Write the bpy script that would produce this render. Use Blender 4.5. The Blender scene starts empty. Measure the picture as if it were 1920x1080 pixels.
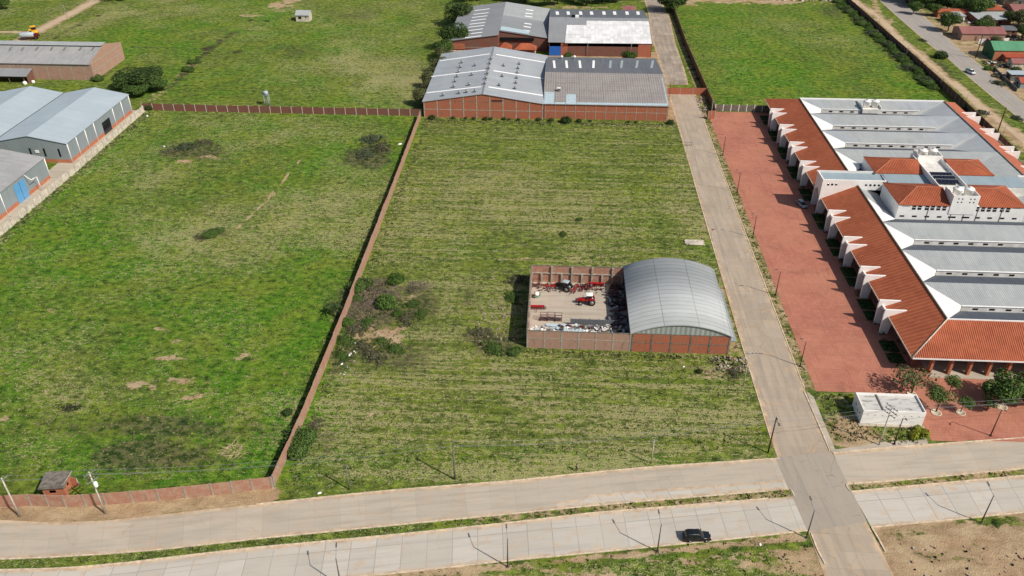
import bpy, math, random
import numpy as np
from mathutils import Vector, Matrix
R = math.radians
PI = math.pi
S = bpy.context.scene
# ------------------------------------------------------------------ camera
CAM_H = 115.0
PIT = R(33.46)
YAW = R(3.16)
FPX = 1527.0
cd = bpy.data.cameras.new('camera')
cam = bpy.data.objects.new('camera', cd)
S.collection.objects.link(cam)
cam.location = (0, 0, CAM_H)
cam.rotation_euler = (PI/2 - PIT, 0, YAW)
cd.sensor_width = 36
cd.lens = FPX/1920*36
cd.clip_start = 1
cd.clip_end = 9000
S.camera = cam
# ------------------------------------------------------------------ sky and sun
SUN_EL, SHADOW_AZ = 44.0, 148.5         # shadows fall towards -x +y
saz = R(SHADOW_AZ + 180)
sdir = Vector((math.cos(saz)*math.cos(R(SUN_EL)), math.sin(saz)*math.cos(R(SUN_EL)), math.sin(R(SUN_EL))))
W = bpy.data.worlds.new('World')
S.world = W
W.use_nodes = True
wn = W.node_tree
sky = wn.nodes.new('ShaderNodeTexSky')
sky.sky_type = 'NISHITA'
sky.sun_disc = False
sky.sun_elevation = R(SUN_EL)
sky.sun_rotation = math.atan2(sdir.x, sdir.y)
sky.dust_density = 2.0
sky.air_density = 1.0
wn.links.new(sky.outputs[0], wn.nodes['Background'].inputs[0])
wn.nodes['Background'].inputs[1].default_value = 0.085
sl = bpy.data.lights.new('sun', 'SUN')
sl.energy = 4.5
sl.angle = R(0.6)
sl.color = (1, .93, .84)
so = bpy.data.objects.new('sun', sl)
S.collection.objects.link(so)
so.location = (100, -100, 200)
so.rotation_euler = sdir.to_track_quat('Z', 'Y').to_euler()
S.view_settings.view_transform = 'Standard'
S.view_settings.look = 'None'
S.view_settings.gamma = 1
S.view_settings.exposure = 0.0
# ------------------------------------------------------------------ photo pixel -> point on a level plane / other plane
_cy, _sy = math.cos(YAW), math.sin(YAW)
def _rot(v): return Vector((_cy*v[0]-_sy*v[1], _sy*v[0]+_cy*v[1], v[2]))
_rt = _rot((1, 0, 0)); _fw = _rot((0, math.cos(PIT), -math.sin(PIT))); _up = _rot((0, math.sin(PIT), math.cos(PIT)))
def ray(x, y): return _fw + _rt*((x-960)/FPX) + _up*((540-y)/FPX)
def g(x, y, z=0.0):
    d = ray(x, y); t = (z-CAM_H)/d.z
    return (d.x*t, d.y*t)
def g3(x, y, z=0.0):
    a = g(x, y, z); return Vector((a[0], a[1], z))
def onpl(x, y, p0, n):
    d = ray(x, y); o = Vector((0, 0, CAM_H)); n = Vector(n)
    return o + d*((Vector(p0)-o).dot(n)/d.dot(n))
# ------------------------------------------------------------------ object helpers
ORG = {}
def tag(o, label=None, cat=None, group=None, kind=None):
    if label: o['label'] = label
    if cat: o['category'] = cat
    if group: o['group'] = group
    if kind: o['kind'] = kind
    return o
def thing(name, label, cat, loc=(0, 0, 0), group=None):
    o = bpy.data.objects.new(name, None)
    S.collection.objects.link(o)
    o.location = loc
    o.empty_display_size = .2
    ORG[o.name] = Vector(loc)
    return tag(o, label, cat, group)
def _copytree(o, parent):
    c = o.copy(); S.collection.objects.link(c)
    c.parent = parent
    for ch in o.children: _copytree(ch, c)
    return c
def dup(root, loc, rz=0, label=None, sc=None):
    c = root.copy(); S.collection.objects.link(c)
    c.location = loc
    c.rotation_euler = (root.rotation_euler[0], root.rotation_euler[1], rz)
    if sc is not None: c.scale = (sc, sc, sc) if isinstance(sc, (int, float)) else sc
    if label: c['label'] = label
    for ch in list(root.children): _copytree(ch, c)
    return c
def place(root, loc, rz=0, sc=None):
    root.location = loc; root.rotation_euler[2] = rz
    if sc is not None: root.scale = (sc, sc, sc) if isinstance(sc, (int, float)) else sc
class MB:
    def __init__(s): s.v = []; s.f = []; s.mi = []; s.uv = None; s.sm = []
    def add(s, vs, fs, mi=0, sm=False):
        b = len(s.v); s.v += [tuple(p) for p in vs]
        for f in fs: s.f.append(tuple(b+i for i in f)); s.mi.append(mi); s.sm.append(sm)
        return s
    def face(s, *pts, mi=0): return s.add(pts, [tuple(range(len(pts)))], mi)
    def box(s, x0, x1, y0, y1, z0, z1, mi=0):
        if x0 > x1: x0, x1 = x1, x0
        if y0 > y1: y0, y1 = y1, y0
        return s.add([(x0,y0,z0),(x1,y0,z0),(x1,y1,z0),(x0,y1,z0),(x0,y0,z1),(x1,y0,z1),(x1,y1,z1),(x0,y1,z1)],
                     [(3,2,1,0),(4,5,6,7),(0,1,5,4),(1,2,6,5),(2,3,7,6),(3,0,4,7)], mi)
    def cbox(s, c, d, rz=0, mi=0):
        a, b = math.cos(rz), math.sin(rz); P = []
        for z in (-.5, .5):
            for x, y in ((-.5,-.5),(.5,-.5),(.5,.5),(-.5,.5)):
                X, Y = x*d[0], y*d[1]
                P.append((c[0]+a*X-b*Y, c[1]+b*X+a*Y, c[2]+z*d[2]))
        return s.add(P, [(3,2,1,0),(4,5,6,7),(0,1,5,4),(1,2,6,5),(2,3,7,6),(3,0,4,7)], mi)
    def prism(s, pts, off, mi=0, mcap=None):
        off = Vector(off); A = [Vector(p) for p in pts]; n = len(A)
        nn = Vector((0, 0, 0))
        for i in range(n): nn += A[i].cross(A[(i+1) % n])
        if nn.dot(off) > 0: A.reverse()
        B = [p+off for p in A]
        s.add(A+B, [tuple(range(n))], mi if mcap is None else mcap)
        b = len(s.v)-2*n
        s.f.append(tuple(b+n+i for i in reversed(range(n)))); s.mi.append(mi); s.sm.append(False)
        for i in range(n):
            j = (i+1) % n
            s.f.append((b+j, b+i, b+n+i, b+n+j)); s.mi.append(mi); s.sm.append(False)
        return s
    def slab(s, pts, t=.15, mi=0):           # roof sheet: top face given, thickness downwards
        return s.prism(pts, (0, 0, -t), mi)
    def tube(s, p0, p1, r0, r1=None, n=8, mi=0, caps=True):
        p0, p1 = Vector(p0), Vector(p1); r1 = r0 if r1 is None else r1
        d = (p1-p0).normalized(); a = d.orthogonal().normalized(); b = d.cross(a)
        P = []
        for p, r in ((p0, r0), (p1, r1)):
            for i in range(n):
                t = 2*PI*i/n; P.append(p+a*(r*math.cos(t))+b*(r*math.sin(t)))
        F = [(i, (i+1) % n, n+(i+1) % n, n+i) for i in range(n)]
        s.add(P, F, mi, n > 5)
        if caps:
            k = len(s.v)-2*n
            s.f += [tuple(k+i for i in reversed(range(n))), tuple(k+n+i for i in range(n))]; s.mi += [mi, mi]; s.sm += [False, False]
        return s
    def path(s, pts, r, n=5, mi=0):
        for a, b in zip(pts, pts[1:]): s.tube(a, b, r, r, n, mi)
        return s
    def lathe(s, c, prof, n=16, mi=0, axis='z'):
        P = []; m = len(prof)
        for (r, h) in prof:
            for i in range(n):
                t = 2*PI*i/n
                if axis == 'z': P.append((c[0]+r*math.cos(t), c[1]+r*math.sin(t), c[2]+h))
                elif axis == 'y': P.append((c[0]+r*math.cos(t), c[1]+h, c[2]-r*math.sin(t)))
                else: P.append((c[0]+h, c[1]+r*math.cos(t), c[2]+r*math.sin(t)))
        F = []
        for k in range(m-1):
            for i in range(n):
                j = (i+1) % n; F.append((k*n+i, k*n+j, (k+1)*n+j, (k+1)*n+i))
        F.append(tuple(reversed(range(n)))); F.append(tuple((m-1)*n+i for i in range(n)))
        return s.add(P, F, mi, True)
    def hip(s, x0, x1, y0, y1, z0, z1, d=None, t=.15, mi=0, ov=0):
        x0 -= ov; x1 += ov; y0 -= ov; y1 += ov
        if (x1-x0) >= (y1-y0):
            d = (y1-y0)/2 if d is None else d; ym = (y0+y1)/2
            a, b = Vector((x0+d, ym, z1)), Vector((x1-d, ym, z1))
        else:
            d = (x1-x0)/2 if d is None else d; xm = (x0+x1)/2
            a, b = Vector((xm, y0+d, z1)), Vector((xm, y1-d, z1))
        c = [Vector((x0,y0,z0)), Vector((x1,y0,z0)), Vector((x1,y1,z0)), Vector((x0,y1,z0))]
        lo = [p-Vector((0,0,t)) for p in c]
        if (x1-x0) >= (y1-y0): F = [(0,1,5,4),(1,2,5),(2,3,4,5),(3,0,4)]
        else: F = [(0,1,4),(1,2,5,4),(2,3,5),(3,0,4,5)]
        s.add(c+[a,b]+lo, F+[(9,8,7,6),(0,6,7,1),(1,7,8,2),(2,8,9,3),(3,9,6,0)], mi)
        return s
    def build(s, name, mats, parent=None, label=None):
        me = bpy.data.meshes.new(name)
        o0 = Vector((0, 0, 0))
        if parent is not None:
            o0 = ORG.get(parent.name, Vector((0, 0, 0)))
        V = [(x-o0.x, y-o0.y, z-o0.z) for x, y, z in s.v] if o0.length > 0 else s.v
        me.from_pydata(V, [], s.f)
        if not isinstance(mats, (list, tuple)): mats = [mats]
        for m in mats: me.materials.append(m)
        me.polygons.foreach_set('material_index', s.mi)
        me.polygons.foreach_set('use_smooth', s.sm)
        ul = me.uv_layers.new(name='UVMap')
        if s.uv is not None:
            ul.data.foreach_set('uv', [c for f in s.f for i in f for c in s.uv[i]])
        else:
            co = s.v; out = []
            for f in s.f:
                nn = Vector((0, 0, 0)); P = [Vector(co[i]) for i in f]
                for i in range(len(P)): nn += (P[i]-P[0]).cross(P[(i+1) % len(P)]-P[0])
                if nn.length < 1e-9: nn = Vector((0, 0, 1))
                nn.normalize()
                if abs(nn.z) > .995: U, T = Vector((1, 0, 0)), Vector((0, 1, 0))
                else:
                    U = Vector((0, 0, 1)).cross(nn).normalized(); T = nn.cross(U)
                for p in P: out += [p.dot(U), p.dot(T)]
            ul.data.foreach_set('uv', out)
        me.update()
        ob = bpy.data.objects.new(name, me)
        S.collection.objects.link(ob)
        if parent is not None:
            ob.parent = parent; ORG[ob.name] = o0
        if label: ob['label'] = label
        return ob
def struct(name, mb, m): 
    o = mb.build(name, m); o['kind'] = 'structure'; return o
# ------------------------------------------------------------------ material helpers
def L(c, k=1.0):
    f = lambda u: (u/12.92 if u <= .04045 else ((u+.055)/1.055)**2.4)
    return tuple(f(x/255)*k for x in c)+(1,)
class NT:
    def __init__(s, name, rough=.85, spec=.3, metal=0):
        s.m = bpy.data.materials.new(name); s.m.use_nodes = True
        s.t = s.m.node_tree; s.b = s.t.nodes['Principled BSDF']
        s.b.inputs['Roughness'].default_value = rough
        s.b.inputs['Specular IOR Level'].default_value = spec
        s.b.inputs['Metallic'].default_value = metal
        s.obj = None
    def n(s, typ, **kw):
        nd = s.t.nodes.new('ShaderNode'+typ)
        for k, v in kw.items():
            if k in ('op', 'operation'): nd.operation = v
            elif k == 'blend': nd.blend_type = v
            elif hasattr(nd, k) and not k[0].isupper(): setattr(nd, k, v)
            else:
                s.set(nd, k, v)
        return nd
    def set(s, nd, k, v):
        i = nd.inputs[int(k[1:])] if (k[0] == '_' ) else nd.inputs[k.replace('_', ' ')]
        if hasattr(v, 'node'): s.t.links.new(v, i)
        elif hasattr(v, 'outputs'): s.t.links.new(v.outputs[0], i)
        else: i.default_value = v
    def uv(s):
        if not hasattr(s, '_uv'):
            a = s.n('UVMap'); s._uv = a.outputs[0]
        return s._uv
    def wp(s):
        if not hasattr(s, '_wp'):
            s._wp = s.n('NewGeometry').outputs['Position']
        return s._wp
    def oc(s):
        if not hasattr(s, '_oc'): s._oc = s.n('TexCoord').outputs['Object']
        return s._oc
    def mapv(s, vec, sc): return s.n('Mapping', Vector=vec, Scale=sc).outputs[0]
    def noise(s, vec, scale, detail=4, rough=.55, dist=0):
        return s.n('TexNoise', Vector=vec, Scale=scale, Detail=detail, Roughness=rough, Distortion=dist).outputs[0]
    def ramp(s, fac, a, b):     # smooth 0..1
        return s.n('MapRange', interpolation_type='SMOOTHSTEP', Value=fac, From_Min=a, From_Max=b).outputs[0]
    def math(s, op, a, b=0.0, c=None):
        nd = s.n('Math', op=op); s.set(nd, '_0', a); s.set(nd, '_1', b)
        if c is not None: s.set(nd, '_2', c)
        return nd.outputs[0]
    def mix(s, f, a, b, blend='MIX'):
        nd = s.t.nodes.new('ShaderNodeMix'); nd.data_type = 'RGBA'; nd.blend_type = blend
        s.set(nd, '_0', f); s.set(nd, '_6', a); s.set(nd, '_7', b)
        return nd.outputs[2]
    def col(s, c): s.set(s.b, 'Base Color', c); return s
    def bump(s, h, st=.3, dist=.05):
        nd = s.n('Bump', Strength=st, Distance=dist, Height=h)
        s.set(s.b, 'Normal', nd.outputs[0]); return s
def plain(name, c, rough=.6, spec=.4, metal=0, var=.12, sc=2.0):
    t = NT(name, rough, spec, metal)
    nz = t.noise(t.oc(), sc, 4)
    c = tuple(c)
    d = tuple(x*(1-var*2) for x in c[:3])+(1,); e = tuple(min(1, x*(1+var)) for x in c[:3])+(1,)
    t.col(t.mix(t.ramp(nz, .3, .7), d, e)); return t.m
def brickm(name, c, c2, stain, bands=True):
    t = NT(name, .9, .15)
    b = t.n('TexBrick', Vector=t.uv(), Color1=c, Color2=c2, Mortar=tuple(x*.8+.05 for x in c[:3])+(1,), Scale=1.0)
    b.inputs['Brick Width'].default_value = .28; b.inputs['Row Height'].default_value = .17; b.inputs['Mortar Size'].default_value = .012
    b.offset = .5
    n1 = t.noise(t.wp(), .7, 6, .65); n2 = t.noise(t.mapv(t.wp(), (1, 1, .25)), 1.6, 5, .7)
    k = t.mix(t.ramp(n1, .42, .68), b.outputs[0], stain)
    k = t.mix(t.math('MULTIPLY', t.ramp(n2, .55, .75), .55), k, tuple(x*.4 for x in stain[:3])+(1,))
    t.col(k); t.bump(b.outputs[1], .3, .02); return t.m
def roofm(name, c, c2, rib=.25, ribs=.35, sw=1.1, sh=3.0, seam=.45, rough=.45, spec=.4, metal=0, stain=None, st_amt=.3, seamw=.03, coursem=0):
    t = NT(name, rough, spec, metal)
    uv = t.uv()
    b = t.n('TexBrick', Vector=uv, Color1=c, Color2=c2, Mortar=tuple(x*seam for x in c[:3])+(1,), Scale=1.0)
    b.inputs['Brick Width'].default_value = sw; b.inputs['Row Height'].default_value = sh; b.inputs['Mortar Size'].default_value = seamw; b.inputs['Mortar Smooth'].default_value = .3
    b.offset = 0.0
    sp = t.n('SeparateXYZ', Vector=uv)
    w = t.math('SINE', t.math('MULTIPLY', sp.outputs[0], 2*PI/rib))
    w01 = t.math('MULTIPLY_ADD', w, .5, .5)
    k = t.mix(t.math('MULTIPLY', w01, ribs), b.outputs[0], (0, 0, 0, 1))
    if coursem:
        w2 = t.math('SINE', t.math('MULTIPLY', sp.outputs[1], 2*PI/coursem))
        k = t.mix(t.math('MULTIPLY', t.ramp(w2, .5, 1.0), .35), k, tuple(x*.35 for x in c[:3])+(1,))
    n1 = t.noise(t.mapv(uv, (1, .25, 1)), .8, 6, .65)
    n0 = t.noise(uv, .09, 3, .6)
    stain = stain or tuple(x*.55 for x in c[:3])+(1,)
    k = t.mix(t.math('MULTIPLY', t.ramp(n1, .45, .8), st_amt), k, stain)
    k = t.mix(t.math('MULTIPLY', t.ramp(n0, .4, .7), .25), k, tuple(min(1, x*1.25) for x in c[:3])+(1,))
    t.col(k); t.bump(w01, .35, rib*.2)
    return t.m
def paint(name, c, rough=.3): return plain(name, c, rough, .5, 0, .04, 1)
M = {}
M['brick'] = brickm('brick_red', L((178,104,78)), L((160,90,65)), L((158,108,84)))
M['brick_pale'] = brickm('brick_pale', L((178,142,124)), L((166,130,112)), L((160,132,114)))
M['brick_wall'] = brickm('brick_boundary', L((176,130,108)), L((158,112,92)), L((172,146,124)))
M['brick_dark'] = brickm('dark_brick', L((130,80,66)), L((112,70,58)), L((110,92,80)))
M['brick_orange'] = brickm('brick_orange', L((188,118,86)), L((172,102,74)), L((180,126,98)))
M['conc'] = plain('concrete_trim', L((168,160,146)), .9, .2, 0, .15, 1.5)
M['conc_dark'] = plain('concrete_weathered', L((120,114,104)), .9, .2, 0, .2, 1.5)
M['white'] = plain('white_paint', L((240,238,233)), .6, .3, 0, .035, .6)
M['sheet_teal'] = roofm('blue_grey_sheet_roof', L((150,166,172)), L((142,159,166)), .5, .06, 1.0, 20, .85, .6, .25, st_amt=.2, seamw=.03)
M['white_dirty'] = plain('white_dirty', L((218,215,208)), .8, .2, 0, .1, .5)
M['cream'] = plain('cream_wall', L((205,195,178)), .85, .2, 0, .14, .8)
M['glass'] = plain('dark_glass', (.012,.016,.02,1), .08, .6, 0, .1)
M['dark'] = plain('dark_void', (.012,.012,.013,1), .9, .1)
M['black'] = plain('black_plastic', (.02,.02,.022,1), .5, .4)
M['rubber'] = plain('tyre_rubber', (.018,.018,.018,1), .85, .2)
M['steel'] = plain('galvanised_steel', L((150,152,152)), .45, .5, .3)
M['steel_dark'] = plain('dark_steel', L((92,88,84)), .6, .4, .1)
M['wood'] = plain('old_wood', L((120,98,78)), .9, .1, 0, .25, 2)
M['pole_conc'] = plain('pole_concrete', L((188,182,170)), .85, .2, 0, .15, 1)
M['pole_wood'] = plain('pole_wood', L((84,66,54)), .9, .1, 0, .2, 1)
M['tile'] = roofm('terracotta_tiles', L((194,110,78)), L((178,98,69)), .46, .8, 1.1, 1.1, .85, .8, .15, stain=L((150,70,48)), st_amt=.35, seamw=.02)
M['tile_w'] = roofm('terracotta_tiles_courses', L((188,107,74)), L((172,95,66)), 1.2, .12, 1.1, 1.1, .85, .8, .15, stain=L((150,72,50)), st_amt=.4, seamw=.02, coursem=.52)
M['tile_e'] = roofm('terracotta_tiles_east', L((180,108,84)), L((168,98,76)), .46, .25, 1.1, 1.1, .9, .8, .15, stain=L((160,80,58)), st_amt=.3, seamw=.02)
M['sheet'] = roofm('grey_sheet_roof', L((170,174,173)), L((160,165,165)), .5, .10, 1.0, 2.9, .8, .7, .18, st_amt=.3, seamw=.05)
M['sheet_light'] = roofm('pale_blue_sheet_roof', L((172,184,190)), L((166,179,186)), .5, .05, 1.0, 40, .94, .5, .4, st_amt=.12, seamw=.02)
M['sheet_metal'] = roofm('light_sheet_roof', L((170,175,178)), L((160,166,170)), .5, .08, 1.0, 7.2, .78, .5, .4, st_amt=.25, seamw=.05)
M['sheet_shaded'] = roofm('shaded_north_slope_sheet', L((98,104,112)), L((92,98,106)), .5, .1, 1.0, 9, .85, .9, .05, st_amt=.2, seamw=.03)  # darker copy of the grey sheet: north slope shade put into the colour
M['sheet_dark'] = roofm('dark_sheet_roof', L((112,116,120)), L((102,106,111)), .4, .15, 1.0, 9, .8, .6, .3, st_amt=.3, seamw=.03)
M['sheet_mid'] = roofm('mid_sheet_roof', L((146,148,150)), L((138,141,143)), .4, .1, 1.0, 12, .85, .6, .3, st_amt=.25, seamw=.03)
M['fibro'] = roofm('fibrocement_roof', L((150,145,141)), L((142,137,134)), .9, .03, 9, 1.5, .55, .9, .15, stain=L((112,100,92)), st_amt=.5, seamw=.08)
M['fibro_pale'] = roofm('pale_fibrocement_roof', L((164,164,162)), L((150,152,152)), .5, .12, 1.1, 3.6, .7, .85, .2, stain=L((132,130,126)), st_amt=.45, seamw=.05)
M['sheet_white'] = roofm('patched_white_roof', L((242,242,240)), L((214,215,214)), .6, .14, 1.7, 2.6, .6, .6, .3, stain=L((160,158,154)), st_amt=.4, seamw=.04)
M['sheet_blue'] = plain('pale_blue_sheet', L((176,194,200)), .5, .4, 0, .06, .8)
M['sheet_red'] = roofm('faded_red_sheet', L((152,102,96)), L((140,92,88)), .5, .12, 1.0, 6, .85, .6, .3)
M['sheet_red2'] = roofm('red_sheet', L((170,84,62)), L((158,76,56)), .5, .12, 1.0, 6, .85, .6, .3)
M['sheet_green'] = roofm('green_sheet', L((92,150,114)), L((84,140,106)), .5, .1, 1.0, 6, .85, .5, .3)
M['green_wall'] = plain('green_wall', L((30,98,66)), .6, .3)
M['wall_blue'] = roofm('grey_blue_cladding', L((140,150,152)), L((134,144,147)), .6, .1, 1.0, 30, .9, .6, .3, st_amt=.15)
M['wall_fill'] = roofm('greenish_cladding', L((160,166,162)), L((150,157,153)), 1.1, .08, 1.0, 30, .9, .6, .3, st_amt=.3)
M['arch'] = roofm('arched_sheet_roof', L((180,184,183)), L((170,175,174)), 30, .03, 1.6, 7.8, .55, .95, .04, st_amt=.3, seamw=.10)
M['skylight'] = plain('translucent_sheet', L((250,250,248)), .5, .4, 0, .02)
M['skylight_dull'] = plain('dull_translucent_sheet', L((160,172,172)), .5, .4, 0, .06)
M['blue_door'] = paint('blue_door_paint', L((96,158,205)))
M['blue_gate'] = paint('blue_gate_paint', L((38,104,190)))
M['solar'] = roofm('solar_cells', L((26,26,38)), L((22,22,33)), 1.0, .02, 1.05, .8, 2.2, .2, .6, st_amt=.05, seamw=.03)
M['red'] = paint('red_machine_paint', L((168,28,34)))
M['darkred'] = plain('dark_red_machine_paint', L((96,28,34)), .5, .4)
M['yellow'] = paint('yellow_machine_paint', L((240,172,20)))
M['bed'] = plain('planting_bed_grass', (.045,.075,.022,1), .95, .05, 0, .4, 1.5)
M['tank'] = plain('tank_plastic', L((236,234,228)), .5, .4, 0, .04)
M['bark'] = plain('bark', L((92,78,64)), .95, .1, 0, .25, 3)
M['bark_pale'] = plain('pale_dead_wood', L((176,158,134)), .95, .1, 0, .2, 3)
def leafm(name, a, b, tr=.25):
    t = NT(name, .7, .15)
    at = t.n('Attribute', attribute_name='lv')
    nz = t.noise(t.wp(), .9, 3)
    f = t.math('MULTIPLY_ADD', at.outputs['Fac'], .7, t.math('MULTIPLY', nz, .3))
    t.col(t.mix(t.ramp(f, .1, .9), a, b)); return t.m
M['leaf_dark'] = leafm('foliage_dark', (.018,.034,.010,1), (.060,.098,.024,1))
M['leaf_mid'] = leafm('foliage_mid', (.028,.060,.014,1), (.100,.160,.034,1))
M['leaf_bright'] = leafm('foliage_bright', (.032,.070,.012,1), (.10,.17,.03,1))
M['leaf_olive'] = leafm('foliage_olive', (.05,.06,.022,1), (.14,.15,.06,1))
M['leaf_yellow'] = leafm('foliage_yellow_green', (.12,.14,.015,1), (.32,.33,.03,1))
M['leaf_grey'] = leafm('foliage_grey', (.04,.055,.03,1), (.11,.13,.07,1))
M['tuft'] = leafm('grass_tufts', (.045,.075,.018,1), (.27,.27,.12,1))
M['weed_dry'] = leafm('dry_weeds', (.045,.06,.025,1), (.17,.15,.09,1))
# ------------------------------------------------------------------ ground
def _lat(seed, n=257):
    return np.random.RandomState(seed).rand(n, n)
def vnoise(x, y, sc, seed):
    T = _lat(seed); u = x/sc+1000.3; v = y/sc+1000.7
    i = np.floor(u).astype(int); j = np.floor(v).astype(int); a = u-i; b = v-j
    a = a*a*(3-2*a); b = b*b*(3-2*b); i %= 256; j %= 256
    return (T[i, j]*(1-a)+T[i+1, j]*a)*(1-b)+(T[i, j+1]*(1-a)+T[i+1, j+1]*a)*b
def fbm(x, y, sc, seed, o=4):
    r = 0; w = 1; t = 0
    for k in range(o):
        r = r+w*vnoise(x, y, sc/2**k, seed+k*7); t += w; w *= .55
    return r/t
xs = np.concatenate([np.linspace(-3200, -420, 12), np.arange(-400, -175, 4.), np.arange(-172, 110, 1.), np.arange(110, 260, 1.6), np.arange(260, 420, 5.), np.linspace(440, 3200, 12)])
ys = np.concatenate([np.linspace(-600, 30, 6), np.arange(40, 72, 4.), np.arange(72, 200, .8), np.arange(200, 330, 1.1), np.arange(330, 500, 1.8), np.arange(500, 700, 12.), np.linspace(720, 5200, 16)])
GX, GY = np.meshgrid(xs, ys, indexing='ij')
dry = np.zeros_like(GX); dirt = np.zeros_like(GX); lush = np.zeros_like(GX); rows = np.zeros_like(GX)
wob = (fbm(GX, GY, 9, 3)-.5); wob2 = (fbm(GX, GY, 3.2, 11)-.5)
wob3 = (fbm(GX*.6, GY, 1.4, 13, 3)-.5); big = fbm(GX, GY, 38, 21)-.5; med = fbm(GX, GY, 12, 31)-.5
def sst(v, a, b): t = np.clip((v-a)/(b-a), 0, 1); return t*t*(3-2*t)
def ell(px, py, rx, ry, soft=1.0, w2=.5):
    cx, cy = g(px, py); wx = (g(px+rx, py)[0]-g(px-rx, py)[0])/2; wy = (g(px, py-ry)[1]-g(px, py+ry)[1])/2
    d = np.sqrt(((GX-cx)/wx)**2+((GY-cy)/wy)**2)+wob*.9+wob2*w2+wob3*(w2*.9)
    return 1-sst(d, 1-.5*soft, 1+.35*soft)
def line(pts, w, soft=.5, wj=.6):
    P = [g(*p) for p in pts]; D = np.full_like(GX, 1e9)
    for (ax, ay), (bx, by) in zip(P, P[1:]):
        dx, dy = bx-ax, by-ay; t = np.clip(((GX-ax)*dx+(GY-ay)*dy)/(dx*dx+dy*dy), 0, 1)
        D = np.minimum(D, np.hypot(GX-ax-t*dx, GY-ay-t*dy))
    return 1-sst(D+wob2*wj, w-soft, w+soft)
def rect(x0, x1, y0, y1, s=1.0):
    return sst(GX+wob2*s, x0-s, x0+s)*(1-sst(GX+wob2*s, x1-s, x1+s))*sst(GY+wob2*s, y0-s, y0+s)*(1-sst(GY+wob2*s, y1-s, y1+s))
def mx(a, b): return np.maximum(a, b)
fL = rect(-156, -50, 104, 288.5); fM = rect(-49, 45, 107, 288); fFL = rect(-400, -50, 289, 700, 1.5)
fR = rect(60, 156, 300, 475); 
dry += .26*fL+.40*fM+.26*fFL+.14*fR
dry += (big*.9+med*.8)*(fL*1.0+fM*.6+fFL*.9+fR*.5)
lush += .5*fL+.10*fM+.30*fFL+.38*fR+.25*(1-mx(mx(fL, fM), mx(fFL, fR)))
lush += (-big*.6+(fbm(GX, GY, 16, 77)-.5)*.9)*(fL+fFL+.5*fM+.5*fR)
rows += fM*(.65+.9*(fbm(GX, GY, 30, 91)-.4))+.16*fL+.2*fFL
for e in [(420,430,170,60,.34),(330,490,110,50,.22),(660,360,90,60,.34),(640,470,80,60,.2),(100,650,140,70,.28),(240,735,210,38,.34),(560,250,90,30,.25),
          (700,120,120,60,.3),(760,160,90,40,.25),(120,870,90,30,.2),(470,640,130,70,.12),(900,330,150,60,.12),(1000,400,260,60,.22),(820,560,60,60,.1),
          (900,640,200,50,.15),(1180,740,260,60,.05),(850,730,200,50,.25),(960,820,260,50,.05),(1330,800,110,60,.25),(1500,60,90,40,.2),(1350,80,60,40,.1),(1640,110,60,50,.1),
          (470,150,90,40,.12),(580,110,80,30,.15),(300,20,120,20,.12),(1280,380,40,80,.2),(1390,760,50,60,.2),(680,800,120,50,.2),(1000,610,20,20,.2),(60,560,80,60,.25)]:
    dry += e[4]*ell(*e[:4], soft=1.6)
for e in [(140,470,150,60,.55),(170,300,110,60,.35),(380,640,150,60,.2),(560,670,120,110,.35),(470,780,180,60,.3),(300,870,260,45,.5),(600,300,50,30,.3),
          (620,60,160,40,.3),(470,30,130,30,.4),(80,100,60,30,.3),(250,90,130,25,.3),(1000,860,420,25,.35),(780,880,220,20,.3),(1010,300,160,40,.2),(1380,60,90,60,.3),(1450,150,130,40,.35),
          (560,790,60,60,.3),(1340,470,40,20,.3),(800,480,120,50,.1),(1700,150,60,60,.3),(900,470,150,20,.1)]:
    lush += e[4]*ell(*e[:4], soft=1.6)
for e in [(320,672,42,6,1),(350,714,60,8,.9),(255,722,34,14,.8),(285,722,20,16,.8),(365,744,17,6,1),(290,668,14,4,.8),(216,780,9,8,.9),(12,755,14,10,.9),(6,785,14,10,.9),(95,730,26,10,.6),
          (330,640,12,5,.7),(305,617,14,4,.7),(105,583,18,8,.6),(150,848,20,10,.7),(105,842,16,8,.6),(350,302,24,5,.8),(400,295,26,5,.7),(250,318,26,10,.55),(500,648,12,4,.8),(430,738,22,6,.6),(40,728,18,8,.5),
          (460,668,22,9,.6),(470,705,18,8,.5),(540,700,14,6,.6),(590,800,9,18,.6),(720,628,60,20,1.1),(690,545,26,12,.6),(780,548,20,10,.6),(660,655,16,14,.5),(690,600,30,20,.5),(760,560,22,14,.6),(920,600,26,16,.5),(880,640,22,8,.4),(910,650,22,10,.6),(860,700,14,6,.5),
          (1240,488,14,8,.7),(1270,478,14,10,.6),(1280,395,25,6,.5),(1270,330,18,6,.4),(1330,700,34,10,.7),(1240,668,16,5,.6),(1370,690,20,12,.6),(1300,690,40,10,.4),(1120,680,10,8,.5),(1370,735,14,8,.5),
          (690,780,8,6,.7),(790,800,6,5,.4),(870,640,10,6,.5),(950,290,26,8,.4),(780,285,14,6,.7),(1200,240,20,5,.4),(640,270,20,6,.2),(560,530,12,8,.4),(580,400,10,5,.4),(640,490,8,14,.4),(780,340,8,6,.3),
          (390,90,26,3,.5),(360,120,20,6,.6),(470,30,22,5,.7),(410,75,18,6,.5),(340,140,14,6,.5),(530,10,22,10,1.0),(520,8,16,8,1),(545,2,30,6,1),
          (1400,2,180,6,1),(1280,6,30,6,.8),(1090,14,60,3,.9),(1180,14,20,4,.6),(560,835,14,26,.4),(620,850,20,20,.3),
          (1180,880,30,4,.3),(1225,868,8,6,.6),(805,877,10,4,.9),(1400,840,40,20,.5),(1280,845,60,14,.25),(1410,760,20,40,.35),(1340,330,12,60,.3),(1320,430,14,60,.4)]:
    dirt = mx(dirt, e[4]*.9*ell(*e[:4], soft=2.0, w2=1.8))
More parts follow.
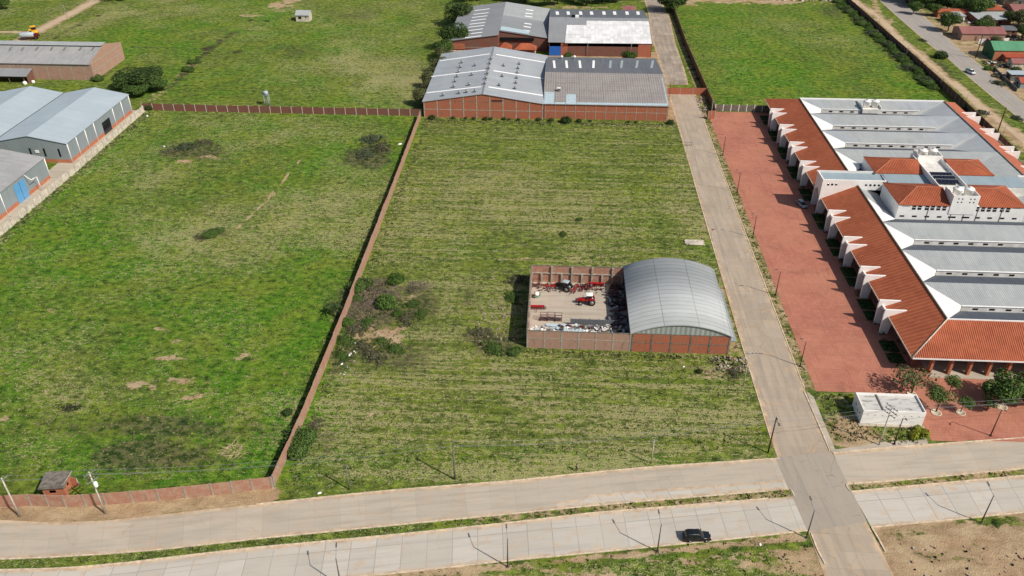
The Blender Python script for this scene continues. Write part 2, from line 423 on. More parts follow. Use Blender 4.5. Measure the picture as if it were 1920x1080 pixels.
# paths worn into the grass
dirt = mx(dirt, 1.3*line([(570,294),(556,308),(530,340),(505,372),(480,395),(445,428)], .32, .45))
dirt = mx(dirt, .55*line([(975,318),(1020,337),(1080,357),(1150,376)], .45, .4))
dirt = mx(dirt, .7*line([(945,486),(1010,484),(1140,482),(1175,484)], .35, .4))
dirt = mx(dirt, .55*line([(440,430),(415,460),(400,500)], .4, .4))
for k in range(9):
    dry += .5*line([(880+20*k, 690+17*k), (1100+14*k, 692+15*k), (1380+6*k, 690+17*k)], .35, .8, .8)
# verges
Nedge = [(-260,978),(0,975),(100,980),(200,976),(300,965),(400,954),(480,946),(630,930),(730,920),(855,910),(960,902),(1080,889),(1210,877),(1320,869),(1440,861),(1462,860)]
dv = rect(-400, -50, 60, 97.5, .4)
dirt = mx(dirt, .9*line([(-300,965),(0,962),(130,965),(200,958),(300,948),(400,938),(500,928)], 2.6, 1.0))
dry += .30*line([(520,928),(700,903),(900,885),(1080,872),(1200,868)], 3.2, .8); rows *= 1-line([(520,928),(700,903),(900,885),(1080,872),(1200,868)], 3.2, .8)
dirt = mx(dirt, .55*line(Nedge[6:], .5, .5, 1.2))
dirt = mx(dirt, .5*line([(1459,855),(1400,690),(1380,640),(1330,440),(1300,320),(1262,190)], .8, .6, 1.4))
# median strips (bare towards the crossing)
dry += .35*line([(0,1060),(300,1038),(630,1003),(960,972)], 1.6, .5); md = line([(900,978),(1100,955),(1300,940),(1480,924)], 1.4, .6, 1.2); dirt = mx(dirt, .55*md)
dirt = mx(dirt, .55*line([(1592,915),(1700,905),(1920,886)], 1.3, .5, 1.5))
# south side of the avenue
south = (GY < 99)*1.0*(1-sst(GY-(.152*(GX+28)+84.5), -.5, .1))
dirt = mx(dirt, south*(.70+med*1.0)); dirt = mx(dirt, .8*line([(640,1086),(960,1062),(1210,1038),(1440,1014),(1500,1008)], .9, .6, 1.2)); dry += south*.5
for e in [(1250,1070,220,18,-.6),(1340,1045,130,14,-.4),(1000,1078,70,8,-.5),(1540,1060,20,30,-.2),(1860,980,60,12,-.5)]:
    dirt += e[4]*ell(*e[:4]); 
sr = rect(58.4, 200, 40, 130, .4)*((GX-58)*.164+100.8 > GY); dead = 0
SRM = sr
dirt = mx(dirt, .88*sr*(1-.75*ell(1850,975,70,14)-.6*ell(1780,1030,90,22)-.3*ell(1700,1000,60,10))); lush -= .3*sr
# strip between street and plaza, corner lot
dirt = mx(dirt, .62*rect(55.2, 58.2, 137, 300, .5)); 
dirt = mx(dirt, .42*rect(56, 76.5, 118, 137, .4)+.5*ell(1590,800,50,20)*0+.35*ell(1600,815,50,30)); dry += .25*rect(56, 77, 118, 137)
# east side: track, highway verges, village
TR = [(1600,0),(1647,32),(1685,72),(1727,105),(1772,145),(1807,170),(1840,200),(1880,232),(1925,265),(2000,330)]
dirt = mx(dirt, 1.2*line(TR, 2.4, .7)); dry += .25*rect(157, 172, 200, 480); dirt = mx(dirt, .42*rect(157, 174, 240, 480, 2)*(.6+med*2.2))
dirt = mx(dirt, .8*line([(1845,225),(1880,240),(1925,275)], 3, 1)); dirt = mx(dirt, .7*line([(1640,0),(1645,20),(1655,45)], 1.5, .6)); dirt = mx(dirt, .7*line([(1690,72),(1665,50),(1672,35)], 1.2, .6)); dirt = mx(dirt, .6*line([(1735,110),(1733,98),(1748,90)], 1.0, .6))
vil = rect(182, 420, 230, 520, 1.5); dirt = mx(dirt, vil*(.66+med*1.1))
# north-west dirt road
TL = [(20,86),(60,62),(100,40),(150,14),(190,-8),(260,-45)]
dirt = mx(dirt, 1.25*line(TL, 4.1, .5)); dirt = mx(dirt, 1.2*line([(-60,62),(10,60),(62,60)], 2.0, .5))
dry += .2*rect(-420, -190, 380, 520)*(.5+med*2)
# behind and beside the left warehouses
dirt = mx(dirt, .45*rect(-300, -156, 288, 316, 2)*(.45+med*2.4))
dirt = mx(dirt, .5*rect(-48, 44, 424, 470, 3)*(.6+med*2)); dirt = mx(dirt, .62*rect(44, 47, 288, 440, .6)); dirt = mx(dirt, .55*rect(56.5, 59.5, 300, 440, .6))
dirt = mx(dirt, .8*rect(-47, 41, 344, 366, 1)); dirt = mx(dirt, .75*rect(38.5, 45.5, 288, 372, .5))
dirt = mx(dirt, .62*rect(41, 45, 150, 178, .4))
# weeds by walls
lush += .25*line([(787,232),(735,372),(655,600),(580,800),(530,890)], 2.2, 1)
lush += .5*line([(0,452),(145,328),(270,212)], 3, 1.5)
dead = .42*SRM*(fbm(GX, GY, 7, 55) > .5)
for e in [(690,290,50,30,.9),(370,285,80,18,.8),(345,272,60,14,.5),(300,800,210,30,.75),(730,670,90,40,.6),(700,575,75,60,1.0),(790,570,40,40,.7),(650,660,30,40,.8),(610,830,25,30,.5),(770,590,30,30,.6),(920,640,55,30,.9),(880,560,30,40,.4),(400,440,40,10,.6),(1090,415,60,12,.4),(1240,150,10,10,.0),(1840,650,5,5,0),
          (1290,690,60,8,.5),(820,150,30,60,.7),(780,110,40,60,.3),(1745,120,30,40,.7),(1560,20,30,20,.6),(1690,110,30,70,.6),(290,850,150,40,.8),(180,800,90,30,.5),(1820,1040,40,30,.6),(1720,1035,36,34,.9),(1745,1065,30,20,.8),(1690,1005,20,10,.6),(1880,1040,40,20,.5)]:
    dead = mx(dead, e[4]*ell(*e[:4], soft=1.5))
dead = mx(dead, .85*line([(245,88),(300,90),(360,92),(400,91)], .8, .8)); dead = mx(dead, .75*line([(318,165),(345,138),(370,112),(415,78),(440,60)], 1.6, 1.2, 3)); dead = mx(dead, .6*line([(200,22),(150,45),(105,72)], 1.2, 1)); dead = mx(dead, .5*line([(445,40),(500,38),(560,22)], 1.4, 1.2, 3))
dead = mx(dead, .55*ell(560,95,60,16,1.6)); dead = mx(dead, .5*ell(660,30,60,14,1.6)); dead = mx(dead, .45*ell(170,20,30,8,1.6))
gz = np.zeros_like(GX)
nx, ny = GX.shape
gv = np.stack([GX.ravel(), GY.ravel(), gz.ravel()], 1)
idx = np.arange(nx*ny).reshape(nx, ny)
gf = np.stack([idx[:-1, :-1].ravel(), idx[1:, :-1].ravel(), idx[1:, 1:].ravel(), idx[:-1, 1:].ravel()], 1)
gm = bpy.data.meshes.new('ground')
gm.vertices.add(len(gv)); gm.vertices.foreach_set('co', gv.ravel())
gm.loops.add(gf.size); gm.loops.foreach_set('vertex_index', gf.ravel().astype(np.int32))
gm.polygons.add(len(gf)); gm.polygons.foreach_set('loop_start', np.arange(0, gf.size, 4, dtype=np.int32)); gm.polygons.foreach_set('loop_total', np.full(len(gf), 4, dtype=np.int32))
gm.update(calc_edges=True)
ca = gm.color_attributes.new('cover', 'FLOAT_COLOR', 'POINT')
ca.data.foreach_set('color', np.stack([np.clip(dry, 0, 1).ravel(), np.clip(dirt, 0, 1).ravel(), np.clip(lush, 0, 1).ravel(), np.clip(rows, 0, 1).ravel()], 1).ravel().astype(np.float32))
cb = gm.attributes.new('weedy', 'FLOAT', 'POINT'); cb.data.foreach_set('value', np.clip(dead, 0, 1).ravel().astype(np.float32))
t = NT('grass_ground', .95, .08)
at = t.n('Attribute', attribute_name='cover'); sp = t.n('SeparateColor', Color=at.outputs['Color'])
aw = t.n('Attribute', attribute_name='weedy').outputs['Fac']
P = t.wp()
a_ = t.noise(t.mapv(P, (.62, 1, 1)), 1.15, 5, .72); b_ = t.noise(t.mapv(P, (.6, 1, 1)), .30, 4, .65, .4); c_ = t.noise(P, .085, 4, .6); e_ = t.noise(t.mapv(P, (.75, 1, 1)), .62, 5, .7); x_ = t.noise(P, 3.4, 3, .75)
r_ = t.noise(t.mapv(P, (.03, 1.0, 1)), .52, 3, .55, .2)
D_, G_, B_, A_ = sp.outputs[0], sp.outputs[1], sp.outputs[2], at.outputs['Alpha']
ctr = lambda v, k: t.math('MULTIPLY_ADD', v, k, -.5*k)
lushf = t.ramp(t.math('ADD', t.math('MULTIPLY', B_, .95), ctr(b_, 1.3)), .05, .85)
gcol = t.mix(lushf, L((91,103,47)), L((77,120,31)))
gcol = t.mix(t.math('MULTIPLY', t.ramp(c_, .42, .66), .7), gcol, L((116,128,46)))
gcol = t.mix(t.math('MULTIPLY', t.ramp(t.math('ADD', ctr(e_, 2.8), ctr(x_, 1.5)), .04, .42), .65), gcol, L((138,158,58)))
gcol = t.mix(t.math('MULTIPLY', t.ramp(t.math('ADD', ctr(e_, -2.8), ctr(x_, -1.6)), .02, .42), .9), gcol, L((38,62,18)))
dn = t.math('ADD', t.math('MULTIPLY', D_, 1.0), ctr(a_, 3.4)); dn = t.math('ADD', dn, ctr(b_, 1.0)); dn = t.math('ADD', dn, ctr(x_, 1.8))
dn = t.math('ADD', dn, t.math('MULTIPLY', A_, t.math('ADD', ctr(r_, 2.0), ctr(t.noise(t.mapv(P, (.02, 1.0, 1)), 1.5, 2, .5, .1), 1.9))))
drycol = t.mix(t.ramp(x_, .35, .65), L((126,120,80)), L((192,182,134)))
c1 = t.mix(t.math('MULTIPLY', t.ramp(dn, .44, .94), .72), gcol, drycol)
wd = t.math('ADD', aw, ctr(a_, 2.0)); wd = t.math('ADD', wd, ctr(b_, .9))
c1 = t.mix(t.math('MULTIPLY', t.ramp(wd, .3, .75), .8), c1, t.mix(t.ramp(e_, .42, .58), L((42,54,32)), L((104,94,72))))
dd = t.math('ADD', G_, ctr(a_, 1.5)); dd = t.math('ADD', dd, ctr(b_, 1.0))
dcol = t.mix(t.ramp(b_, .35, .65), L((154,130,100)), L((184,162,128)))
dcol = t.mix(t.math('MULTIPLY', t.ramp(c_, .45, .65), .4), dcol, L((168,132,102)))
dcol = t.mix(t.math('MULTIPLY', t.ramp(x_, .5, .75), .4), dcol, L((208,188,160)))
dcol = t.mix(t.math('MULTIPLY', t.ramp(e_, .56, .72), .55), dcol, L((124,104,80)))
dcol = t.mix(t.math('MULTIPLY', t.ramp(G_, .93, 1.0), .6), dcol, L((204,184,156)))
c2 = t.mix(t.ramp(dd, .40, .72), c1, dcol)
t.col(c2)
hh = t.math('ADD', t.math('MULTIPLY', a_, .6), t.math('MULTIPLY', x_, .4)); t.bump(hh, 1.0, .5)
M['ground'] = t.m; gm.materials.append(t.m)
go = bpy.data.objects.new('ground', gm); S.collection.objects.link(go); go['kind'] = 'structure'

# ------------------------------------------------------------------ roads
def roadmat(name, c, c2, stain, joint_w=4.4, joint_h=3.9, jc=.45, jw=.03, dirty=.5, tone=.5, crack=1.0, edge=0.0):
    t = NT(name, .9, .2); uv = t.uv()
    b = t.n('TexBrick', Vector=uv, Color1=c, Color2=c2, Mortar=tuple(x*jc for x in c[:3])+(1,), Scale=1.0)
    b.inputs['Brick Width'].default_value = joint_w; b.inputs['Row Height'].default_value = joint_h; b.inputs['Mortar Size'].default_value = jw; b.inputs['Mortar Smooth'].default_value = .2
    b.offset = 0.0
    P = t.wp(); n1 = t.noise(t.mapv(uv, (.12, 1, 1)), .8, 5, .6); n2 = t.noise(P, .35, 6, .68); n3 = t.noise(P, 3.2, 4, .7); n4 = t.noise(P, .06, 3, .6)
    k = t.mix(t.math('MULTIPLY', t.ramp(n1, .42, .7), tone), b.outputs[0], stain)
    k = t.mix(t.math('MULTIPLY', t.ramp(n2, .5, .72), dirty), k, L((190,160,128)))
    k = t.mix(t.math('MULTIPLY', t.ramp(n3, .55, .8), .3), k, tuple(x*.6 for x in c[:3])+(1,))
    k = t.mix(t.math('MULTIPLY', t.ramp(n4, .4, .65), .35), k, tuple(min(1, x*1.15) for x in c2[:3])+(1,))
    vo = t.n('TexVoronoi', feature='DISTANCE_TO_EDGE', Vector=t.n('VectorMath', op='ADD', _0=P, _1=t.n('TexNoise', Vector=P, Scale=.5, Detail=3.0).outputs[1]).outputs[0], Scale=.16)
    ck = t.math('MULTIPLY', t.ramp(vo.outputs[0], .012, .004), t.ramp(n2, .46, .56))
    k = t.mix(t.math('MULTIPLY', ck, .55*crack), k, tuple(x*.42 for x in c[:3])+(1,))
    n6 = t.noise(t.mapv(uv, (.05, .9, 1)), 1.0, 3, .6); k = t.mix(t.math('MULTIPLY', t.ramp(n6, .52, .68), .38), k, tuple(x*.68 for x in c[:3])+(1,))
    n8 = t.noise(P, .9, 5, .75); k = t.mix(t.math('MULTIPLY', t.ramp(n8, .62, .74), .4), k, L((150,124,96)))
    if edge:
        va = t.n('SeparateXYZ', Vector=uv).outputs[1]; vb = t.n('SeparateXYZ', Vector=t.n('UVMap', uv_map='edge').outputs[0]).outputs[1]
        md_ = t.math('MINIMUM', va, vb); md_ = t.math('ADD', md_, t.math('MULTIPLY_ADD', t.noise(t.mapv(uv, (.35, 1, 1)), 1.1, 5, .7), 3.4, -1.7))
        k = t.mix(t.math('MULTIPLY', t.ramp(md_, 1.1, -.1), edge), k, t.mix(t.ramp(n2, .4, .6), L((172,142,110)), L((204,180,148))))
    t.col(k); t.bump(n3, .25, .03); return t.m
M['road_old'] = roadmat('old_concrete_road', L((184,173,156)), L((176,165,149)), L((157,148,134)), 4.6, 60, .72, .03, .4, .6, .4, .8)
M['road_new'] = roadmat('pale_concrete_road', L((194,188,177)), L((180,174,162)), L((174,165,150)), 4.4, 5.9, .42, .05, .6, .45, .25, .8)
M['street'] = roadmat('worn_street_concrete', L((178,164,145)), L((163,150,133)), L((146,135,120)), 3.6, 3.8, .70, .035, .7, .65, 1.0, .95)
M['street_patchy'] = roadmat('broken_street_concrete', L((176,164,148)), L((146,136,124)), L((120,108,94)), 3.6, 4.6, .55, .07, .6, .7, 1.0, .9)
M['crossing'] = roadmat('crossing_concrete', L((162,153,140)), L((152,143,131)), L((172,160,143)), 4.5, 4.2, .8, .03, .3, .5)
M['asphalt'] = roadmat('highway_asphalt', L((160,154,146)), L((156,150,142)), L((142,136,130)), 200, 200, .8, .01, .3, .6, .6, .6)
M['kerb'] = plain('kerb_concrete', L((208,190,166)), .9, .2, 0, .15, 1.2)
M['apron'] = roadmat('apron_concrete', L((186,176,160)), L((176,166,150)), L((140,128,112)), 4, 4, .75, .03, .4, .6, .3)
t = NT('red_paving', .9, .15); uv = t.uv(); P = t.wp()
b = t.n('TexBrick', Vector=uv, Color1=L((184,122,102)), Color2=L((172,111,92)), Mortar=L((146,98,82)), Scale=1.0)
b.inputs['Brick Width'].default_value = .8; b.inputs['Row Height'].default_value = .8; b.inputs['Mortar Size'].default_value = .03
n1 = t.noise(P, .25, 6, .65); n2 = t.noise(P, 1.2, 5, .7); n3 = t.noise(P, .07, 3, .6); n5 = t.noise(P, 4, 3, .7)
k = t.mix(t.math('MULTIPLY', t.ramp(n1, .45, .7), .5), b.outputs[0], L((144,96,80)))
k = t.mix(t.math('MULTIPLY', t.ramp(n3, .4, .6), .4), k, L((190,132,106)))
k = t.mix(t.math('MULTIPLY', t.math('MULTIPLY', t.ramp(n2, .6, .75), t.ramp(n3, .5, .36)), .7), k, L((104,88,56)))
k = t.mix(t.math('MULTIPLY', t.ramp(n5, .62, .8), .35), k, L((110,70,56)))
b2 = t.n('TexBrick', Vector=uv, Color1=(1,1,1,1), Color2=(.9,.9,.9,1), Mortar=(.72,.7,.68,1), Scale=1.0); b2.offset = 0.0
b2.inputs['Brick Width'].default_value = 7.4; b2.inputs['Row Height'].default_value = 5.0; b2.inputs['Mortar Size'].default_value = .06
k = t.mix(.75, k, b2.outputs[0], 'MULTIPLY'); n7 = t.noise(t.mapv(P, (1, .12, 1)), .7, 4, .6)
k = t.mix(t.math('MULTIPLY', t.ramp(n7, .56, .72), .35), k, L((128,88,72)))
t.col(k); M['paving'] = t.m

def resample(P, n):
    P = [Vector((p[0], p[1])) for p in P]; Ls = [0]
    for a, b in zip(P, P[1:]): Ls.append(Ls[-1]+(b-a).length)
    out = []
    for i in range(n):
        s = Ls[-1]*i/(n-1); k = 0
        while k < len(P)-2 and Ls[k+1] < s: k += 1
        f = (s-Ls[k])/max(1e-9, Ls[k+1]-Ls[k]); out.append(P[k].lerp(P[k+1], f))
    return out, Ls[-1]
def ribbon(name, A, B, z, m, n=60, struct_=True):
    a, la = resample(A, n); b, lb = resample(B, n); mb = MB(); mb.uv = []
    for i in range(n):
        s = la*i/(n-1); w = (a[i]-b[i]).length
        mb.v += [(a[i].x, a[i].y, z), (b[i].x, b[i].y, z)]; mb.uv += [(s, w), (s, 0)]
    for i in range(n-1):
        mb.f.append((2*i+1, 2*i+3, 2*i+2, 2*i)); mb.mi.append(0); mb.sm.append(False)
    nn = (Vector(mb.v[3])-Vector(mb.v[1])).cross(Vector(mb.v[2])-Vector(mb.v[1]))
    if nn.z < 0: mb.f = [tuple(reversed(f)) for f in mb.f]
    o = mb.build(name, m)
    wd_ = [(a[i]-b[i]).length for i in range(n)]; e2 = o.data.uv_layers.new(name='edge')
    e2.data.foreach_set('uv', [c for f in mb.f for i in f for c in (0.0, 0.0 if i % 2 == 0 else wd_[i//2])]); o.data.uv_layers['UVMap'].active_render = True; o.data.uv_layers.active_index = 0
    if struct_: o['kind'] = 'structure'
    return o
def kerb(mb, P, w=.22, h=.16, n=60, z=0):
    a, l = resample(P, n)
    for p, q in zip(a, a[1:]):
        d = (q-p).normalized(); nn = Vector((-d.y, d.x))*w/2
        mb.prism([(p.x-nn.x, p.y-nn.y, z), (p.x+nn.x, p.y+nn.y, z), (q.x+nn.x, q.y+nn.y, z), (q.x-nn.x, q.y-nn.y, z)], (0, 0, h))
pw = lambda pts: [g(*p) for p in pts]
UN = pw(Nedge)
US = pw([(-260,1046),(0,1049),(100,1045),(200,1039),(300,1031),(480,1011),(630,996),(780,981),(960,964),(1085,951),(1210,940),(1440,921),(1482,918)])
LN = pw([(-260,1072),(0,1069),(120,1066),(225,1057),(350,1042),(480,1027),(655,1011),(780,999),(960,980),(1110,962),(1260,950),(1440,935),(1488,931)])
LSr = pw([(780,1071),(960,1051),(1035,1044),(1210,1027),(1440,1004),(1514,995)])
wv = Vector(LSr[0])-Vector(g(780,999))
LS = [(p[0]+wv.x, p[1]+wv.y) for p in LN[:7]]+LSr
def extp(P, d, end=False):
    P = [Vector(p[:2]) for p in P]
    if end: P.append(P[-1]+(P[-1]-P[-2]).normalized()*d)
    else: P.insert(0, P[0]+(P[0]-P[1]).normalized()*d)
    return P
UN, US, LN, LS = (extp(q, 90) for q in (UN, US, LN, LS))
ribbon('upper_carriageway', UN, US, .020, M['road_old'], 80)
ribbon('lower_carriageway', LN, LS, .020, M['road_new'], 80)
UNr = pw([(1562,850),(1647,841),(1740,834),(1920,821),(2300,795)]); USr = pw([(1588,908),(1665,903),(1920,879),(2300,845)])
LNr = pw([(1596,922),(1715,911),(1920,892),(2300,858)]); LSr2 = pw([(1634,989),(1765,977),(1920,961),(2300,925)])
UNr, USr, LNr, LSr2 = (extp(q, 90, True) for q in (UNr, USr, LNr, LSr2))
ribbon('upper_carriageway', UNr, USr, .020, M['road_old'], 30)
ribbon('lower_carriageway', LNr, LSr2, .020, M['road_new'], 30)
# newer slab strip on the upper carriageway
ribbon('road', pw([(1040,942),(1095,936),(1095,929),(1240,917),(1425,904),(1470,899)]), pw([(1043,953),(1110,947.5),(1210,938.5),(1300,931.5),(1440,919.5),(1478,916.5)]), .028, M['road_new'], 40)
ribbon('street', [(45.1,318),(45.0,240),(44.9,150),(45.2,119),(46.9,98.2),(47.3,88),(48.5,60),(50,0)], [(56.2,318),(55.6,280),(55.2,200),(55.6,137),(56.0,119),(57.9,100.6),(58.9,90),(61,60),(64,0)], .032, M['street'], 120)
ribbon('crossing', [(44.9,116.8),(46.8,98.9)], [(56.3,118.9),(57.9,101.6)], .040, M['crossing'], 12)
ribbon('street', pw([(1204,-14),(1216,27),(1222,72),(1242,135),(1250,159)]), pw([(1232,-14),(1256,35),(1267,82),(1285,135),(1291,159)]), .020, M['street_patchy'], 50)
kb = MB(); kerb(kb, UN[7:]); kerb(kb, US[:-1]); kerb(kb, LN[:-1]); kerb(kb, LS); kerb(kb, UNr); kerb(kb, USr, n=20); kerb(kb, LNr, n=20); kerb(kb, LSr2, n=20)
kerb(kb, [US[-1], g(1484,920), g(1489,929), LN[-1]], n=8); kerb(kb, [USr[0], g(1587,912), g(1592,919), LNr[0]], n=8)
kerb(kb, pw([(1521,1000),(1532,1030),(1547,1058)]), .3, .18, 8); kerb(kb, pw([(1634,989),(1648,1012),(1660,1035)]), .3, .18, 8)
kerb(kb, pw([(1508,735),(1530,785),(1556,846)]), .25, .16, 12)
kerb(kb, [(45.0, 240), (44.9, 180), (44.9, 150), (45.1, 122)], .2, .1, 12)
kerb(kb, [(55.35, 290), (55.3, 200), (55.6, 138)], .25, .12, 12)
struct('kerb', kb, M['kerb'])
def sheet(name, rects, z, m):
    mb = MB()
    for (x0, x1, y0, y1) in rects:
        mb.face((x0, y0, z), (x1, y0, z), (x1, y1, z), (x0, y1, z))
    return struct(name, mb, m)
sheet('plaza', [(57.8, 84, 137.2, 299.6), (77.0, 84, 123.2, 137.2), (84, 152, 123.8, 149)], .024, M['paving'])
mb = MB(); P = [g(*p) for p in [(1560,848),(1740,833),(1738,824),(1660,828),(1600,838),(1566,843),(1548,800),(1526,745),(1512,733),(1530,785)]]
mb.face(*[(p[0], p[1], .018) for p in P]); struct('sidewalk', mb, M['apron'])
mb = MB(); mb.face((84, 143.2, .03), (152, 143.2, .03), (152, 149.5, .03), (84, 149.5, .03)); struct('pavement', mb, M['apron'])
sheet('apron', [(-165, -155.8, 180, 289)], .02, M['apron'])
ribbon('highway', pw([(1590,-55),(1648,0),(1675,25),(1740,82),(1777,110),(1822,150),(1852,175),(1910,222),(2010,310)]), pw([(1655,-55),(1693,0),(1735,32),(1765,60),(1802,95),(1837,120),(1880,160),(1925,195),(2060,300)]), .02, M['asphalt'], 60)
# ------------------------------------------------------------------ boundary walls
rnd = random.Random(5)
def wallthing(name, label, pts, h, gap, wm, post_h=.12, th=.16, pw_=.24, cat='wall', jit=.0, step=None, post_m=None, coping=None, group=None):
    T = thing(name, label, cat, (pts[0][0], pts[0][1], 0), group)
    mb = MB(); k = 0; posts = []
    tot = 0
    for (a, b) in zip(pts, pts[1:]):
        a, b = Vector(a), Vector(b); l = (b-a).length; n = max(1, round(l/gap)); d = (b-a)/l; rz = math.atan2(d.y, d.x)
        for i in range(n):
            p, q = a+d*(l*i/n), a+d*(l*(i+1)/n); c = (p+q)/2
            hh = h+rnd.uniform(-jit, jit)+(step(c) if step else 0); off = Vector((-d.y, d.x))*rnd.uniform(-jit, jit)*.4
            mb.cbox((c.x+off.x, c.y+off.y, hh/2), ((q-p).length-.003, th, hh), rz)
            if coping: mb.cbox((c.x+off.x, c.y+off.y, hh+.03), ((q-p).length-.006, th+.06, .06), rz, mi=1)
            posts.append((p, rz, hh))
        posts.append((b, rz, hh))
    mb.build('panel', [wm, M['conc']], T)
    pr = None
    for (p, rz, hh) in posts[:99]:
        if pr is None:
            m2 = MB(); m2.box(-pw_/2, pw_/2, -pw_/2, pw_/2, 0, 1); pr = m2.build('post', post_m or M['conc'], None); q = pr
        else:
            q = pr.copy(); S.collection.objects.link(q)
        q.parent = T; q.location = (p.x-T.location.x, p.y-T.location.y, 0); q.rotation_euler[2] = rz; q.scale = (1, 1, hh+post_h)
    return T
wallthing('brick_wall', 'long reddish brick wall dividing the two large grass fields, casting a dark shadow on its left', [(-50.3,104.2),(-49.6,122),(-49.3,160),(-49.4,200),(-49.6,224),(-50.1,286.8)], 2.75, 2.9, M['brick_wall'], .05, jit=.09, step=lambda c: .35 if 165 < c.y < 215 else 0)
wallthing('brick_wall', 'brick wall with pale posts along the far edge of the left field, ending at the vented warehouse', [(-157.5,289.3),(-120,289),(-50.2,289.2)], 2.6, 4.0, M['brick_dark'], .1, jit=.03, post_m=M['cream'])
fw = pw([(-420,905),(-230,930),(0,951),(60,948),(125,950),(200,946),(300,938),(400,928),(512,915)])
wallthing('brick_wall', 'curved brick wall with slanting concrete posts beside the avenue, in front of the small brick hut', fw, 2.9, 4.0, M['brick_wall'], .04, jit=.04, pw_=.3)
wallthing('brick_wall', 'short brick wall closing off the street beside the warehouse with the brown roof', [(44.6,317.6),(59.8,317.9)], 2.7, 5, M['brick'], .08)
wallthing('brick_wall', 'dark brick wall between the broken street and the green field on the right', [(60.9,470),(60.6,440),(59.6,380),(60.2,318),(60.4,301),(59.8,292.5)], 2.9, 4, M['brick_dark'], .05, jit=.04)
wallthing('brick_wall', 'stub of brick wall at the top left corner of the red paved plaza', [(56.9,291.9),(59.6,292.4)], 3.2, 3, M['brick'], .05)
wallthing('block_wall', 'grey block wall with white posts between the red plaza and the right green field', [(61,300.4),(81.5,300.4)], 2.5, 3.1, M['conc_dark'], .25, post_m=M['white'])
wallthing('boundary_wall', 'long shaded wall along the dirt track on the right edge of the green field', [(157.0,470),(157.2,372),(156.8,313),(156.0,289),(155.4,262)], 3.0, 4, M['brick_dark'], .1, jit=.05)  # dark brick colour takes in the shade on the west face
wallthing('perimeter_wall', 'cream wall between the market hall and the dirt track on the far right', [(153.4,284),(153.2,250),(153,215),(152.8,150)], 2.4, 4, M['cream'], .05, coping=True)
wallthing('perimeter_wall', 'low pale wall running beside the blue grey warehouses on the left', [(-155.9,178),(-155.4,234),(-155.9,262),(-156.4,288)], 2.3, 4, M['cream'], .03, th=.2, jit=.02)

# ------------------------------------------------------------------ generic shed helpers
def gable_ns(T, x0, x1, y0, y1, ze, xr, zr, wm, rm, ov=.35, th=.14, fill=None, rm2=None):
    """ridge along y"""
    w = MB()
    w.prism([(x0,y0,0),(x1,y0,0),(x1,y0,ze),(xr,y0,zr),(x0,y0,ze)], (0,.25,0))
    w.prism([(x0,y1-.25,0),(x1,y1-.25,0),(x1,y1-.25,ze),(xr,y1-.25,zr),(x0,y1-.25,ze)], (0,.25,0))
    w.box(x0, x0+.25, y0+.253, y1-.253, 0, ze-.02); w.box(x1-.25, x1, y0+.253, y1-.253, 0, ze-.02)
    w.build('wall', wm, T)
    sl = (zr-ze)/(xr-x0); sr = (zr-ze)/(x1-xr); e = .16
    r = MB(); r.slab([(x0-ov,y0-ov,ze-sl*ov+e),(xr,y0-ov,zr+e),(xr,y1+ov,zr+e),(x0-ov,y1+ov,ze-sl*ov+e)], th)
    ro = r.build('roof', rm, T, None)
    r = MB(); r.slab([(xr,y0-ov,zr+e),(x1+ov,y0-ov,ze-sr*ov+e),(x1+ov,y1+ov,ze-sr*ov+e),(xr,y1+ov,zr+e)], th)
    r.build('roof', rm2 or rm, T)
    r = MB(); r.prism([(xr-.35,y0-ov,zr+e+.02-.35*sl),(xr,y0-ov,zr+e+.07),(xr+.35,y0-ov,zr+e+.02-.35*sr),(xr,y0-ov,zr+e+.01)], (0, y1-y0+2*ov, 0)); r.build('ridge_cap', M['steel'], T)
    return ro
def gable_ew(T, x0, x1, y0, y1, ze, yr, zr, wm, rmS, rmN, ov=.35, th=.14, zeN=None, open_south=False):
    zeN = ze if zeN is None else zeN
    w = MB()
    for xa in (x0, x1-.25):
        w.prism([(xa,y0,0),(xa,y1,0),(xa,y1,zeN),(xa,yr,zr),(xa,y0,ze)], (.25,0,0))
    if not open_south: w.box(x0+.253, x1-.253, y0, y0+.25, 0, ze-.02)
    w.box(x0+.253, x1-.253, y1-.25, y1, 0, zeN-.02)
    w.build('wall', wm, T)
    ss = (zr-ze)/(yr-y0); sn = (zr-zeN)/(y1-yr); e = .16
    r = MB(); r.slab([(x0-ov,y0-ov,ze-ss*ov+e),(x1+ov,y0-ov,ze-ss*ov+e),(x1+ov,yr,zr+e),(x0-ov,yr,zr+e)], th); r.build('roof', rmS, T)
    r = MB(); r.slab([(x0-ov,yr,zr+e),(x1+ov,yr,zr+e),(x1+ov,y1+ov,zeN-sn*ov+e),(x0-ov,y1+ov,zeN-sn*ov+e)], th); r.build('roof', rmN, T)
def cols(T, pts, w, z0, zf, m=None, name='column', d=.06, axis='x', w2=None):
    """concrete columns proud of the wall; pts list of (x,y); zf height fn"""
    for (x, y) in pts:
        b = MB(); ww = w/2
        if axis == 'x': b.box(x-ww, x+ww, y-d, y+.02, z0, zf(x, y))
        else: b.box(x-.02, x+d, y-ww, y+ww, z0, zf(x, y))
        b.build(name, m or M['conc'], T)
def vent_proto():
    b = MB(); b.lathe((0,0,0), [(.28,0),(.28,.55),(.5,.6),(.62,.85),(.58,1.1),(.35,1.3),(.05,1.38)], 12); return b
def attach(mb, name, m, T, loc):
    o = mb.build(name, m, None); o.parent = T; o.location = Vector(loc)-T.location; return o
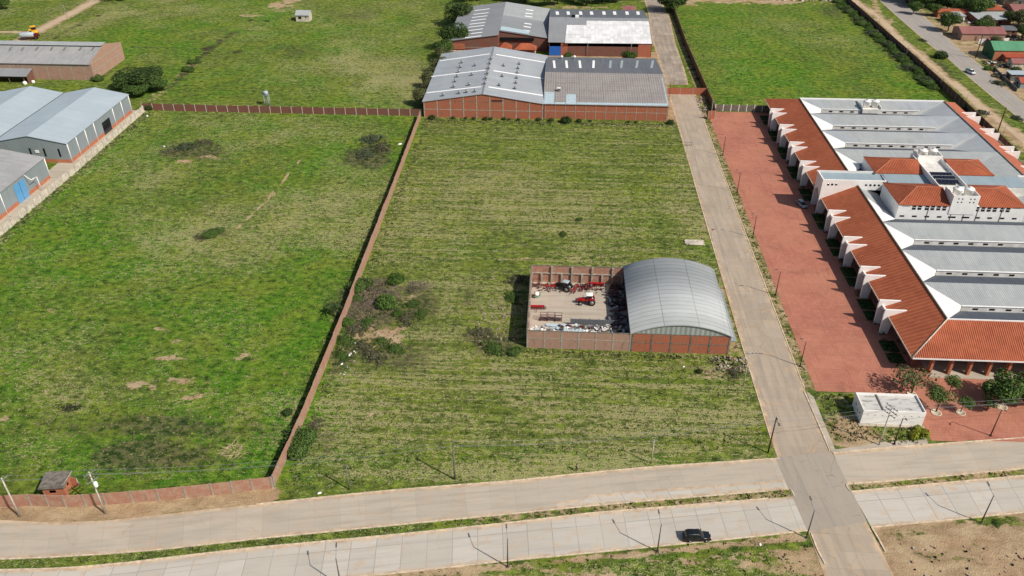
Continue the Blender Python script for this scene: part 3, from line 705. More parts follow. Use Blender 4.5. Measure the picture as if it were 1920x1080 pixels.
def strip_on(T, pa, pb, p0, n, w, m, name='skylight', along=True, lift=.03):
    """translucent strip between two roof points seen at pixels pa, pb"""
    a = onpl(*pa, p0, n); b = onpl(*pb, p0, n); n = Vector(n).normalized()
    d = (b-a).normalized(); s = n.cross(d)*w/2; u = n*lift
    mb = MB(); mb.prism([a-s+u, b-s+u, b+s+u, a+s+u], -n*.02); return mb.build(name, m, T)

# ------------------------------------------------------------------ warehouse with vents (centre top)
T = thing('warehouse', 'large red brick warehouse with pale gabled roof dotted with turbine vents', 'warehouse', (-26.6, 288, 0))
ax0, ax1, ay0, ay1, aze, axr, azr = -49, -4.25, 288.2, 344.8, 6.0, -26.8, 9.4
gable_ns(T, ax0, ax1, ay0, ay1, aze, axr, azr, M['brick'], M['sheet_metal'])
hA = lambda x, y: (aze+(azr-aze)*(x-ax0)/(axr-ax0) if x < axr else aze+(azr-aze)*(ax1-x)/(ax1-axr))-.05
cols(T, [(x, ay0) for x in np.linspace(ax0+.3, ax1-.3, 10)], .38, 0, hA, M['conc'])
b = MB(); b.box(ax0+.6, ax1-.6, ay0-.045, ay0+.02, 3.0, 3.25); b.build('beam', M['conc'], T)
b = MB(); b.box(-41, -14, ay0-.045, ay0+.02, 6.3, 6.45); b.build('beam', M['conc_dark'], T)
b = MB(); b.box(-23.5, -19, ay0-.03, ay0+.1, 6.6, 7.1); b.build('vent_slot', M['dark'], T)
pW = (axr, 300, azr+.16); nW = Vector((-(azr-aze)/(axr-ax0), 0, 1)); nE = Vector(((azr-aze)/(ax1-axr), 0, 1))
for a_, b_ in [((825,114),(918,101)),((809,143.5),(910,131.5)),((800,174),(902,162.5))]: strip_on(T, a_, b_, pW, nW, 1.0, M['skylight'])
for a_, b_ in [((930,102),(1023,117)),((925,132.5),(1021,147.5)),((916,163),(1018,179))]: strip_on(T, a_, b_, pW, nE, 1.0, M['skylight'])
vm = None
vp = [(1545,468),(1535,503),(1523,538),(1510,573),(1495,610),(1485,650),(1645,490),(1622,560),(1600,635),(1405,715),(1525,698),(1582,690),(1645,685),(1765,440),(1755,475),(1747,510),(1738,550),(1725,587),(1718,625),(1860,493),(1850,572),(1828,640),(1977,480),(1968,513),(1963,547),(1958,585),(1952,622),(1945,663)]
for (vx, vy) in vp:
    px_, py_ = 480+vx/4, vy/4+1.5
    p = onpl(px_, py_, pW, nW if px_ < 480+1720/4+(6.0 if vy < 560 else 0) else nE)
    if vm is None: vm = attach(vent_proto(), 'roof_vent', M['steel'], T, p); v = vm
    else: v = vm.copy(); S.collection.objects.link(v); v.parent = T
    v.location = p-T.location-Vector((0, 0, .1))
# ------------------------------------------------------------------ warehouse with the brown fibre roof
T = thing('warehouse', 'red brick warehouse with brownish corrugated roof beside the closed street', 'warehouse', (19, 289, 0))
bx0, bx1, by0, by1, bz, byr, bzr = -4.0, 41.7, 289.2, 344.0, 5.7, 316.6, 8.4
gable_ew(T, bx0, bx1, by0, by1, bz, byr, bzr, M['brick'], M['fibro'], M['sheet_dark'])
cols(T, [(x, by0) for x in np.linspace(bx0+.4, bx1-.4, 13)], .2, 0, lambda x, y: bz-.1, M['conc'])
b = MB(); b.box(bx0+.3, bx1-.3, by0-.045, by0+.02, 2.9, 3.1); b.build('beam', M['conc'], T)
pB = (0, byr, bzr+.16); nS = Vector((0, -(bzr-bz)/(byr-by0), 1)); nN = Vector((0, (bzr-bz)/(by1-byr), 1))
def quad_on(T, name, pxs, p0, n, m, lift=.03):
    n2 = Vector(n).normalized(); P = [onpl(*p, p0, n)+n2*lift for p in pxs]
    mb = MB(); mb.prism(P, -n2*.02); return mb.build(name, m, T)
quad_on(T, 'roof_patch', [(1020.5,194.5),(1038.5,195.2),(1039.5,173),(1021.5,172)], pB, nS, M['sheet_blue'])
quad_on(T, 'roof_patch', [(1061,195.4),(1080,195.6),(1080,177),(1062,176.5)], pB, nS, M['sheet_blue'])
quad_on(T, 'eave_flashing', [(1040,195.2),(1060,195.4),(1060,192),(1040,191.6)], pB, nS, M['sheet_blue'], .04)
quad_on(T, 'eave_flashing', [(1081,195.6),(1252.5,198.4),(1251.5,194.2),(1081,192)], pB, nS, M['sheet_blue'], .04)
quad_on(T, 'verge_flashing', [(1250.5,194),(1253,196.5),(1242,146),(1240,144)], pB, nS, M['sheet_blue'], .05)
for i, x in enumerate((320, 413, 513, 610, 735, 818, 932, 1045)):
    X = 960+x/4; strip_on(T, (X, 127.5), (X-1.6 if i < 3 else X-1+.6*i, 113.5), pB, nN, .95, M['skylight'] if i < 4 else M['skylight_dull'])
for (vx, vy) in [(1048,171)]:
    p = onpl(vx, vy, pB, nS); v = MB(); v.box(-.5,.5,-.5,.5,0,1.2); v.box(-.62,.62,-.62,.62,1.2,1.35,1); attach(v, 'chimney', [M['conc_dark'], M['white']], T, p)
for (vx, vy) in [(1053,110),(1077,110)]:
    p = onpl(vx, vy, pB, nN); attach(vent_proto(), 'roof_vent', M['white'], T, p)
# ------------------------------------------------------------------ rear left warehouse
T = thing('warehouse', 'rear brick warehouse with dark grey gabled roof and rows of white skylight strips', 'warehouse', (-26, 364, 0))
cx0, cx1, cxr, cze, czr = -48.6, -4.2, -26.2, 6.0, 9.0
w = MB()
w.prism([(cx0,364,0),(cxr,364,0),(cxr,364,czr),(cx0,364,cze)], (0,.25,0)); w.prism([(cxr,370.6,0),(cx1,370.6,0),(cx1,370.6,cze),(cxr,370.6,czr)], (0,.25,0))
w.box(cxr-.25, cxr, 364.25, 370.6, 0, czr-.1); w.box(cx0, cx0+.25, 364.25, 420, 0, cze-.02); w.box(cx1-.25, cx1, 370.85, 419, 0, cze-.02)
w.prism([(cx0,420,0),(cx1,420,0),(cx1,420,cze),(cxr,420,czr),(cx0,420,cze)], (0,.25,0))
w.build('wall', M['brick_dark'], T)
sl = (czr-cze)/(cxr-cx0); sr = (czr-cze)/(cx1-cxr); e = .16
r = MB(); r.slab([(cx0-.4,363.5,cze-sl*.4+e),(cxr,363.5,czr+e),(cxr,420.6,czr+e),(cx0-.4,420.6,cze-sl*.4+e)], .14); r.build('roof', M['sheet_mid'], T)
r = MB(); r.slab([(cxr,370.2,czr+e),(cx1+.4,370.2,cze-sr*.4+e),(cx1+.4,396,cze-sr*.4+e),(cxr,396,czr+e)], .14); r.build('roof', M['sheet_mid'], T)
r = MB(); r.slab([(cxr,396,czr+e+.002),(cx1+.4,396,cze-sr*.4+e),(cx1+.4,420.6,cze-sr*.4+e),(cxr,420.6,czr+e)], .14); r.build('roof', M['sheet'], T)
pC = (cxr, 390, czr+e); nWc = Vector((-sl, 0, 1)); nEc = Vector((sr, 0, 1))
for q in [(1640,80,1752,66),(1633,108,1745,95),(1620,132,1735,118),(1612,156,1725,142),(1602,182,1720,168),(1594,205,1712,190),(1585,231,1703,216),(1575,257,1697,242),(1567,283,1690,268)]:
    strip_on(T, (480+q[0]/4, q[1]/4), (480+q[2]/4, q[3]/4), pC, nWc, 1.1, M['skylight'])
for q in [(105,72,160,80),(100,98,155,105),(97,120,152,128),(93,175,147,182),(88,198,142,206),(83,226,135,233)]:
    strip_on(T, (960+q[0]/4, q[1]/4), (960+q[2]/4, q[3]/4), pC, nEc, 1.3, M['skylight'])
quad_on(T, 'awning', [(937.5,57),(991,65),(993,59),(940,49.5)], pC, nEc, M['sheet_blue'], .2)
b = MB(); b.box(cxr+.3, -10.5, 369.9, 370.5, 4.9, 6.1); b.build('loading_opening', M['dark'], T)
b = MB(); b.box(-45, -30, 363.9, 364.05, 3.2, 3.4); b.build('beam', M['conc'], T)
b = MB(); b.box(-48.5, -27, 363.85, 363.99, 0, 1.9); b.build('painted_base', M['cream'], T)
b = MB(); b.box(-47.5, -41.5, 363.6, 364.1, 2.4, 4.8); b.build('brick_infill', M['brick'], T)
# ------------------------------------------------------------------ rear right warehouse
T = thing('warehouse', 'rear warehouse with white patched roof sheets and a bright blue gate', 'warehouse', (19, 364, 0))
dx0, dx1, dy0, dy1, dz, dyr, dzr = -3.6, 42.2, 364.6, 419.6, 6.0, 391.8, 9.6
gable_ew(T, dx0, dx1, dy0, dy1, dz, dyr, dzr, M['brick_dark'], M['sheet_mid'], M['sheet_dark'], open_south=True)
pD = (0, dyr, dzr+.16); nSd = Vector((0, -(dzr-dz)/(dyr-dy0), 1)); nNd = Vector((0, (dzr-dz)/(dy1-dyr), 1))
quad_on(T, 'roof_cladding', [(1059.5,80.8),(1222.3,82),(1220,66),(1061,65)], pD, nSd, M['sheet_white'])
quad_on(T, 'roof_cladding', [(1061,64.6),(1219.6,66),(1217.6,47.5),(1063,47)], pD, nSd, M['sheet_white'], .035)
quad_on(T, 'roof_cladding', [(1099.5,46.8),(1217.5,47.2),(1216,40),(1100,39)], pD, nSd, M['sheet_white'], .04)
for x in (340, 422, 515, 597, 690, 770, 863, 945):
    X = 960+x/4; strip_on(T, (X+.6, 27.6), (X-.6, 21.5), pD, nNd, 1.5, M['skylight'])
b = MB(); b.box(dx0+8.4, dx1-6, dy0-.1, dy0+.15, 0, 4.4); b.build('wall', M['brick_dark'], T)
b = MB(); b.box(dx0+8.4, dx1-6, dy0+4, dy0+4.2, 0, 5.6); b.build('interior_shade', M['dark'], T)  # near-black sheet standing in for the shade inside the open front
b = MB(); b.box(dx1-6, dx1-.3, dy0-.1, dy0+.15, 0, 5.9); b.build('wall', M['brick'], T)
b = MB(); b.box(dx0+5.4, dx0+8.4, dy0-.1, dy0+.15, 0, 5.9); b.build('wall', M['brick'], T)
b = MB(); b.box(dx0+.3, dx0+5.4, dy0-.2, dy0-.02, .1, 4.2)
for i in range(6): b.box(dx0+.3+i*1.0, dx0+.42+i*1.0, dy0-.26, dy0-.2, .1, 4.2)
b.build('gate', M['blue_gate'], T)
p = onpl(1078, 31.5, pD, nSd); b = MB(); b.box(-1.6, 0, -.8, .4, -.4, .9); b.box(.2, 1.8, -.8, .6, -.4, .8, 1); attach(b, 'rooftop_unit', [M['dark'], M['white']], T, p)
# link roof bits between front blocks
_k1, _k2 = g(947, 90, 2.9), g(985, 92, 2.9)
for (x, y, w_, d_, lab) in [(_k1[0], _k1[1]+1.5, 6.2, 5.0, 'small hipped terracotta roof kiosk between the warehouses, left of the larger one'), (_k2[0], _k2[1]+2, 10.0, 6.0, 'larger terracotta roofed open kiosk on white posts between the warehouses')]:
    K = thing('kiosk', lab, 'kiosk', (x, y, 0))
    b = MB(); b.hip(x-w_/2, x+w_/2, y-d_/2, y+d_/2, 2.9, 5.0, t=.15); b.build('roof', M['tile'], K)
    for sx in (-1, 1):
        for sy in (-1, 1):
            b = MB(); b.box(x+sx*(w_/2-.5)-.1, x+sx*(w_/2-.5)+.1, y+sy*(d_/2-.4)-.1, y+sy*(d_/2-.4)+.1, 0, 2.85); b.build('post', M['white'], K)
    b = MB(); b.box(x-w_/2+.8, x+w_/2-.8, y-.3, y+d_/2-.6, 0, 2.6); b.build('wall', M['brick_dark'], K)
# small annex top
T = thing('brick_shed', 'small brick shed with pinkish lean-to roof behind the rear warehouse', 'shed', (36.5, 428, 0))
P0 = g(1181,17); b = MB(); b.box(33.6, 40.3, 428, 434, 0, 3.2); b.build('wall', M['brick'], T)
b = MB(); b.slab([(33.2,427.6,3.3),(39.6,427.6,3.3),(39.6,434.4,4.6),(33.2,434.4,4.6)], .15); b.build('roof', M['sheet_red'], T)
b = MB(); b.box(35, 36, 427.95, 428.1, 0, 2); b.build('door', M['dark'], T)
# ------------------------------------------------------------------ brick enclosure and arched shed
T = thing('brick_enclosure', 'open brick yard enclosure with concrete columns next to the arched shed', 'enclosure', (-4.9, 149, 0))
ex0, ex1, ey0, ey1, eh = -4.9, 18.9, 149.0, 177.3, 4.85
b = MB(); b.box(ex0, ex1, ey0, ey0+.2, 0, eh); b.build('wall', M['brick_pale'], T)
b = MB(); b.box(ex0, ex1, ey1-.2, ey1, 0, eh); b.build('wall', M['brick_wall'], T)
b = MB(); b.box(ex0, ex0+.2, ey0+.203, ey1-.203, 0, eh); b.build('wall', M['brick'], T)
for (x, y0_, y1_) in [(x, ey0, ey0+.2) for x in np.linspace(ex0+.2, ex1-.2, 7)]:
    b = MB(); b.box(x-.17, x+.17, ey0-.05, ey0+.26, 0, eh+.03); b.build('column', M['conc'], T)
for i, x in enumerate(np.linspace(ex0+.2, ex1-.3, 10)):
    b = MB(); b.box(x-.24, x+.24, ey1-.6, ey1+.05, 0, (eh+.03) if i % 2 == 0 or i < 1 else 2.7); b.build('column', M['conc'], T)
for y in np.linspace(ey0+4, ey1-4, 6):
    b = MB(); b.box(ex0-.05, ex0+.45, y-.17, y+.17, 0, eh+.03); b.build('column', M['conc'], T)
b = MB(); b.box(ex0+.4, ex1, ey1-.45, ey1-.18, 2.65, 2.9); b.box(ex0+.4, ex1-.2, ey0-.04, ey0+.02, 2.75, 2.95); b.box(ex0+.18, ex0+.4, ey0+.3, ey1-.6, 2.65, 2.9); b.build('beam', M['conc'], T)
b = MB(); b.box(ex0-.04, ex1, ey0-.04, ey0+.24, eh+.002, eh+.1); b.box(ex0-.04, ex1, ey1-.24, ey1+.04, eh+.002, eh+.1); b.box(ex0-.04, ex0+.24, ey0+.25, ey1-.25, eh+.002, eh+.1); b.build('coping', M['conc_dark'], T)
sheet('yard_floor', [(ex0+.2, ex1+12, ey0+.2, ey1-.2)], .03, M['apron'])
T = thing('arched_shed', 'tall shed with silvery arched sheet roof over red brick walls by the street', 'shed', (30, 149, 0))
sx0, sx1, sy0, sy1, se, sr_ = 18.95, 41.1, 149.0, 177.4, 5.15, 7.85
half = (sx1-sx0)/2; rise = sr_-se; Rr = (half*half+rise*rise)/(2*rise); xc = (sx0+sx1)/2; zc = sr_-Rr
def archpts(y, n=28, dr=0, ov=.35):
    a0 = math.asin((half+ov)/Rr); out = []
    for i in range(n+1):
        a = -a0+2*a0*i/n; out.append((xc+(Rr+dr)*math.sin(a), y, zc+(Rr+dr)*math.cos(a)))
    return out
n_ = 28
def arch_strip(ya, yb, n=28):
    mb = MB(); mb.uv = []
    A, B = archpts(ya, n, .12), archpts(yb, n, .12); C, D = archpts(ya, n, .02), archpts(yb, n, .02)
    vs = A+B+C+D; mb.add(vs, [(i, i+1, n+1+i+1, n+1+i) for i in range(n)]+[(2*(n+1)+i+1, 2*(n+1)+i, 3*(n+1)+i, 3*(n+1)+i+1) for i in range(n)]+
           [(2*(n+1)+i, 2*(n+1)+i+1, i+1, i) for i in range(n)]+[(n+1+i, n+1+i+1, 3*(n+1)+i+1, 3*(n+1)+i) for i in range(n)], 0, True)
    arc = 2*math.asin((half+.35)/Rr)*Rr
    for v in range(4*(n+1)): mb.uv.append((vs[v][1], arc*((v % (n+1))/n)))
    return mb
# roof: sheets along the arch, each lapped over the next
mb = arch_strip(sy0-.3, sy1+.3); mb.build('arched_roof', M['arch'], T)
mb = MB(); A = archpts(0, 24, 0, -.1); pts = [(p[0], sy0+.02, p[2]) for p in A]; mb.prism([(sx0+.1, sy0+.02, se-.1)]+pts+[(sx1-.1, sy0+.02, se-.1)], (0, .1, 0)); mb.build('gable_cladding', M['wall_fill'], T)
mb = MB(); pts = [(p[0], sy1-.12, p[2]) for p in A]; mb.prism([(sx0+.1, sy1-.12, se-.1)]+pts+[(sx1-.1, sy1-.12, se-.1)], (0, .1, 0)); mb.build('gable_cladding', M['wall_fill'], T)
b = MB(); b.box(sx0, sx1, sy0-.03, sy0+.2, 0, se-.12); b.build('wall', M['brick'], T)
b = MB(); b.box(sx0, sx1, sy1-.2, sy1, 0, se-.12); b.box(sx1-.2, sx1, sy0+.203, sy1-.203, 0, 3.2); b.build('wall', M['brick'], T)
b = MB(); b.box(sx1-.12, sx1, sy0+.3, sy1-.3, 3.21, se-.1); b.build('side_cladding', M['wall_fill'], T)
for x in np.linspace(sx0+.2, sx1-.2, 6):
    b = MB(); b.box(x-.18, x+.18, sy0-.09, sy0-.033, 0, se-.1); b.build('column', M['conc_dark'], T)
b = MB(); b.box(sx0+.4, sx1-.4, sy0-.07, sy0-.032, 2.5, 2.72); b.box(sx0, sx1, sy0-.07, sy0-.032, se-.11, se+.04); b.build('beam', M['conc_dark'], T)
for y in np.linspace(sy0+.6, sy1-.6, 6):
    b = MB(); b.box(sx0-.15, sx0+.2, y-.18, y+.18, 0, se); b.build('column', M['steel_dark'], T)
b = MB(); b.slab([(sx1+.1,sy0+1,3.3),(sx1+1.7,sy0+1,3.0),(sx1+1.7,sy1-6,3.0),(sx1+.1,sy1-6,3.3)], .1); b.build('side_canopy', M['wall_blue'], T)
# ------------------------------------------------------------------ market hall (right)
T = thing('market_hall', 'huge white market hall with terracotta tile roofs around rows of grey sawtooth roofs', 'market hall', (79, 222, 0))
X0, X1, Y0, Y1 = 79.0, 149.2, 143.6, 301.0
RX0, RX1, RY0, RY1 = 88.5, 139.7, 152.3, 289.6
ZE, ZR, ZV = 5.0, 9.4, 7.0
HY0, HY1 = 219.0, 225.0
def rf(name, pts, m, t=.16): mb = MB(); mb.slab([tuple(p) for p in pts], t); return mb.build(name, m, T)
rf('tiled_roof', [(X0,Y0,ZE),(X1,Y0,ZE),(RX1,RY0,ZR),(RX0,RY0,ZR)], M['tile'])
rf('tiled_roof', [(X0,HY0-.02,ZE),(X0,Y0,ZE),(RX0,RY0,ZR),(RX0,HY0-.02,ZR)], M['tile_w'])
rf('tiled_roof', [(X0,Y1,ZE),(X0,HY1+.02,ZE),(RX0,HY1+.02,ZR),(RX0,RY1,ZR)], M['tile_w'])
rf('tiled_roof', [(RX1,RY0,ZR),(X1,Y0,ZE),(X1,HY0-.02,ZE),(RX1,HY0-.02,ZR)], M['tile_e'])
rf('tiled_roof', [(RX1,HY1+.02,ZR),(X1,HY1+.02,ZE),(X1,Y1,ZE),(RX1,RY1,ZR)], M['tile_e'])
rf('tiled_roof', [(RX0,RY1,ZR),(RX1,RY1,ZR),(X1,Y1,ZE),(X0,Y1,ZE)], M['tile'])
# ridge parapet and hip caps
for (a1, a2, b1, b2, c1, c2, mm) in [(RX0-.12,RX0+.12,RY0+.15,HY0-.1,ZR-.05,ZR+.22,'conc_dark'),(RX0-.12,RX0+.12,HY1+.1,RY1-.12,ZR-.05,ZR+.22,'conc_dark'),(RX1-.12,RX1+.12,RY0+.15,HY0-.1,ZR-.05,ZR+.22,'conc_dark'),(RX1-.12,RX1+.12,HY1+.1,RY1-.12,ZR-.05,ZR+.22,'conc_dark'),(RX0-.12,RX1+.12,RY0-.13,RY0+.13,ZR-.05,ZR+.2,'white'),(RX0,RX1,RY1-.1,RY1+.25,ZR-.4,ZR+.35,'white')]:
    b = MB(); b.box(a1, a2, b1, b2, c1, c2); b.build('parapet', M[mm], T)
b = MB(); b.tube((X0,Y0,ZE+.03),(RX0,RY0,ZR+.05), .16, .16, 6); b.build('hip_cap', M['cream'], T); b = MB(); b.tube((X1,Y0,ZE+.03),(RX1,RY0,ZR+.05), .16, .16, 6); b.build('hip_cap', M['cream'], T)
b = MB(); b.box(X0+.1, X1-.1, Y0-.12, Y0-.003, ZE-.32, ZE-.01); b.build('gutter', M['white'], T)
b = MB(); b.box(X0-.12, X0-.003, Y0, HY0-.3, ZE-.32, ZE-.01); b.box(X0-.12, X0-.003, HY1+.3, Y1, ZE-.32, ZE-.01); b.build('gutter', M['cream'], T)
# outer walls under the eaves
b = MB(); b.box(84.4, 84.7, 149.3, 296, 0, 6.8); b.box(143.6, 143.9, 149.3, 296, 0, 6.8); b.box(84.7, 143.6, 295.7, 296, 0, 6.8); b.build('wall', M['brick_dark'], T)
b = MB(); b.box(84.7, 143.6, 149.0, 149.3, 0, 1.0); b.build('wall', M['brick_dark'], T)
b = MB(); b.box(84.7, 143.6, 149.1, 149.2, 1.0, 6.8); b.build('shop_glass', M['glass'], T)
x = 81.0; k = 0
b = MB(); xs_ = np.arange(84.7, 143.5, 3.1)
for x in xs_: b.box(x-.09, x+.09, 148.85, 149.08, 1.0, 4.2)
b.box(84.7, 143.5, 148.85, 149.08, 4.2, 4.35); b.box(84.7, 143.5, 148.84, 149.07, .98, 1.12); b.build('shop_frame', M['white'], T)
pr = None
for i in range(16):
    x = 84.3+4.14*i
    b = MB(); b.box(x-.28, x+.28, 144.4, 145.5, 0, 5.2); b.build('pier', M['brick_orange'], T)
for i in range(34):
    y = 147.3+4.4*i
    if abs(y-222) < 4 or min(abs(y-q) for q in (161,176,191,206,239,254,269,284)) < 2.3: continue
    b = MB(); b.box(81.0, 81.9, y-.25, y+.25, 0, 5.4); b.build('pier', M['brick_dark'], T)
# portals: pairs of white fins
finw = [(78.0,0),(79.9,0),(80.4,4.9),(82.9,6.75),(77.85,6.85),(77.75,5.5)]
for side in (0, 1):
    for yb in (159.0, 174.0, 189.0, 204.0, 237.0, 252.0, 267.0, 282.0):
        if side == 1 and yb < 230: continue
        b = MB()
        for yy in (yb, yb+4.0):
            P = [((p[0] if side == 0 else 228.2-p[0]), yy, p[1]) for p in finw]
            b.prism(P, (0, .42, 0))
        xa = 77.9 if side == 0 else 150.3
        b.box(xa+.75 if side == 0 else xa-.75, xa+1.15 if side == 0 else xa-.35, yb+.43, yb+3.99, 4.95, 5.55)
        po = b.build('portal', M['white'], T)
        b = MB(); b.lathe((xa+.66 if side == 0 else xa-.3, yb+2.2, 5.25), [(.16, 0), (.16, .12)], 10, axis='x'); b.build('spout', M['dark'], po)
for yb in (147.5, 163.9, 178.9, 193.9, 208.9, 226.5, 241.9, 256.9, 271.9, 286.9):
    L_ = 9.6 if yb not in (147.5, 226.5) else 8.8
    for y0_, y1_ in ((yb+.3, yb+L_/2-.3), (yb+L_/2+.2, yb+L_)):
        q = MB(); q.face((76.9,y0_,.035),(80.6,y0_,.035),(80.6,y1_,.035),(76.9,y1_,.035)); q.build('grass_bed', M['bed'], T)
# entrance hall
P = [(78.3,0),(80.4,0),(81.2,4.6),(88.5,8.0),(96.5,8.0),(96.5,11.0),(78.3,11.0)]
b = MB(); b.prism([(p[0], HY0, p[1]) for p in P], (0, .4, 0)); b.prism([(p[0], HY1-.4, p[1]) for p in P], (0, .4, 0))
b.prism([(78.3,HY0+.41,5.2),(78.3,HY0+3,7.2),(78.3,HY1-.41,5.2),(78.3,HY1-.41,11),(78.3,HY0+.41,11)], (.35, 0, 0)); b.box(96.2, 96.5, HY0+.41, HY1-.41, 7, 11.0)
b.build('entrance_wall', M['white'], T)
b = MB(); b.slab([(78.7,HY0+.45,10.5),(96.1,HY0+.45,10.5),(96.1,HY1-.45,10.75),(78.7,HY1-.45,10.75)], .15); b.build('entrance_roof', M['sheet_teal'], T)
b = MB(); b.box(77.9, 96.7, HY1-.42, HY1+.05, 11.0, 11.22); b.build('coping', M['white_dirty'], T)
for (px_, py_) in [(1553,346),(1560.5,346),(1568,346),(1624,347),(1632,347.3),(1640,347.5),(1648,347.6)]:
    p = onpl(px_, py_, (0, HY0, 0), (0, 1, 0)); b = MB(); b.lathe((p.x, HY0-.02, p.z), [(.36, 0), (.36, .05)], 12, axis='y'); b.build('round_window', M['glass'], T)
b = MB(); b.box(149.2-5.5, 152, HY0, HY0+.4, 0, 11); b.box(135.8, 152, HY0, HY0+.35, 7.5, 11); b.box(135.8, 152, HY1-.4, HY1, 7.5, 11); b.build('entrance_wall', M['white'], T)
b = MB(); b.slab([(136,HY0+.4,10.6),(152,HY0+.4,10.6),(152,HY1-.45,10.7),(136,HY1-.45,10.7)], .15); b.build('entrance_roof', M['sheet'], T)
for (px_, py_) in [(1901,353.5),(1909,353.7),(1917,353.9)]:
    p = onpl(px_, py_, (0, HY0, 0), (0, 1, 0)); b = MB(); b.lathe((p.x, HY0-.02, p.z), [(.36, 0), (.36, .05)], 12, axis='y'); b.build('round_window', M['glass'], T)
# sawtooth rows: ridge(yr) -> dark slope down to valley -> clerestory -> light slope up to next ridge
XV0, XV1 = 94.7, 128.6
ZC = 8.45
south = [152.3, 167.6, 182.6, 197.2]; north = [230.2, 245.3, 260.2, 275.2]
def saw(yr, yn, last=False, x1=XV1):
    yv = yr+7.0
    rf('sheet_roof', [(RX0,yr,ZR-.02),(x1+2.5,yr,ZR-.02),(x1,yv,ZV),(XV0,yv,ZV)], M['sheet_shaded'], .1)
    rf('sheet_roof', [(x1+2.5,yr,ZR-.02),(RX1,yr,ZR-.02),(x1,yv,ZV)], M['sheet'], .1)  # lit east end of the same slope, in the paler sheet
    if yr < 200: rf('sheet_roof', [(XV0,yv,ZC),(x1,yv,ZC),(RX1,yn,ZR-.03),(RX0,yn,ZR-.03)], M['sheet'], .1)
    else:
        rf('sheet_roof', [(XV0+3,yv,ZC),(x1-3,yv,ZC),(x1-6.5,yn,ZR-.03),(RX0+6.5,yn,ZR-.03)], M['sheet'], .1)
        rf('sheet_roof', [(XV0,yv,ZC),(XV0+3,yv,ZC),(RX0+6.5,yn,ZR-.03),(RX0,yn,ZR-.03)], M['sheet_metal'], .1); rf('sheet_roof', [(x1-3,yv,ZC),(x1,yv,ZC),(RX1,yn,ZR-.03),(x1-6.5,yn,ZR-.03)], M['sheet_metal'], .1)
    rf('white_roof', [(RX0,yn,ZR-.04),(RX0,yr,ZR-.04),(XV0,yv,ZV+.02),(XV0,yv+.001,ZC)], M['white'], .08)
    c = MB(); c.prism([(RX1,yn-.02,ZR-.06),(x1+.01,yv,ZV+.02),(x1+.01,yv,ZC-.02)], (-.1, 0, 0)); c.build('gable_infill', M['sheet'], T)
    rf('sheet_roof', [(RX1,yr,ZR-.04),(RX1,yn,ZR-.04),(x1,yv,ZV+.02)], M['sheet_metal'], .08)
    c = MB(); c.box(XV0+.05, x1-.05, yv-.12, yv+.08, ZV-.05, ZC-.1); c.build('clerestory_wall', M['white_dirty'], T)
    c = MB(); c.box(XV0-.05, x1+.05, yv-.3, yv+.12, ZC+.0, ZC+.12); c.build('clerestory_cap', M['white'], T)
    xx = XV0+3.2
    xmax = 103+(yr-150)*.22 if yr < 200 else x1-1
    while xx < min(xmax+9, x1-1.0):
        c = MB(); c.box(xx-.62, xx+.62, yv-.16, yv-.10, ZV+.45, ZV+.95); c.build('clerestory_window', M['dark'], T); xx += 3.75
for i, yr in enumerate(south):
    if i < 3: saw(yr, south[i+1])
for i, yr in enumerate(north):
    if i > 0: saw(yr, north[i+1] if i < 3 else RY1)
# roofs around the central block
rf('sheet_roof', [(RX0,197.2,ZR-.02),(RX1,197.2,ZR-.02),(XV1,203.5,ZV),(XV0,203.5,ZV)], M['sheet_shaded'], .1)
rf('white_roof', [(RX0,212.4,ZR-.04),(RX0,197.2,ZR-.04),(XV0,203.5,ZV),(XV0+.01,204.2,ZV)], M['white'], .08)
rf('sheet_roof', [(RX0,219,ZR-.5),(RX0,212.4,ZR-.05),(XV0,204.2,ZV),(XV0,219,ZV)], M['sheet'], .08)
rf('sheet_roof', [(RX1,197.2,ZR-.04),(RX1,219,ZR-.04),(XV1-.2,219,ZV),(XV1-.2,203.5,ZV)], M['sheet'], .08)
rf('sheet_roof', [(XV0,235.2,ZC),(XV1,235.2,ZC),(RX1,245.3,ZR-.03),(RX0,245.3,ZR-.03)], M['sheet'], .1)
rf('white_roof', [(RX0,245.3,ZR-.04),(RX0,226,ZR-.04),(95.5,236.5,ZV+.5),(95.0,237.5,ZC)], M['white'], .08)
rf('sheet_roof', [(RX0,225.1,ZV),(XV0,225.1,ZV),(XV0,236,ZV+.2),(RX0+3,231,ZR-.7)], M['sheet_dark'], .1)
rf('sheet_roof', [(RX1,226,ZR-.04),(RX1,245.3,ZR-.04),(XV1-.2,235.5,ZC),(XV1-.2,225.5,ZV)], M['sheet'], .08)
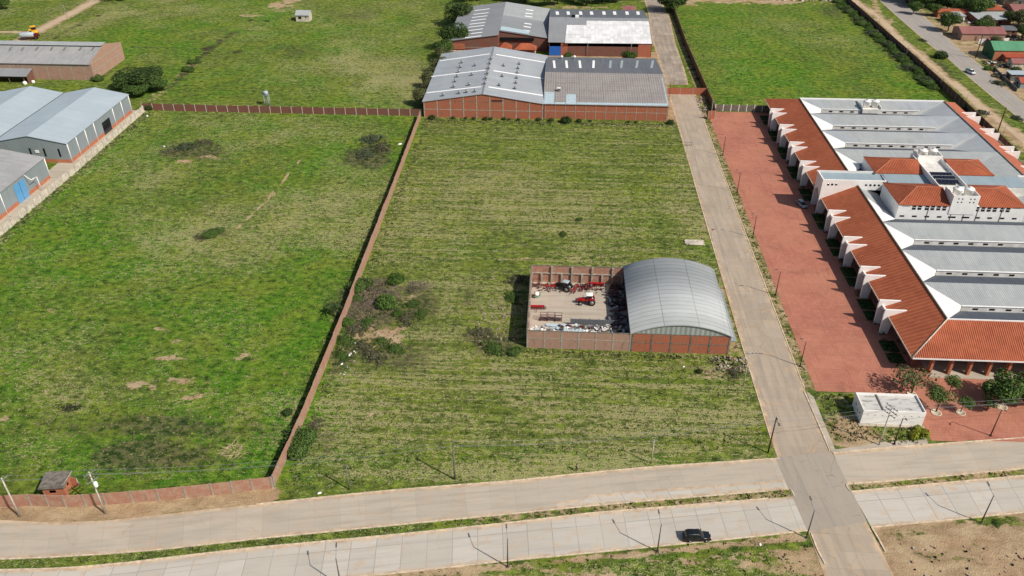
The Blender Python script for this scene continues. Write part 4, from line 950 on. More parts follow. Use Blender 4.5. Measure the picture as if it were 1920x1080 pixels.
# central two storey block
BX0, BX1, BZ, BR = 94.6, 128.5, 11.5, 13.75
b = MB(); b.box(BX0, BX1, 203.5, 216.8, 6.8, BZ-.1); b.build('upper_wall', M['white'], T)
b = MB(); b.box(BX0, BX1, 223.8, 235.0, 6.8, BZ-.2); b.build('upper_wall', M['white'], T)
def half_hip(xo, xi, y0, y1, z0, z1, d):
    s = 1 if xi > xo else -1; ym = (y0+y1)/2; t = .15
    q = MB(); V = [(xo,y0,z0),(xi,y0,z0),(xi,ym,z1),(xo+s*d,ym,z1),(xi,y1,z0),(xo,y1,z0)]; lo = [(p[0],p[1],z0-t) for p in (V[0],V[1],V[4],V[5])]
    F = [(0,1,2,3),(3,2,4,5),(0,3,5),(1,4,2),(6,7,1,0),(7,8,4,1),(8,9,5,4),(9,6,0,5),(9,8,7,6)]
    if s < 0: F = [tuple(reversed(f)) for f in F]
    q.add(V+lo, F); o = q.build('tiled_roof', M['tile'], T)
    q = MB()
    for a_, b_ in ((V[0], V[3]), (V[5], V[3]), (V[3], V[2])): q.tube((a_[0],a_[1],a_[2]+.03), (b_[0],b_[1],b_[2]+.03), .12, .12, 5)
    q.build('ridge_tiles', M['brick_orange'], o)
for xo, xi in ((BX0-.15, 108.2), (BX1+.15, 116.3)):
    half_hip(xo, xi, 203.35, 216.95, BZ, BR, 6.6); half_hip(xo, xi, 223.55, 235.05, BZ-.1, BR-.4, 6.0)
b = MB(); b.slab([(BX0+1.9,217.1,11.0),(BX1+7,217.1,11.0),(BX1+7,223.4,11.25),(BX0+1.9,223.4,11.25)], .2); b.build('spine_roof', M['sheet_teal'], T)
b = MB(); b.box(BX0+2, BX1+7.3, 217.0, 223.5, 7.0, 10.78); b.build('spine_wall', M['white_dirty'], T)
wallY = 203.5
def win(px_, py0, py1, w_, name='window', m=None):
    a = onpl(px_, py0, (0, wallY, 0), (0, 1, 0)); c = onpl(px_, py1, (0, wallY, 0), (0, 1, 0))
    q = MB(); q.box(a.x-w_/2, a.x+w_/2, wallY-.05, wallY+.05, c.z, a.z); f_ = q.build(name, m or M['glass'], T)
    q = MB(); q.box(a.x-w_/2, a.x+w_/2, wallY-.08, wallY-.055, (a.z+c.z)/2-.05, (a.z+c.z)/2+.05); q.build('mullion', M['white'], f_)
off4 = lambda x, y: (1680+x/8, 270+y/8)
for x in (285, 368, 478, 563, 652, 740, 868, 953, 1043, 1130, 1237, 1322, 1410, 1497, 1608, 1695):
    X, ya = off4(x, 915+(x-285)*.027); win(X, ya, ya+8.6, .98)
for x, w_ in ((160, 2.0), (1825, 2.0)):
    X, ya = off4(x, 916 if x < 900 else 950); win(X, ya, ya+2.4, w_)
for i, x in enumerate((350, 510, 668, 828, 990, 1165, 1318, 1475, 1632, 1790)):
    X = 1640+x*.1463; Y = 400+(32+i*3.9)*.1463; a = onpl(X, Y, (0, wallY, 0), (0, 1, 0)); w_ = 2.0 if i in (4, 5) else 1.2
    q = MB(); q.box(a.x-w_/2, a.x+w_/2, wallY-.05, wallY+.05, a.z-.25, a.z+.2); q.build('vent_window', M['dark'], T)
for x in (102.8, 109.2, 112.6, 116, 122.4):
    q = MB(); q.tube((x, wallY-.08, 7.0), (x, wallY-.08, BZ-.2), .06, .06, 6); q.build('downpipe', M['conc'], T)
# stair towers with tank parapets
def tower(x0, x1, y0, y1, z0, z1, holes=True):
    q = MB(); w = .2
    q.box(x0, x1, y0, y0+w, z0, z1); q.box(x0, x1, y1-w, y1, z0, z1); q.box(x0, x0+w, y0+w+.003, y1-w-.003, z0, z1); q.box(x1-w, x1, y0+w+.003, y1-w-.003, z0, z1); q.box(x0+w, x1-w, y0+w, y1-w, z1-1.6, z1-1.4)
    o = q.build('stair_tower', M['white'], T)
    if holes:
        for j, z in enumerate((z1-.9, z1-1.9)):
            for x in (x0+1.5, x0+2.5, x1-2.3, x1-1.3):
                h = MB(); h.lathe((x, y0-.03, z), [(.2, 0), (.2, .05)], 10, axis='y'); h.build('round_window', M['dark'], o)
tower(108.3, 115.3, 203.35, 209.2, 9, 14.6)
tower(109.2, 116.2, 231.5, 236.0, 9, 13.7, False)
b = MB(); b.box(108.55, 116.05, 209.25, 231.45, 10.9, 11.75); b.build('roof_terrace', M['white_dirty'], T)
b = MB(); b.box(108.3, 108.54, 209.25, 235, 11.3, 12.9); b.box(116.06, 116.28, 209.25, 235, 11.3, 12.9); b.build('terrace_parapet', M['white'], T)
for j in range(3):
    y = 215.6+j*2.35
    b = MB(); b.slab([(109.2,y,12.35),(115.2,y,12.35),(115.2,y+2.0,12.75),(109.2,y+2.0,12.75)], .06); b.build('solar_panel', M['solar'], T)
    b = MB(); b.box(109.1, 115.3, y+2.05, y+2.2, 12.2, 12.7); b.build('panel_rail', M['white'], T)
b = MB(); b.box(108.7, 114.9, 281.4, 288.4, 7.5, 9.0); b.build('tank_platform', M['white_dirty'], T)
b = MB(); b.box(108.5, 108.7, 281.4, 288.4, 9.0, 9.8); b.box(114.9, 115.1, 281.4, 288.4, 9.0, 9.8); b.build('tank_parapet', M['white'], T)
tk = None
def tankm():
    q = MB(); q.lathe((0,0,0), [(.95,0),(1.12,1.9),(1.16,1.95),(1.1,2.05),(.7,2.3),(.3,2.36),(.3,2.45),(.05,2.46)], 20); return q
tanks = [((110.2,206.0,13.2),'white water tank on the near stair tower of the market hall, left of the pair'),((113.3,206.2,13.2),'white water tank on the near stair tower of the market hall, right of the pair'),
         ((110.9,233.6,12.35),'white water tank behind the solar panels, left of the pair'),((114.0,233.8,12.35),'white water tank behind the solar panels, right of the pair'),
         ((110.4,283.6,9.0),'white water tank at the far end of the market roof, left of the pair'),((113.3,283.7,9.0),'white water tank at the far end of the market roof, right of the pair')]
tp = thing('water_tank', tanks[0][1], 'water tank', (0, 0, 0), 'white water tanks on the market roof')
tankm().build('tank_body', M['tank'], tp); q = MB(); q.lathe((0,0,2.4), [(.38,0),(.38,.08),(.1,.14)], 14); q.build('lid', M['white_dirty'], tp)
place(tp, tanks[0][0], 0, 1.15)
for loc, lab in tanks[1:]: dup(tp, loc, 0, lab, 1.15)
# ------------------------------------------------------------------ white utility building
T = thing('utility_building', 'small flat roofed white block building with stained roof beside the crossroads', 'utility building', (64, 127, 0))
ux0, ux1, uy0, uy1, uz = 64.2, 76.6, 127.4, 133.0, 3.2
b = MB(); b.box(ux0, ux1, uy0, uy1, 0, uz); b.box(ux0, ux1, uy0, uy0+.18, uz+.001, uz+.4); b.box(ux0, ux1, uy1-.18, uy1, uz+.001, uz+.4); b.box(ux0, ux0+.18, uy0+.183, uy1-.183, uz+.001, uz+.4); b.box(ux1-.18, ux1, uy0+.183, uy1-.183, uz+.001, uz+.4); b.build('wall', M['white'], T)
tt = NT('stained_flat_roof', .9, .2); n1 = tt.noise(tt.mapv(tt.wp(), (.5, 1.6, 1)), .9, 6, .75); tt.col(tt.mix(tt.ramp(n1, .5, .68), L((196,194,188)), L((118,114,108)))); M['stained'] = tt.m
b = MB(); b.face((ux0+.18,uy0+.18,uz+.004),(ux1-.18,uy0+.18,uz+.004),(ux1-.18,uy1-.18,uz+.004),(ux0+.18,uy1-.18,uz+.004)); b.build('flat_roof', M['stained'], T)
b = MB(); b.box(68.2, 68.5, uy0+.2, uy1-.2, uz+.01, uz+.18); b.build('roof_upstand', M['conc_dark'], T)
for i in range(8):
    x = 65.3+i*1.45
    b = MB(); b.box(x-.12, x+.12, uy0-.06, uy0+.01, 2.45, 2.6); b.build('spout', M['conc'], T)
for z, y in ((1.9, 128.6), (1.4, 129.9), (1.9, 131.3)):
    b = MB(); b.box(ux0-.03, ux0+.02, y-.3, y+.3, z-.25, z+.25); b.build('window', M['wall_blue'], T)
b = MB(); b.box(ux0-.4, ux1+.3, uy0-.7, uy0-.001, 0, .15); b.build('plinth', M['apron'], T)
# ------------------------------------------------------------------ brick guard hut
T = thing('brick_hut', 'small unfinished orange brick hut with grey slab roof behind the curved wall', 'hut', (-90, 99, 0))
hc = Vector((-89.7, 100.6, 0)); hr = R(8); ca_, sa_ = math.cos(hr), math.sin(hr)
def hp(x, y, z): return (hc.x+ca_*x-sa_*y, hc.y+sa_*x+ca_*y, z)
def hbox(mb, x0, x1, y0, y1, z0, z1): mb.prism([hp(x0,y0,z0),hp(x1,y0,z0),hp(x1,y1,z0),hp(x0,y1,z0)], (0,0,z1-z0))
b = MB()
hbox(b,-1.9,-.9,-1.6,-1.4,0,2.9); hbox(b,-.9,.4,-1.6,-1.4,0,1.2); hbox(b,-.9,.4,-1.6,-1.4,2.1,2.9); hbox(b,.4,1.9,-1.6,-1.4,0,2.9)
hbox(b,1.7,1.9,-1.39,-.2,0,2.9); hbox(b,1.7,1.9,-.2,.6,0,1.2); hbox(b,1.7,1.9,-.2,.6,2.1,2.9); hbox(b,1.7,1.9,.6,1.8,0,2.9)
hbox(b,-1.9,-1.7,-1.39,1.8,0,2.9); hbox(b,-1.69,1.69,1.6,1.8,0,2.9); b.build('wall', M['brick_orange'], T)
b = MB(); b.slab([hp(-2.3,-2.0,3.0),hp(2.3,-2.0,3.0),hp(2.2,2.0,3.3),hp(-2.3,2.0,3.3)], .2); b.build('roof', M['conc_dark'], T)
b = MB(); hbox(b,-1.6,1.6,-1.3,1.5,.01,.05); b.build('floor', M['dark'], T)
b = MB(); b.tube(hp(3.1,1.3,0), hp(2.9,1.3,2.0), .12, .12, 6); b.build('post', M['conc'], T)
b = MB(); hbox(b,1.9,3.0,1.1,1.3,0,2.1); b.build('side_wall', M['brick'], T)
b = MB(); b.tube(hp(2.0,-1.0,3.1), hp(2.6,1.6,3.5), .08, .08, 5); b.build('beam', M['conc'], T)
# ------------------------------------------------------------------ pale hut far left field, blue stand
hx, hy = g(568,40.5)
T = thing('white_hut', 'small pale block hut with sheet roof alone in the far left field', 'hut', (hx, hy, 0))
b = MB(); b.box(hx-3.4,hx+3.4,hy-.0,hy+.2,0,3.2); b.box(hx-3.4,hx+3.4,hy+5,hy+5.2,0,4.0)
for xx in (hx-3.4, hx+3.2): b.prism([(xx,hy+.203,0),(xx,hy+4.997,0),(xx,hy+4.997,4.0),(xx,hy+2.6,4.6),(xx,hy+.203,3.2)], (.2,0,0))
b.build('wall', M['cream'], T)
b = MB(); b.slab([(hx-3.7,hy-.4,3.2),(hx+3.7,hy-.4,3.2),(hx+3.7,hy+3.2,4.9),(hx-3.7,hy+3.2,4.9)], .12); b.slab([(hx-3.7,hy+3.2,4.9),(hx+3.7,hy+3.2,4.9),(hx+3.7,hy+5.5,4.1),(hx-3.7,hy+5.5,4.1)], .12); b.build('roof', M['sheet'], T)
b = MB(); b.box(hx-2.1,hx-.6,hy-.05,hy+.05,1.3,2.5); b.build('window', M['dark'], T)
b = MB(); b.box(hx+1.5,hx+2.1,hy-.05,hy+.05,1.9,2.5); b.build('window', M['dark'], T)
tx, ty = g(502,197)
T = thing('water_stand', 'narrow blue and white tank stand just behind the far brick wall', 'water tower', (tx, ty, 0))
for sx in (-.8, .8):
    for sy in (-.7, .7):
        b = MB(); b.tube((tx+sx*1.1,ty+sy,0),(tx+sx*.9,ty+sy,4.0), .1, .08, 6); b.build('leg', M['sheet_blue'], T)
b = MB(); 
for z in (1.3, 2.7): b.tube((tx-.85,ty-.7,z),(tx+.85,ty-.7,z), .05); b.tube((tx-.85,ty+.7,z),(tx+.85,ty+.7,z), .05)
b.tube((tx-.85,ty-.72,.2),(tx+.85,ty-.72,1.4), .04); b.tube((tx+.85,ty-.72,1.5),(tx-.85,ty-.72,2.8), .04); b.build('brace', M['steel'], T)
b = MB(); b.box(tx-1.1,tx+1.1,ty-1,ty+1,4.0,4.15); b.build('platform', M['steel'], T)
b = MB(); b.lathe((tx,ty,4.15), [(.85,0),(.95,1.2),(.8,1.4),(.1,1.55)], 14); b.build('tank', M['sheet_light'], T)
# ------------------------------------------------------------------ blue grey warehouses, left edge
T = thing('warehouse', 'blue grey warehouse with three pale gabled bays and a brick base, left edge', 'warehouse', (-160.3, 241, 0))
ge, gr = 6.9, 9.3
def bay(x0, x1, y0, y1, ze, zr, east_end):
    xr = (x0+x1)/2
    w = MB(); w.prism([(x0,y0,1.25),(x1,y0,1.25),(x1,y0,ze),(xr,y0,zr),(x0,y0,ze)], (0,.2,0)); w.prism([(x0,y1-.2,1.25),(x1,y1-.2,1.25),(x1,y1-.2,ze),(xr,y1-.2,zr),(x0,y1-.2,ze)], (0,.2,0)); 
    if east_end: w.box(x1-.2,x1,y0+.203,y1-.203,1.25,ze-.02)
    w.build('wall', M['wall_blue'], T)
    w = MB(); w.box(x0,x1,y0,y0+.22,0,1.25); w.box(x0,x1,y1-.22,y1,0,1.25)
    if east_end: w.box(x1-.22,x1+.02,y0+.223,y1-.223,0,1.25)
    w.build('brick_base', M['brick_orange'], T)
    e = .16; r = MB(); r.slab([(x0,y0-.3,ze+e),(xr,y0-.3,zr+e),(xr,y1+.3,zr+e),(x0,y1+.3,ze+e)], .13); r.build('roof', M['sheet_light'], T)
    r = MB(); r.slab([(xr,y0-.3,zr+e),(x1+(.3 if east_end else 0),y0-.3,ze+e-(.06 if east_end else 0)),(x1+(.3 if east_end else 0),y1+.3,ze+e-(.06 if east_end else 0)),(xr,y1+.3,zr+e)], .13); r.build('roof', M['sheet_light'], T)
bay(-185, -160.3, 241.2, 286.8, ge, gr, True); bay(-209.6, -185, 241.2, 286.8, ge, gr, False); bay(-234.4, -209.6, 241.2, 286.8, ge, gr, False)
b = MB(); b.box(-185.25,-184.75,241,287,ge+.1,ge+.2); b.build('valley_gutter', M['steel_dark'], T)
for y in [241.5, 247.3, 253.3, 259.4, 273.5, 280.2, 286.5]:
    b = MB(); b.tube((-160.2,y,0),(-160.2,y,ge), .13, .13, 8); b.build('downpipe', M['white'], T)
b = MB(); b.box(-160.35,-160.22,264.6,270.2,.1,4.6); b.build('door', M['glass'], T)
for x in (-163.5, -168.5, -173.3):
    b = MB(); b.box(x-.28,x+.28,241.12,241.25,2.2,5.0); b.build('slit_window', M['dark'], T)
b = MB(); b.box(-171.6,-170.4,241.0,241.25,3.4,4.3); b.build('fan_unit', M['white'], T)
T = thing('warehouse', 'grey blue warehouse with a bright blue double door at the left edge', 'warehouse', (-161.2, 229, 0))
w = MB(); hx0, hx1, hy0, hy1, he, hr2 = -187.6, -161.3, 186, 229.6, 7.1, 9.5; hxr = -174.5
w.prism([(hx0,hy1-.2,1.2),(hx1,hy1-.2,1.2),(hx1,hy1-.2,he),(hxr,hy1-.2,hr2),(hx0,hy1-.2,he)], (0,.2,0)); w.box(hx1-.2,hx1,hy0,hy1-.203,1.2,he-.02); w.prism([(hx0,hy0,0),(hx1-.21,hy0,0),(hx1-.21,hy0,he),(hxr,hy0,hr2),(hx0,hy0,he)], (0,.2,0)); w.build('wall', M['wall_blue'], T)
w = MB(); w.box(hx1-.22,hx1+.02,hy0,hy1,0,1.2); w.box(hx0,hx1-.22,hy1-.22,hy1,0,1.2); w.build('brick_base', M['brick_orange'], T)
r = MB(); r.slab([(hx0,hy0,he+.16),(hxr,hy0,hr2+.16),(hxr,hy1+.3,hr2+.16),(hx0,hy1+.3,he+.16)], .13); r.build('roof', M['sheet'], T)
r = MB(); r.slab([(hxr,hy0,hr2+.16),(hx1+.3,hy0,he+.1),(hx1+.3,hy1+.3,he+.1),(hxr,hy1+.3,hr2+.16)], .13); r.build('roof', M['fibro_pale'], T)
b = MB(); b.box(hx1-.05,hx1+.08,211.6,217.2,.05,6.0); d_ = b.build('double_door', M['blue_door'], T); b = MB(); b.box(hx1+.08,hx1+.1,214.35,214.45,.05,6.0); b.build('door_gap', M['dark'], d_)
for y in (205.0, 229.4):
    b = MB(); b.tube((hx1+.12,y,0),(hx1+.12,y,he), .13, .13, 8); b.build('downpipe', M['white'], T)
b = MB(); b.path([(hx1+.15,217.6,he-.3),(hx1+2.0,217.6,5.2),(hx1+2.0,220.4,5.0),(hx1+1.8,221.0,0)], .12, 6); b.build('canopy_frame', M['white'], T)
# ------------------------------------------------------------------ long pale brick warehouse top left, lean-to
T = thing('warehouse', 'long pale brick warehouse with grey fibrecement roof at the top left', 'warehouse', (-191.8, 321, 0))
X0_, X1_, Y0_, Y1_ = -300, -191.9, 321.1, 349.0; e1, zr_, yr_ = 6.7, 10.3, 335.2
w = MB(); w.prism([(X1_-.25,Y0_,0),(X1_-.25,Y1_,0),(X1_-.25,Y1_,7.6),(X1_-.25,yr_,10.9),(X1_-.25,Y0_,7.2)], (.25,0,0)); w.box(X0_,X1_-.26,Y0_,Y0_+.25,0,e1-.02); w.box(X0_,X1_-.26,Y1_-.25,Y1_,0,e1-.02); w.build('wall', M['brick_pale'], T)
r = MB(); r.slab([(X0_,Y0_-.5,e1+.08),(X1_-.3,Y0_-.5,e1+.08),(X1_-.3,yr_-1.2,zr_-.2),(X0_,yr_-1.2,zr_-.2)], .14); r.build('roof', M['fibro_pale'], T)
r = MB(); r.slab([(X0_,yr_-1.8,zr_+.35),(X1_-.5,yr_-1.8,zr_+.35),(X1_-.5,yr_+2.2,zr_+.7),(X0_,yr_+2.2,zr_+.7)], .14); r.build('ridge_monitor', M['sheet'], T)
r = MB(); r.slab([(X0_,yr_+1,zr_+.05),(X1_-.3,yr_+1,zr_+.05),(X1_-.3,Y1_+.4,e1+.08),(X0_,Y1_+.4,e1+.08)], .14); r.build('roof', M['fibro_pale'], T)
r = MB(); r.box(X0_,X1_-.5,yr_-1.2,yr_-1.1,zr_-.3,zr_+.2); r.build('monitor_gap', M['dark'], T)
pE = (0, Y0_, e1+.12); nEE = Vector((0, -(zr_-.2-e1-.08)/(yr_-1.2-Y0_+.5), 1)); pE = (0, Y0_-.5, e1+.08)
for x in (140, 305, 497, 697, 872, 1085, 1252): strip_on(T, (x*.1389-2.6, 95), (x*.1389+2.2, 88.4), pE, nEE, .8, M['conc_dark'])
for y in (Y0_+5, Y0_+10.5, Y0_+16, Y0_+22):
    b = MB(); b.box(X1_-.02,X1_+.06,y-.15,y+.15,0,3.6 if y < Y0_+20 else 6); b.build('column', M['conc'], T)
b = MB(); b.box(X1_-.02,X1_+.05,Y0_+.3,Y1_-.3,3.4,3.65); b.box(X1_-.02,X1_+.05,Y0_+.3,Y1_-.3,6.6,6.85); b.build('beam', M['conc'], T)
for x in np.arange(-232, -195, 5.2):
    b = MB(); b.box(x-.15,x+.15,Y0_-.06,Y0_+.02,0,5.6); b.build('column', M['conc'], T)
b = MB(); b.box(-290,-192.5,Y0_-.05,Y0_+.02,5.6,5.85); b.build('beam', M['conc'], T)
T = thing('open_shed', 'dark open lean-to shed with grey roof in front of the long pale warehouse', 'shed', (-218, 316, 0))
b = MB(); b.slab([(-260,315.2,3.1),(-217.2,315.2,3.1),(-217.2,320.8,4.6),(-260,320.8,4.6)], .12); b.build('roof', M['sheet_mid'], T)
b = MB(); b.box(-260,-217.6,320.6,320.8,0,4.4); b.prism([(-217.6,316,0),(-217.6,320.6,0),(-217.6,320.6,4.4),(-217.6,316,3.1)], (.15,0,0)); b.build('wall', M['brick_dark'], T)
for x in np.arange(-244, -217, 6.3):
    b = MB(); b.box(x-.1,x+.1,315.6,315.8,0,3.0); b.build('post', M['wood'], T)
T = thing('bulk_bag', 'white bulk bag by the lean-to shed, larger left one', 'bag', (-217.9, 314.2, 0))
b = MB(); b.lathe((-217.9,314.2,0), [(.8,0),(.95,.4),(1.0,1.1),(.75,1.35),(.3,1.3),(.15,1.6)], 4); b.build('bag_body', M['white'], T)
T = thing('bulk_bag', 'smaller white bulk bag right of the larger one by the lean-to shed', 'bag', (-215.6, 316.3, 0))
b = MB(); b.lathe((-215.6,316.3,0), [(.65,0),(.8,.3),(.78,.9),(.55,1.1),(.1,1.2)], 4); b.build('bag_body', M['white'], T)
# ------------------------------------------------------------------ street lamps and poles
def lamp_proto(h, arm, m, name='street_lamp'):
    T = thing(name, '', 'street lamp', (0,0,0))
    b = MB(); b.tube((0,0,0),(0,0,h), .13, .08, 8); b.box(-.25,.25,-.25,.25,0,.12); b.build('pole', m, T)
    b = MB(); b.tube((0,0,h-.05),(0,arm*.9,h+.7), .05, .04, 6); b.build('arm', M['steel'], T)
    b = MB(); b.prism([(-.13,arm*.85,h+.66),(.13,arm*.85,h+.66),(.10,arm*.85+.75,h+.82),(-.10,arm*.85+.75,h+.82)], (0,0,.12)); b.build('lamp_head', M['steel_dark'], T)
    return T
LA = lamp_proto(7.0, 2.0, M['steel_dark'])
avl = [((640,1096),'grey street lamp at the lower left of the pale carriageway, cut by the frame',0),((952,1060),'grey street lamp on the near kerb left of the black car, nearer the middle',0),((1232,1032),'grey street lamp on the near kerb just left of the black car',0),
       ((1511,1006),'grey street lamp at the corner of the near kerb beside the crossroads',0),((1838,978),'grey street lamp right of the crossroads by the bare earth lot',0)]
first = True
for p, lab, rz in avl:
    x, y = g(*p); rz = R(9)
    if first: place(LA, (x, y-.3, 0), rz); LA['label'] = lab; LA['group'] = 'street lamps along the avenue'; first = False
    else: dup(LA, (x, y-.3, 0), rz, lab)
LB = lamp_proto(6.9, .9, M['pole_wood']); first = True
for p, lab in [((1500,687),'thin dark lamp post on the plaza edge nearest the small white building'),((1454,554),'thin dark lamp post on the plaza edge, second from the crossroads'),((1411,446),'thin dark lamp post on the plaza edge, third from the crossroads'),
               ((1382,361),'thin dark lamp post on the plaza edge, fourth from the crossroads'),((1355,292),'thin dark lamp post at the far end of the plaza edge'),((1857,817),'thin dark lamp post on the paving beside the avenue, right of the small trees'),((1676,833),'dark leaning post without wires in front of the small white building')]:
    x, y = g(*p)
    if first: place(LB, (x, y, 0), R(90)); LB['label'] = lab; LB['group'] = 'lamp posts around the plaza'; first = False
    else: dup(LB, (x, y, 0), R(90) if x < 60 else R(180), lab)
def upole(px_, py_, h, label, arms=1, rz=0, m='pole_conc', r=(.19, .12), trafo=False, aw=2.2, lamp=False, off=(0, 0)):
    x, y = g(px_, py_); x += off[0]; y += off[1]
    T = thing('utility_pole', label, 'utility pole', (x, y, 0)); T['group'] = 'utility poles'
    b = MB(); b.tube((x,y,0),(x,y,h), r[0], r[1], 8); b.build('pole', M[m], T)
    c_, s_ = math.cos(rz), math.sin(rz)
    for k in range(arms):
        z = h-.25-k*.9
        b = MB(); b.cbox((x+s_*.14, y-c_*.14, z), (aw, .11, .12), rz); a = b.build('crossarm', M['steel' if k % 2 == 0 else 'steel_dark'], T)
        for q in (-.46, -.2, .2, .46):
            b = MB(); X, Y = x+c_*aw*q+s_*.14, y+s_*aw*q-c_*.14; b.lathe((X, Y, z+.06), [(.05,0),(.09,.08),(.06,.14),(.09,.2),(.03,.28)], 8); b.build('insulator', M['conc_dark'], a)
    if trafo:
        b = MB(); b.lathe((x+.55,y-.25,h-3.3), [(.3,0),(.36,.1),(.36,.95),(.25,1.1)], 12); b.build('transformer', M['white'], T)
        b = MB(); b.cbox((x+.2,y-.1,h-2.4),(.9,.1,.1), 0); b.build('bracket', M['steel_dark'], T)
    if lamp:
        b = MB(); b.tube((x,y,h-.6),(x+.1,y-1.6,h+.1), .05); b.box(x-.05,x+.25,y-2.2,y-1.5,h+.02,h+.16); b.build('lamp_arm', M['steel_dark'], T)
    return (x, y, h)
q1 = upole(38, 969, 9.9, 'thick pale concrete pole at the far left of the avenue, left of the brick hut', 1, R(60))
q2 = upole(198, 963, 10.6, 'pale concrete pole with a white transformer just right of the brick hut', 3, R(60), trafo=True)
q3 = upole(655, 918, 6.2, 'short weathered pole on the verge right of the dividing wall end', 1, R(100), 'conc_dark', (.14,.1), aw=.8)
q4 = upole(853, 899, 9.3, 'tall pole on the grass verge between the short pole and the walking person', 1, R(100), 'conc_dark', aw=.9)
q5 = upole(1221, 869, 6.4, 'thin pole with small crossarm on the verge near the crossroads', 1, R(15), 'pole_conc', (.1,.08), aw=1.3)
q6 = upole(1440, 849, 9.1, 'dark wooden pole at the grass corner of the crossroads', 1, R(100), 'pole_wood', (.17,.12), aw=.7, lamp=True)
q7 = upole(1402, 724, 9.2, 'pale pole with a wide dark crossarm between the arched shed and the crossroads', 1, R(3), 'pole_conc', (.13,.09), aw=2.9, off=(-1.0, 0))
q10 = upole(1648, 834, 10.0, 'tall pale pole with stacked crossarms in front of the small white building', 3, R(120), 'pole_conc', (.15,.1), aw=2.6, trafo=False)
q8 = upole(1285, 309, 8.2, 'pole with double crossarm beside the street near the closed end', 2, R(3), 'pole_conc', (.14,.1), aw=2.4)
q9 = upole(1330, 472, 7.2, 'thin pole beside the street near the stacked white planks', 1, R(3), 'pole_conc', (.11,.08), aw=.8)
q11 = upole(1255, 182, 6.5, 'thin pole next to the wall that closes the street', 0, 0, 'steel_dark', (.1,.07))
q12 = upole(1332, 225, 8, 'thin pale pole at the top left corner of the plaza', 0, 0, 'pole_conc', (.11,.07))
q13 = upole(1870, 249, 9.6, 'dark pole by the dirt track next to the market hall', 0, 0, 'pole_wood', (.22,.16))
q14 = upole(1829, 109, 10.5, 'tall dark wooden pole beside the green building across the highway', 1, R(90), 'pole_wood', (.25,.18), aw=1.2)
for p, h, lab in [((1101,106),6.5,'thin white pole in front of the rear right warehouse, left of the tree'),((1182,108),6.5,'thin white pole in front of the rear right warehouse, right of the tree'),((1697,110),7,'slender pole on the right field wall, second from the top'),((1645,55),7.5,'slender pole on the wall line of the green field, farthest one'),
                  ((1762,165),5.5,'slender pole on the wall line of the green field, third from the top'),((1810,195),4.5,'slender leaning pole where the wall meets the market hall corner'),((1876,264),6,'thin post in the green strip right of the dark pole'),((1841,236),5.5,'thin post on the track above the market hall portals'),((128,41),9,'lone pole on the far dirt road at the top left'),((585,60),.1,'')]:
    if h > 1: upole(*p, h, lab, 0, 0, 'steel', (.1,.07))
# power lines
def wire(mb, a, b, sag=.6, r=.022, n=10, off=(0,0,0)):
    a, b = Vector(a)+Vector(off), Vector(b)+Vector(off); P = []
    for i in range(n+1):
        t = i/n; p = a.lerp(b, t); p.z -= sag*4*t*(1-t); P.append(p)
    mb.path(P, r, 3)
mb = MB()
for a, b, s in [(q1,q2,.3),(q2,q4,1.4),(q4,q6,1.6),(q6,q10,.8),(q10,(120,131,9.5),1)]:
    for o in ((0,-.5,0),(0,.5,0),(0,0,-.7)): wire(mb, a, b, s, off=o)
o = mb.build('power_line', M['steel']); tag(o, 'thin overhead power lines strung along the avenue between the concrete poles', 'power line')
mb = MB()
for a, b, s in [(q7,q9,.9),(q9,q8,.9),(q8,q11,.6)]:
    for o in ((-.9,0,0),(.9,0,0)): wire(mb, a, b, s, off=o)
o = mb.build('power_line', M['steel_dark']); tag(o, 'overhead wires following the street past the arched shed', 'power line')
# ------------------------------------------------------------------ vehicles
def extr(mb, prof, y0, y1, mi=0, inset=0):      # profile in x,z extruded over y
    mb.prism([(p[0], y0, p[1]) for p in prof], (0, y1-y0, 0), mi)
def wheel(T, x, y, r, w, rim='steel', name='wheel'):
    b = MB(); b.lathe((x, y-w/2, r), [(r*.75,0),(r,.04*w/.22),(r,w-.04),(r*.75,w)], 20, axis='y'); o = b.build(name, M['rubber'], T)
    b = MB(); b.lathe((x, y-w/2-.01, r), [(r*.58,0),(r*.55,w+.02)], 16, axis='y'); b.build('rim', M[rim], o)
    return o
def bev(o, w=.05, s=3):
    m = o.modifiers.new('bevel', 'BEVEL'); m.width = w; m.segments = s; m.limit_method = 'ANGLE'; m.angle_limit = R(30)
    for p in o.data.polygons: p.use_smooth = True
    return o
def loft(secs, mi=0):
    """secs: list of (x, halfwidth_bottom, z_bottom, halfwidth_top, z_top)"""
    mb = MB(); V = []
    for (x, wb, zb, wt, zt) in secs: V += [(x,-wb,zb),(x,wb,zb),(x,wt,zt),(x,-wt,zt)]
    F = []; n = len(secs)
    for i in range(n-1):
        a, b = 4*i, 4*i+4
        F += [(a,a+1,b+1,b),(a+1,a+2,b+2,b+1),(a+2,a+3,b+3,b+2),(a+3,a,b,b+3)]
    F += [(3,2,1,0),(4*n-4,4*n-3,4*n-2,4*n-1)]
    mb.add(V, F, mi); return mb
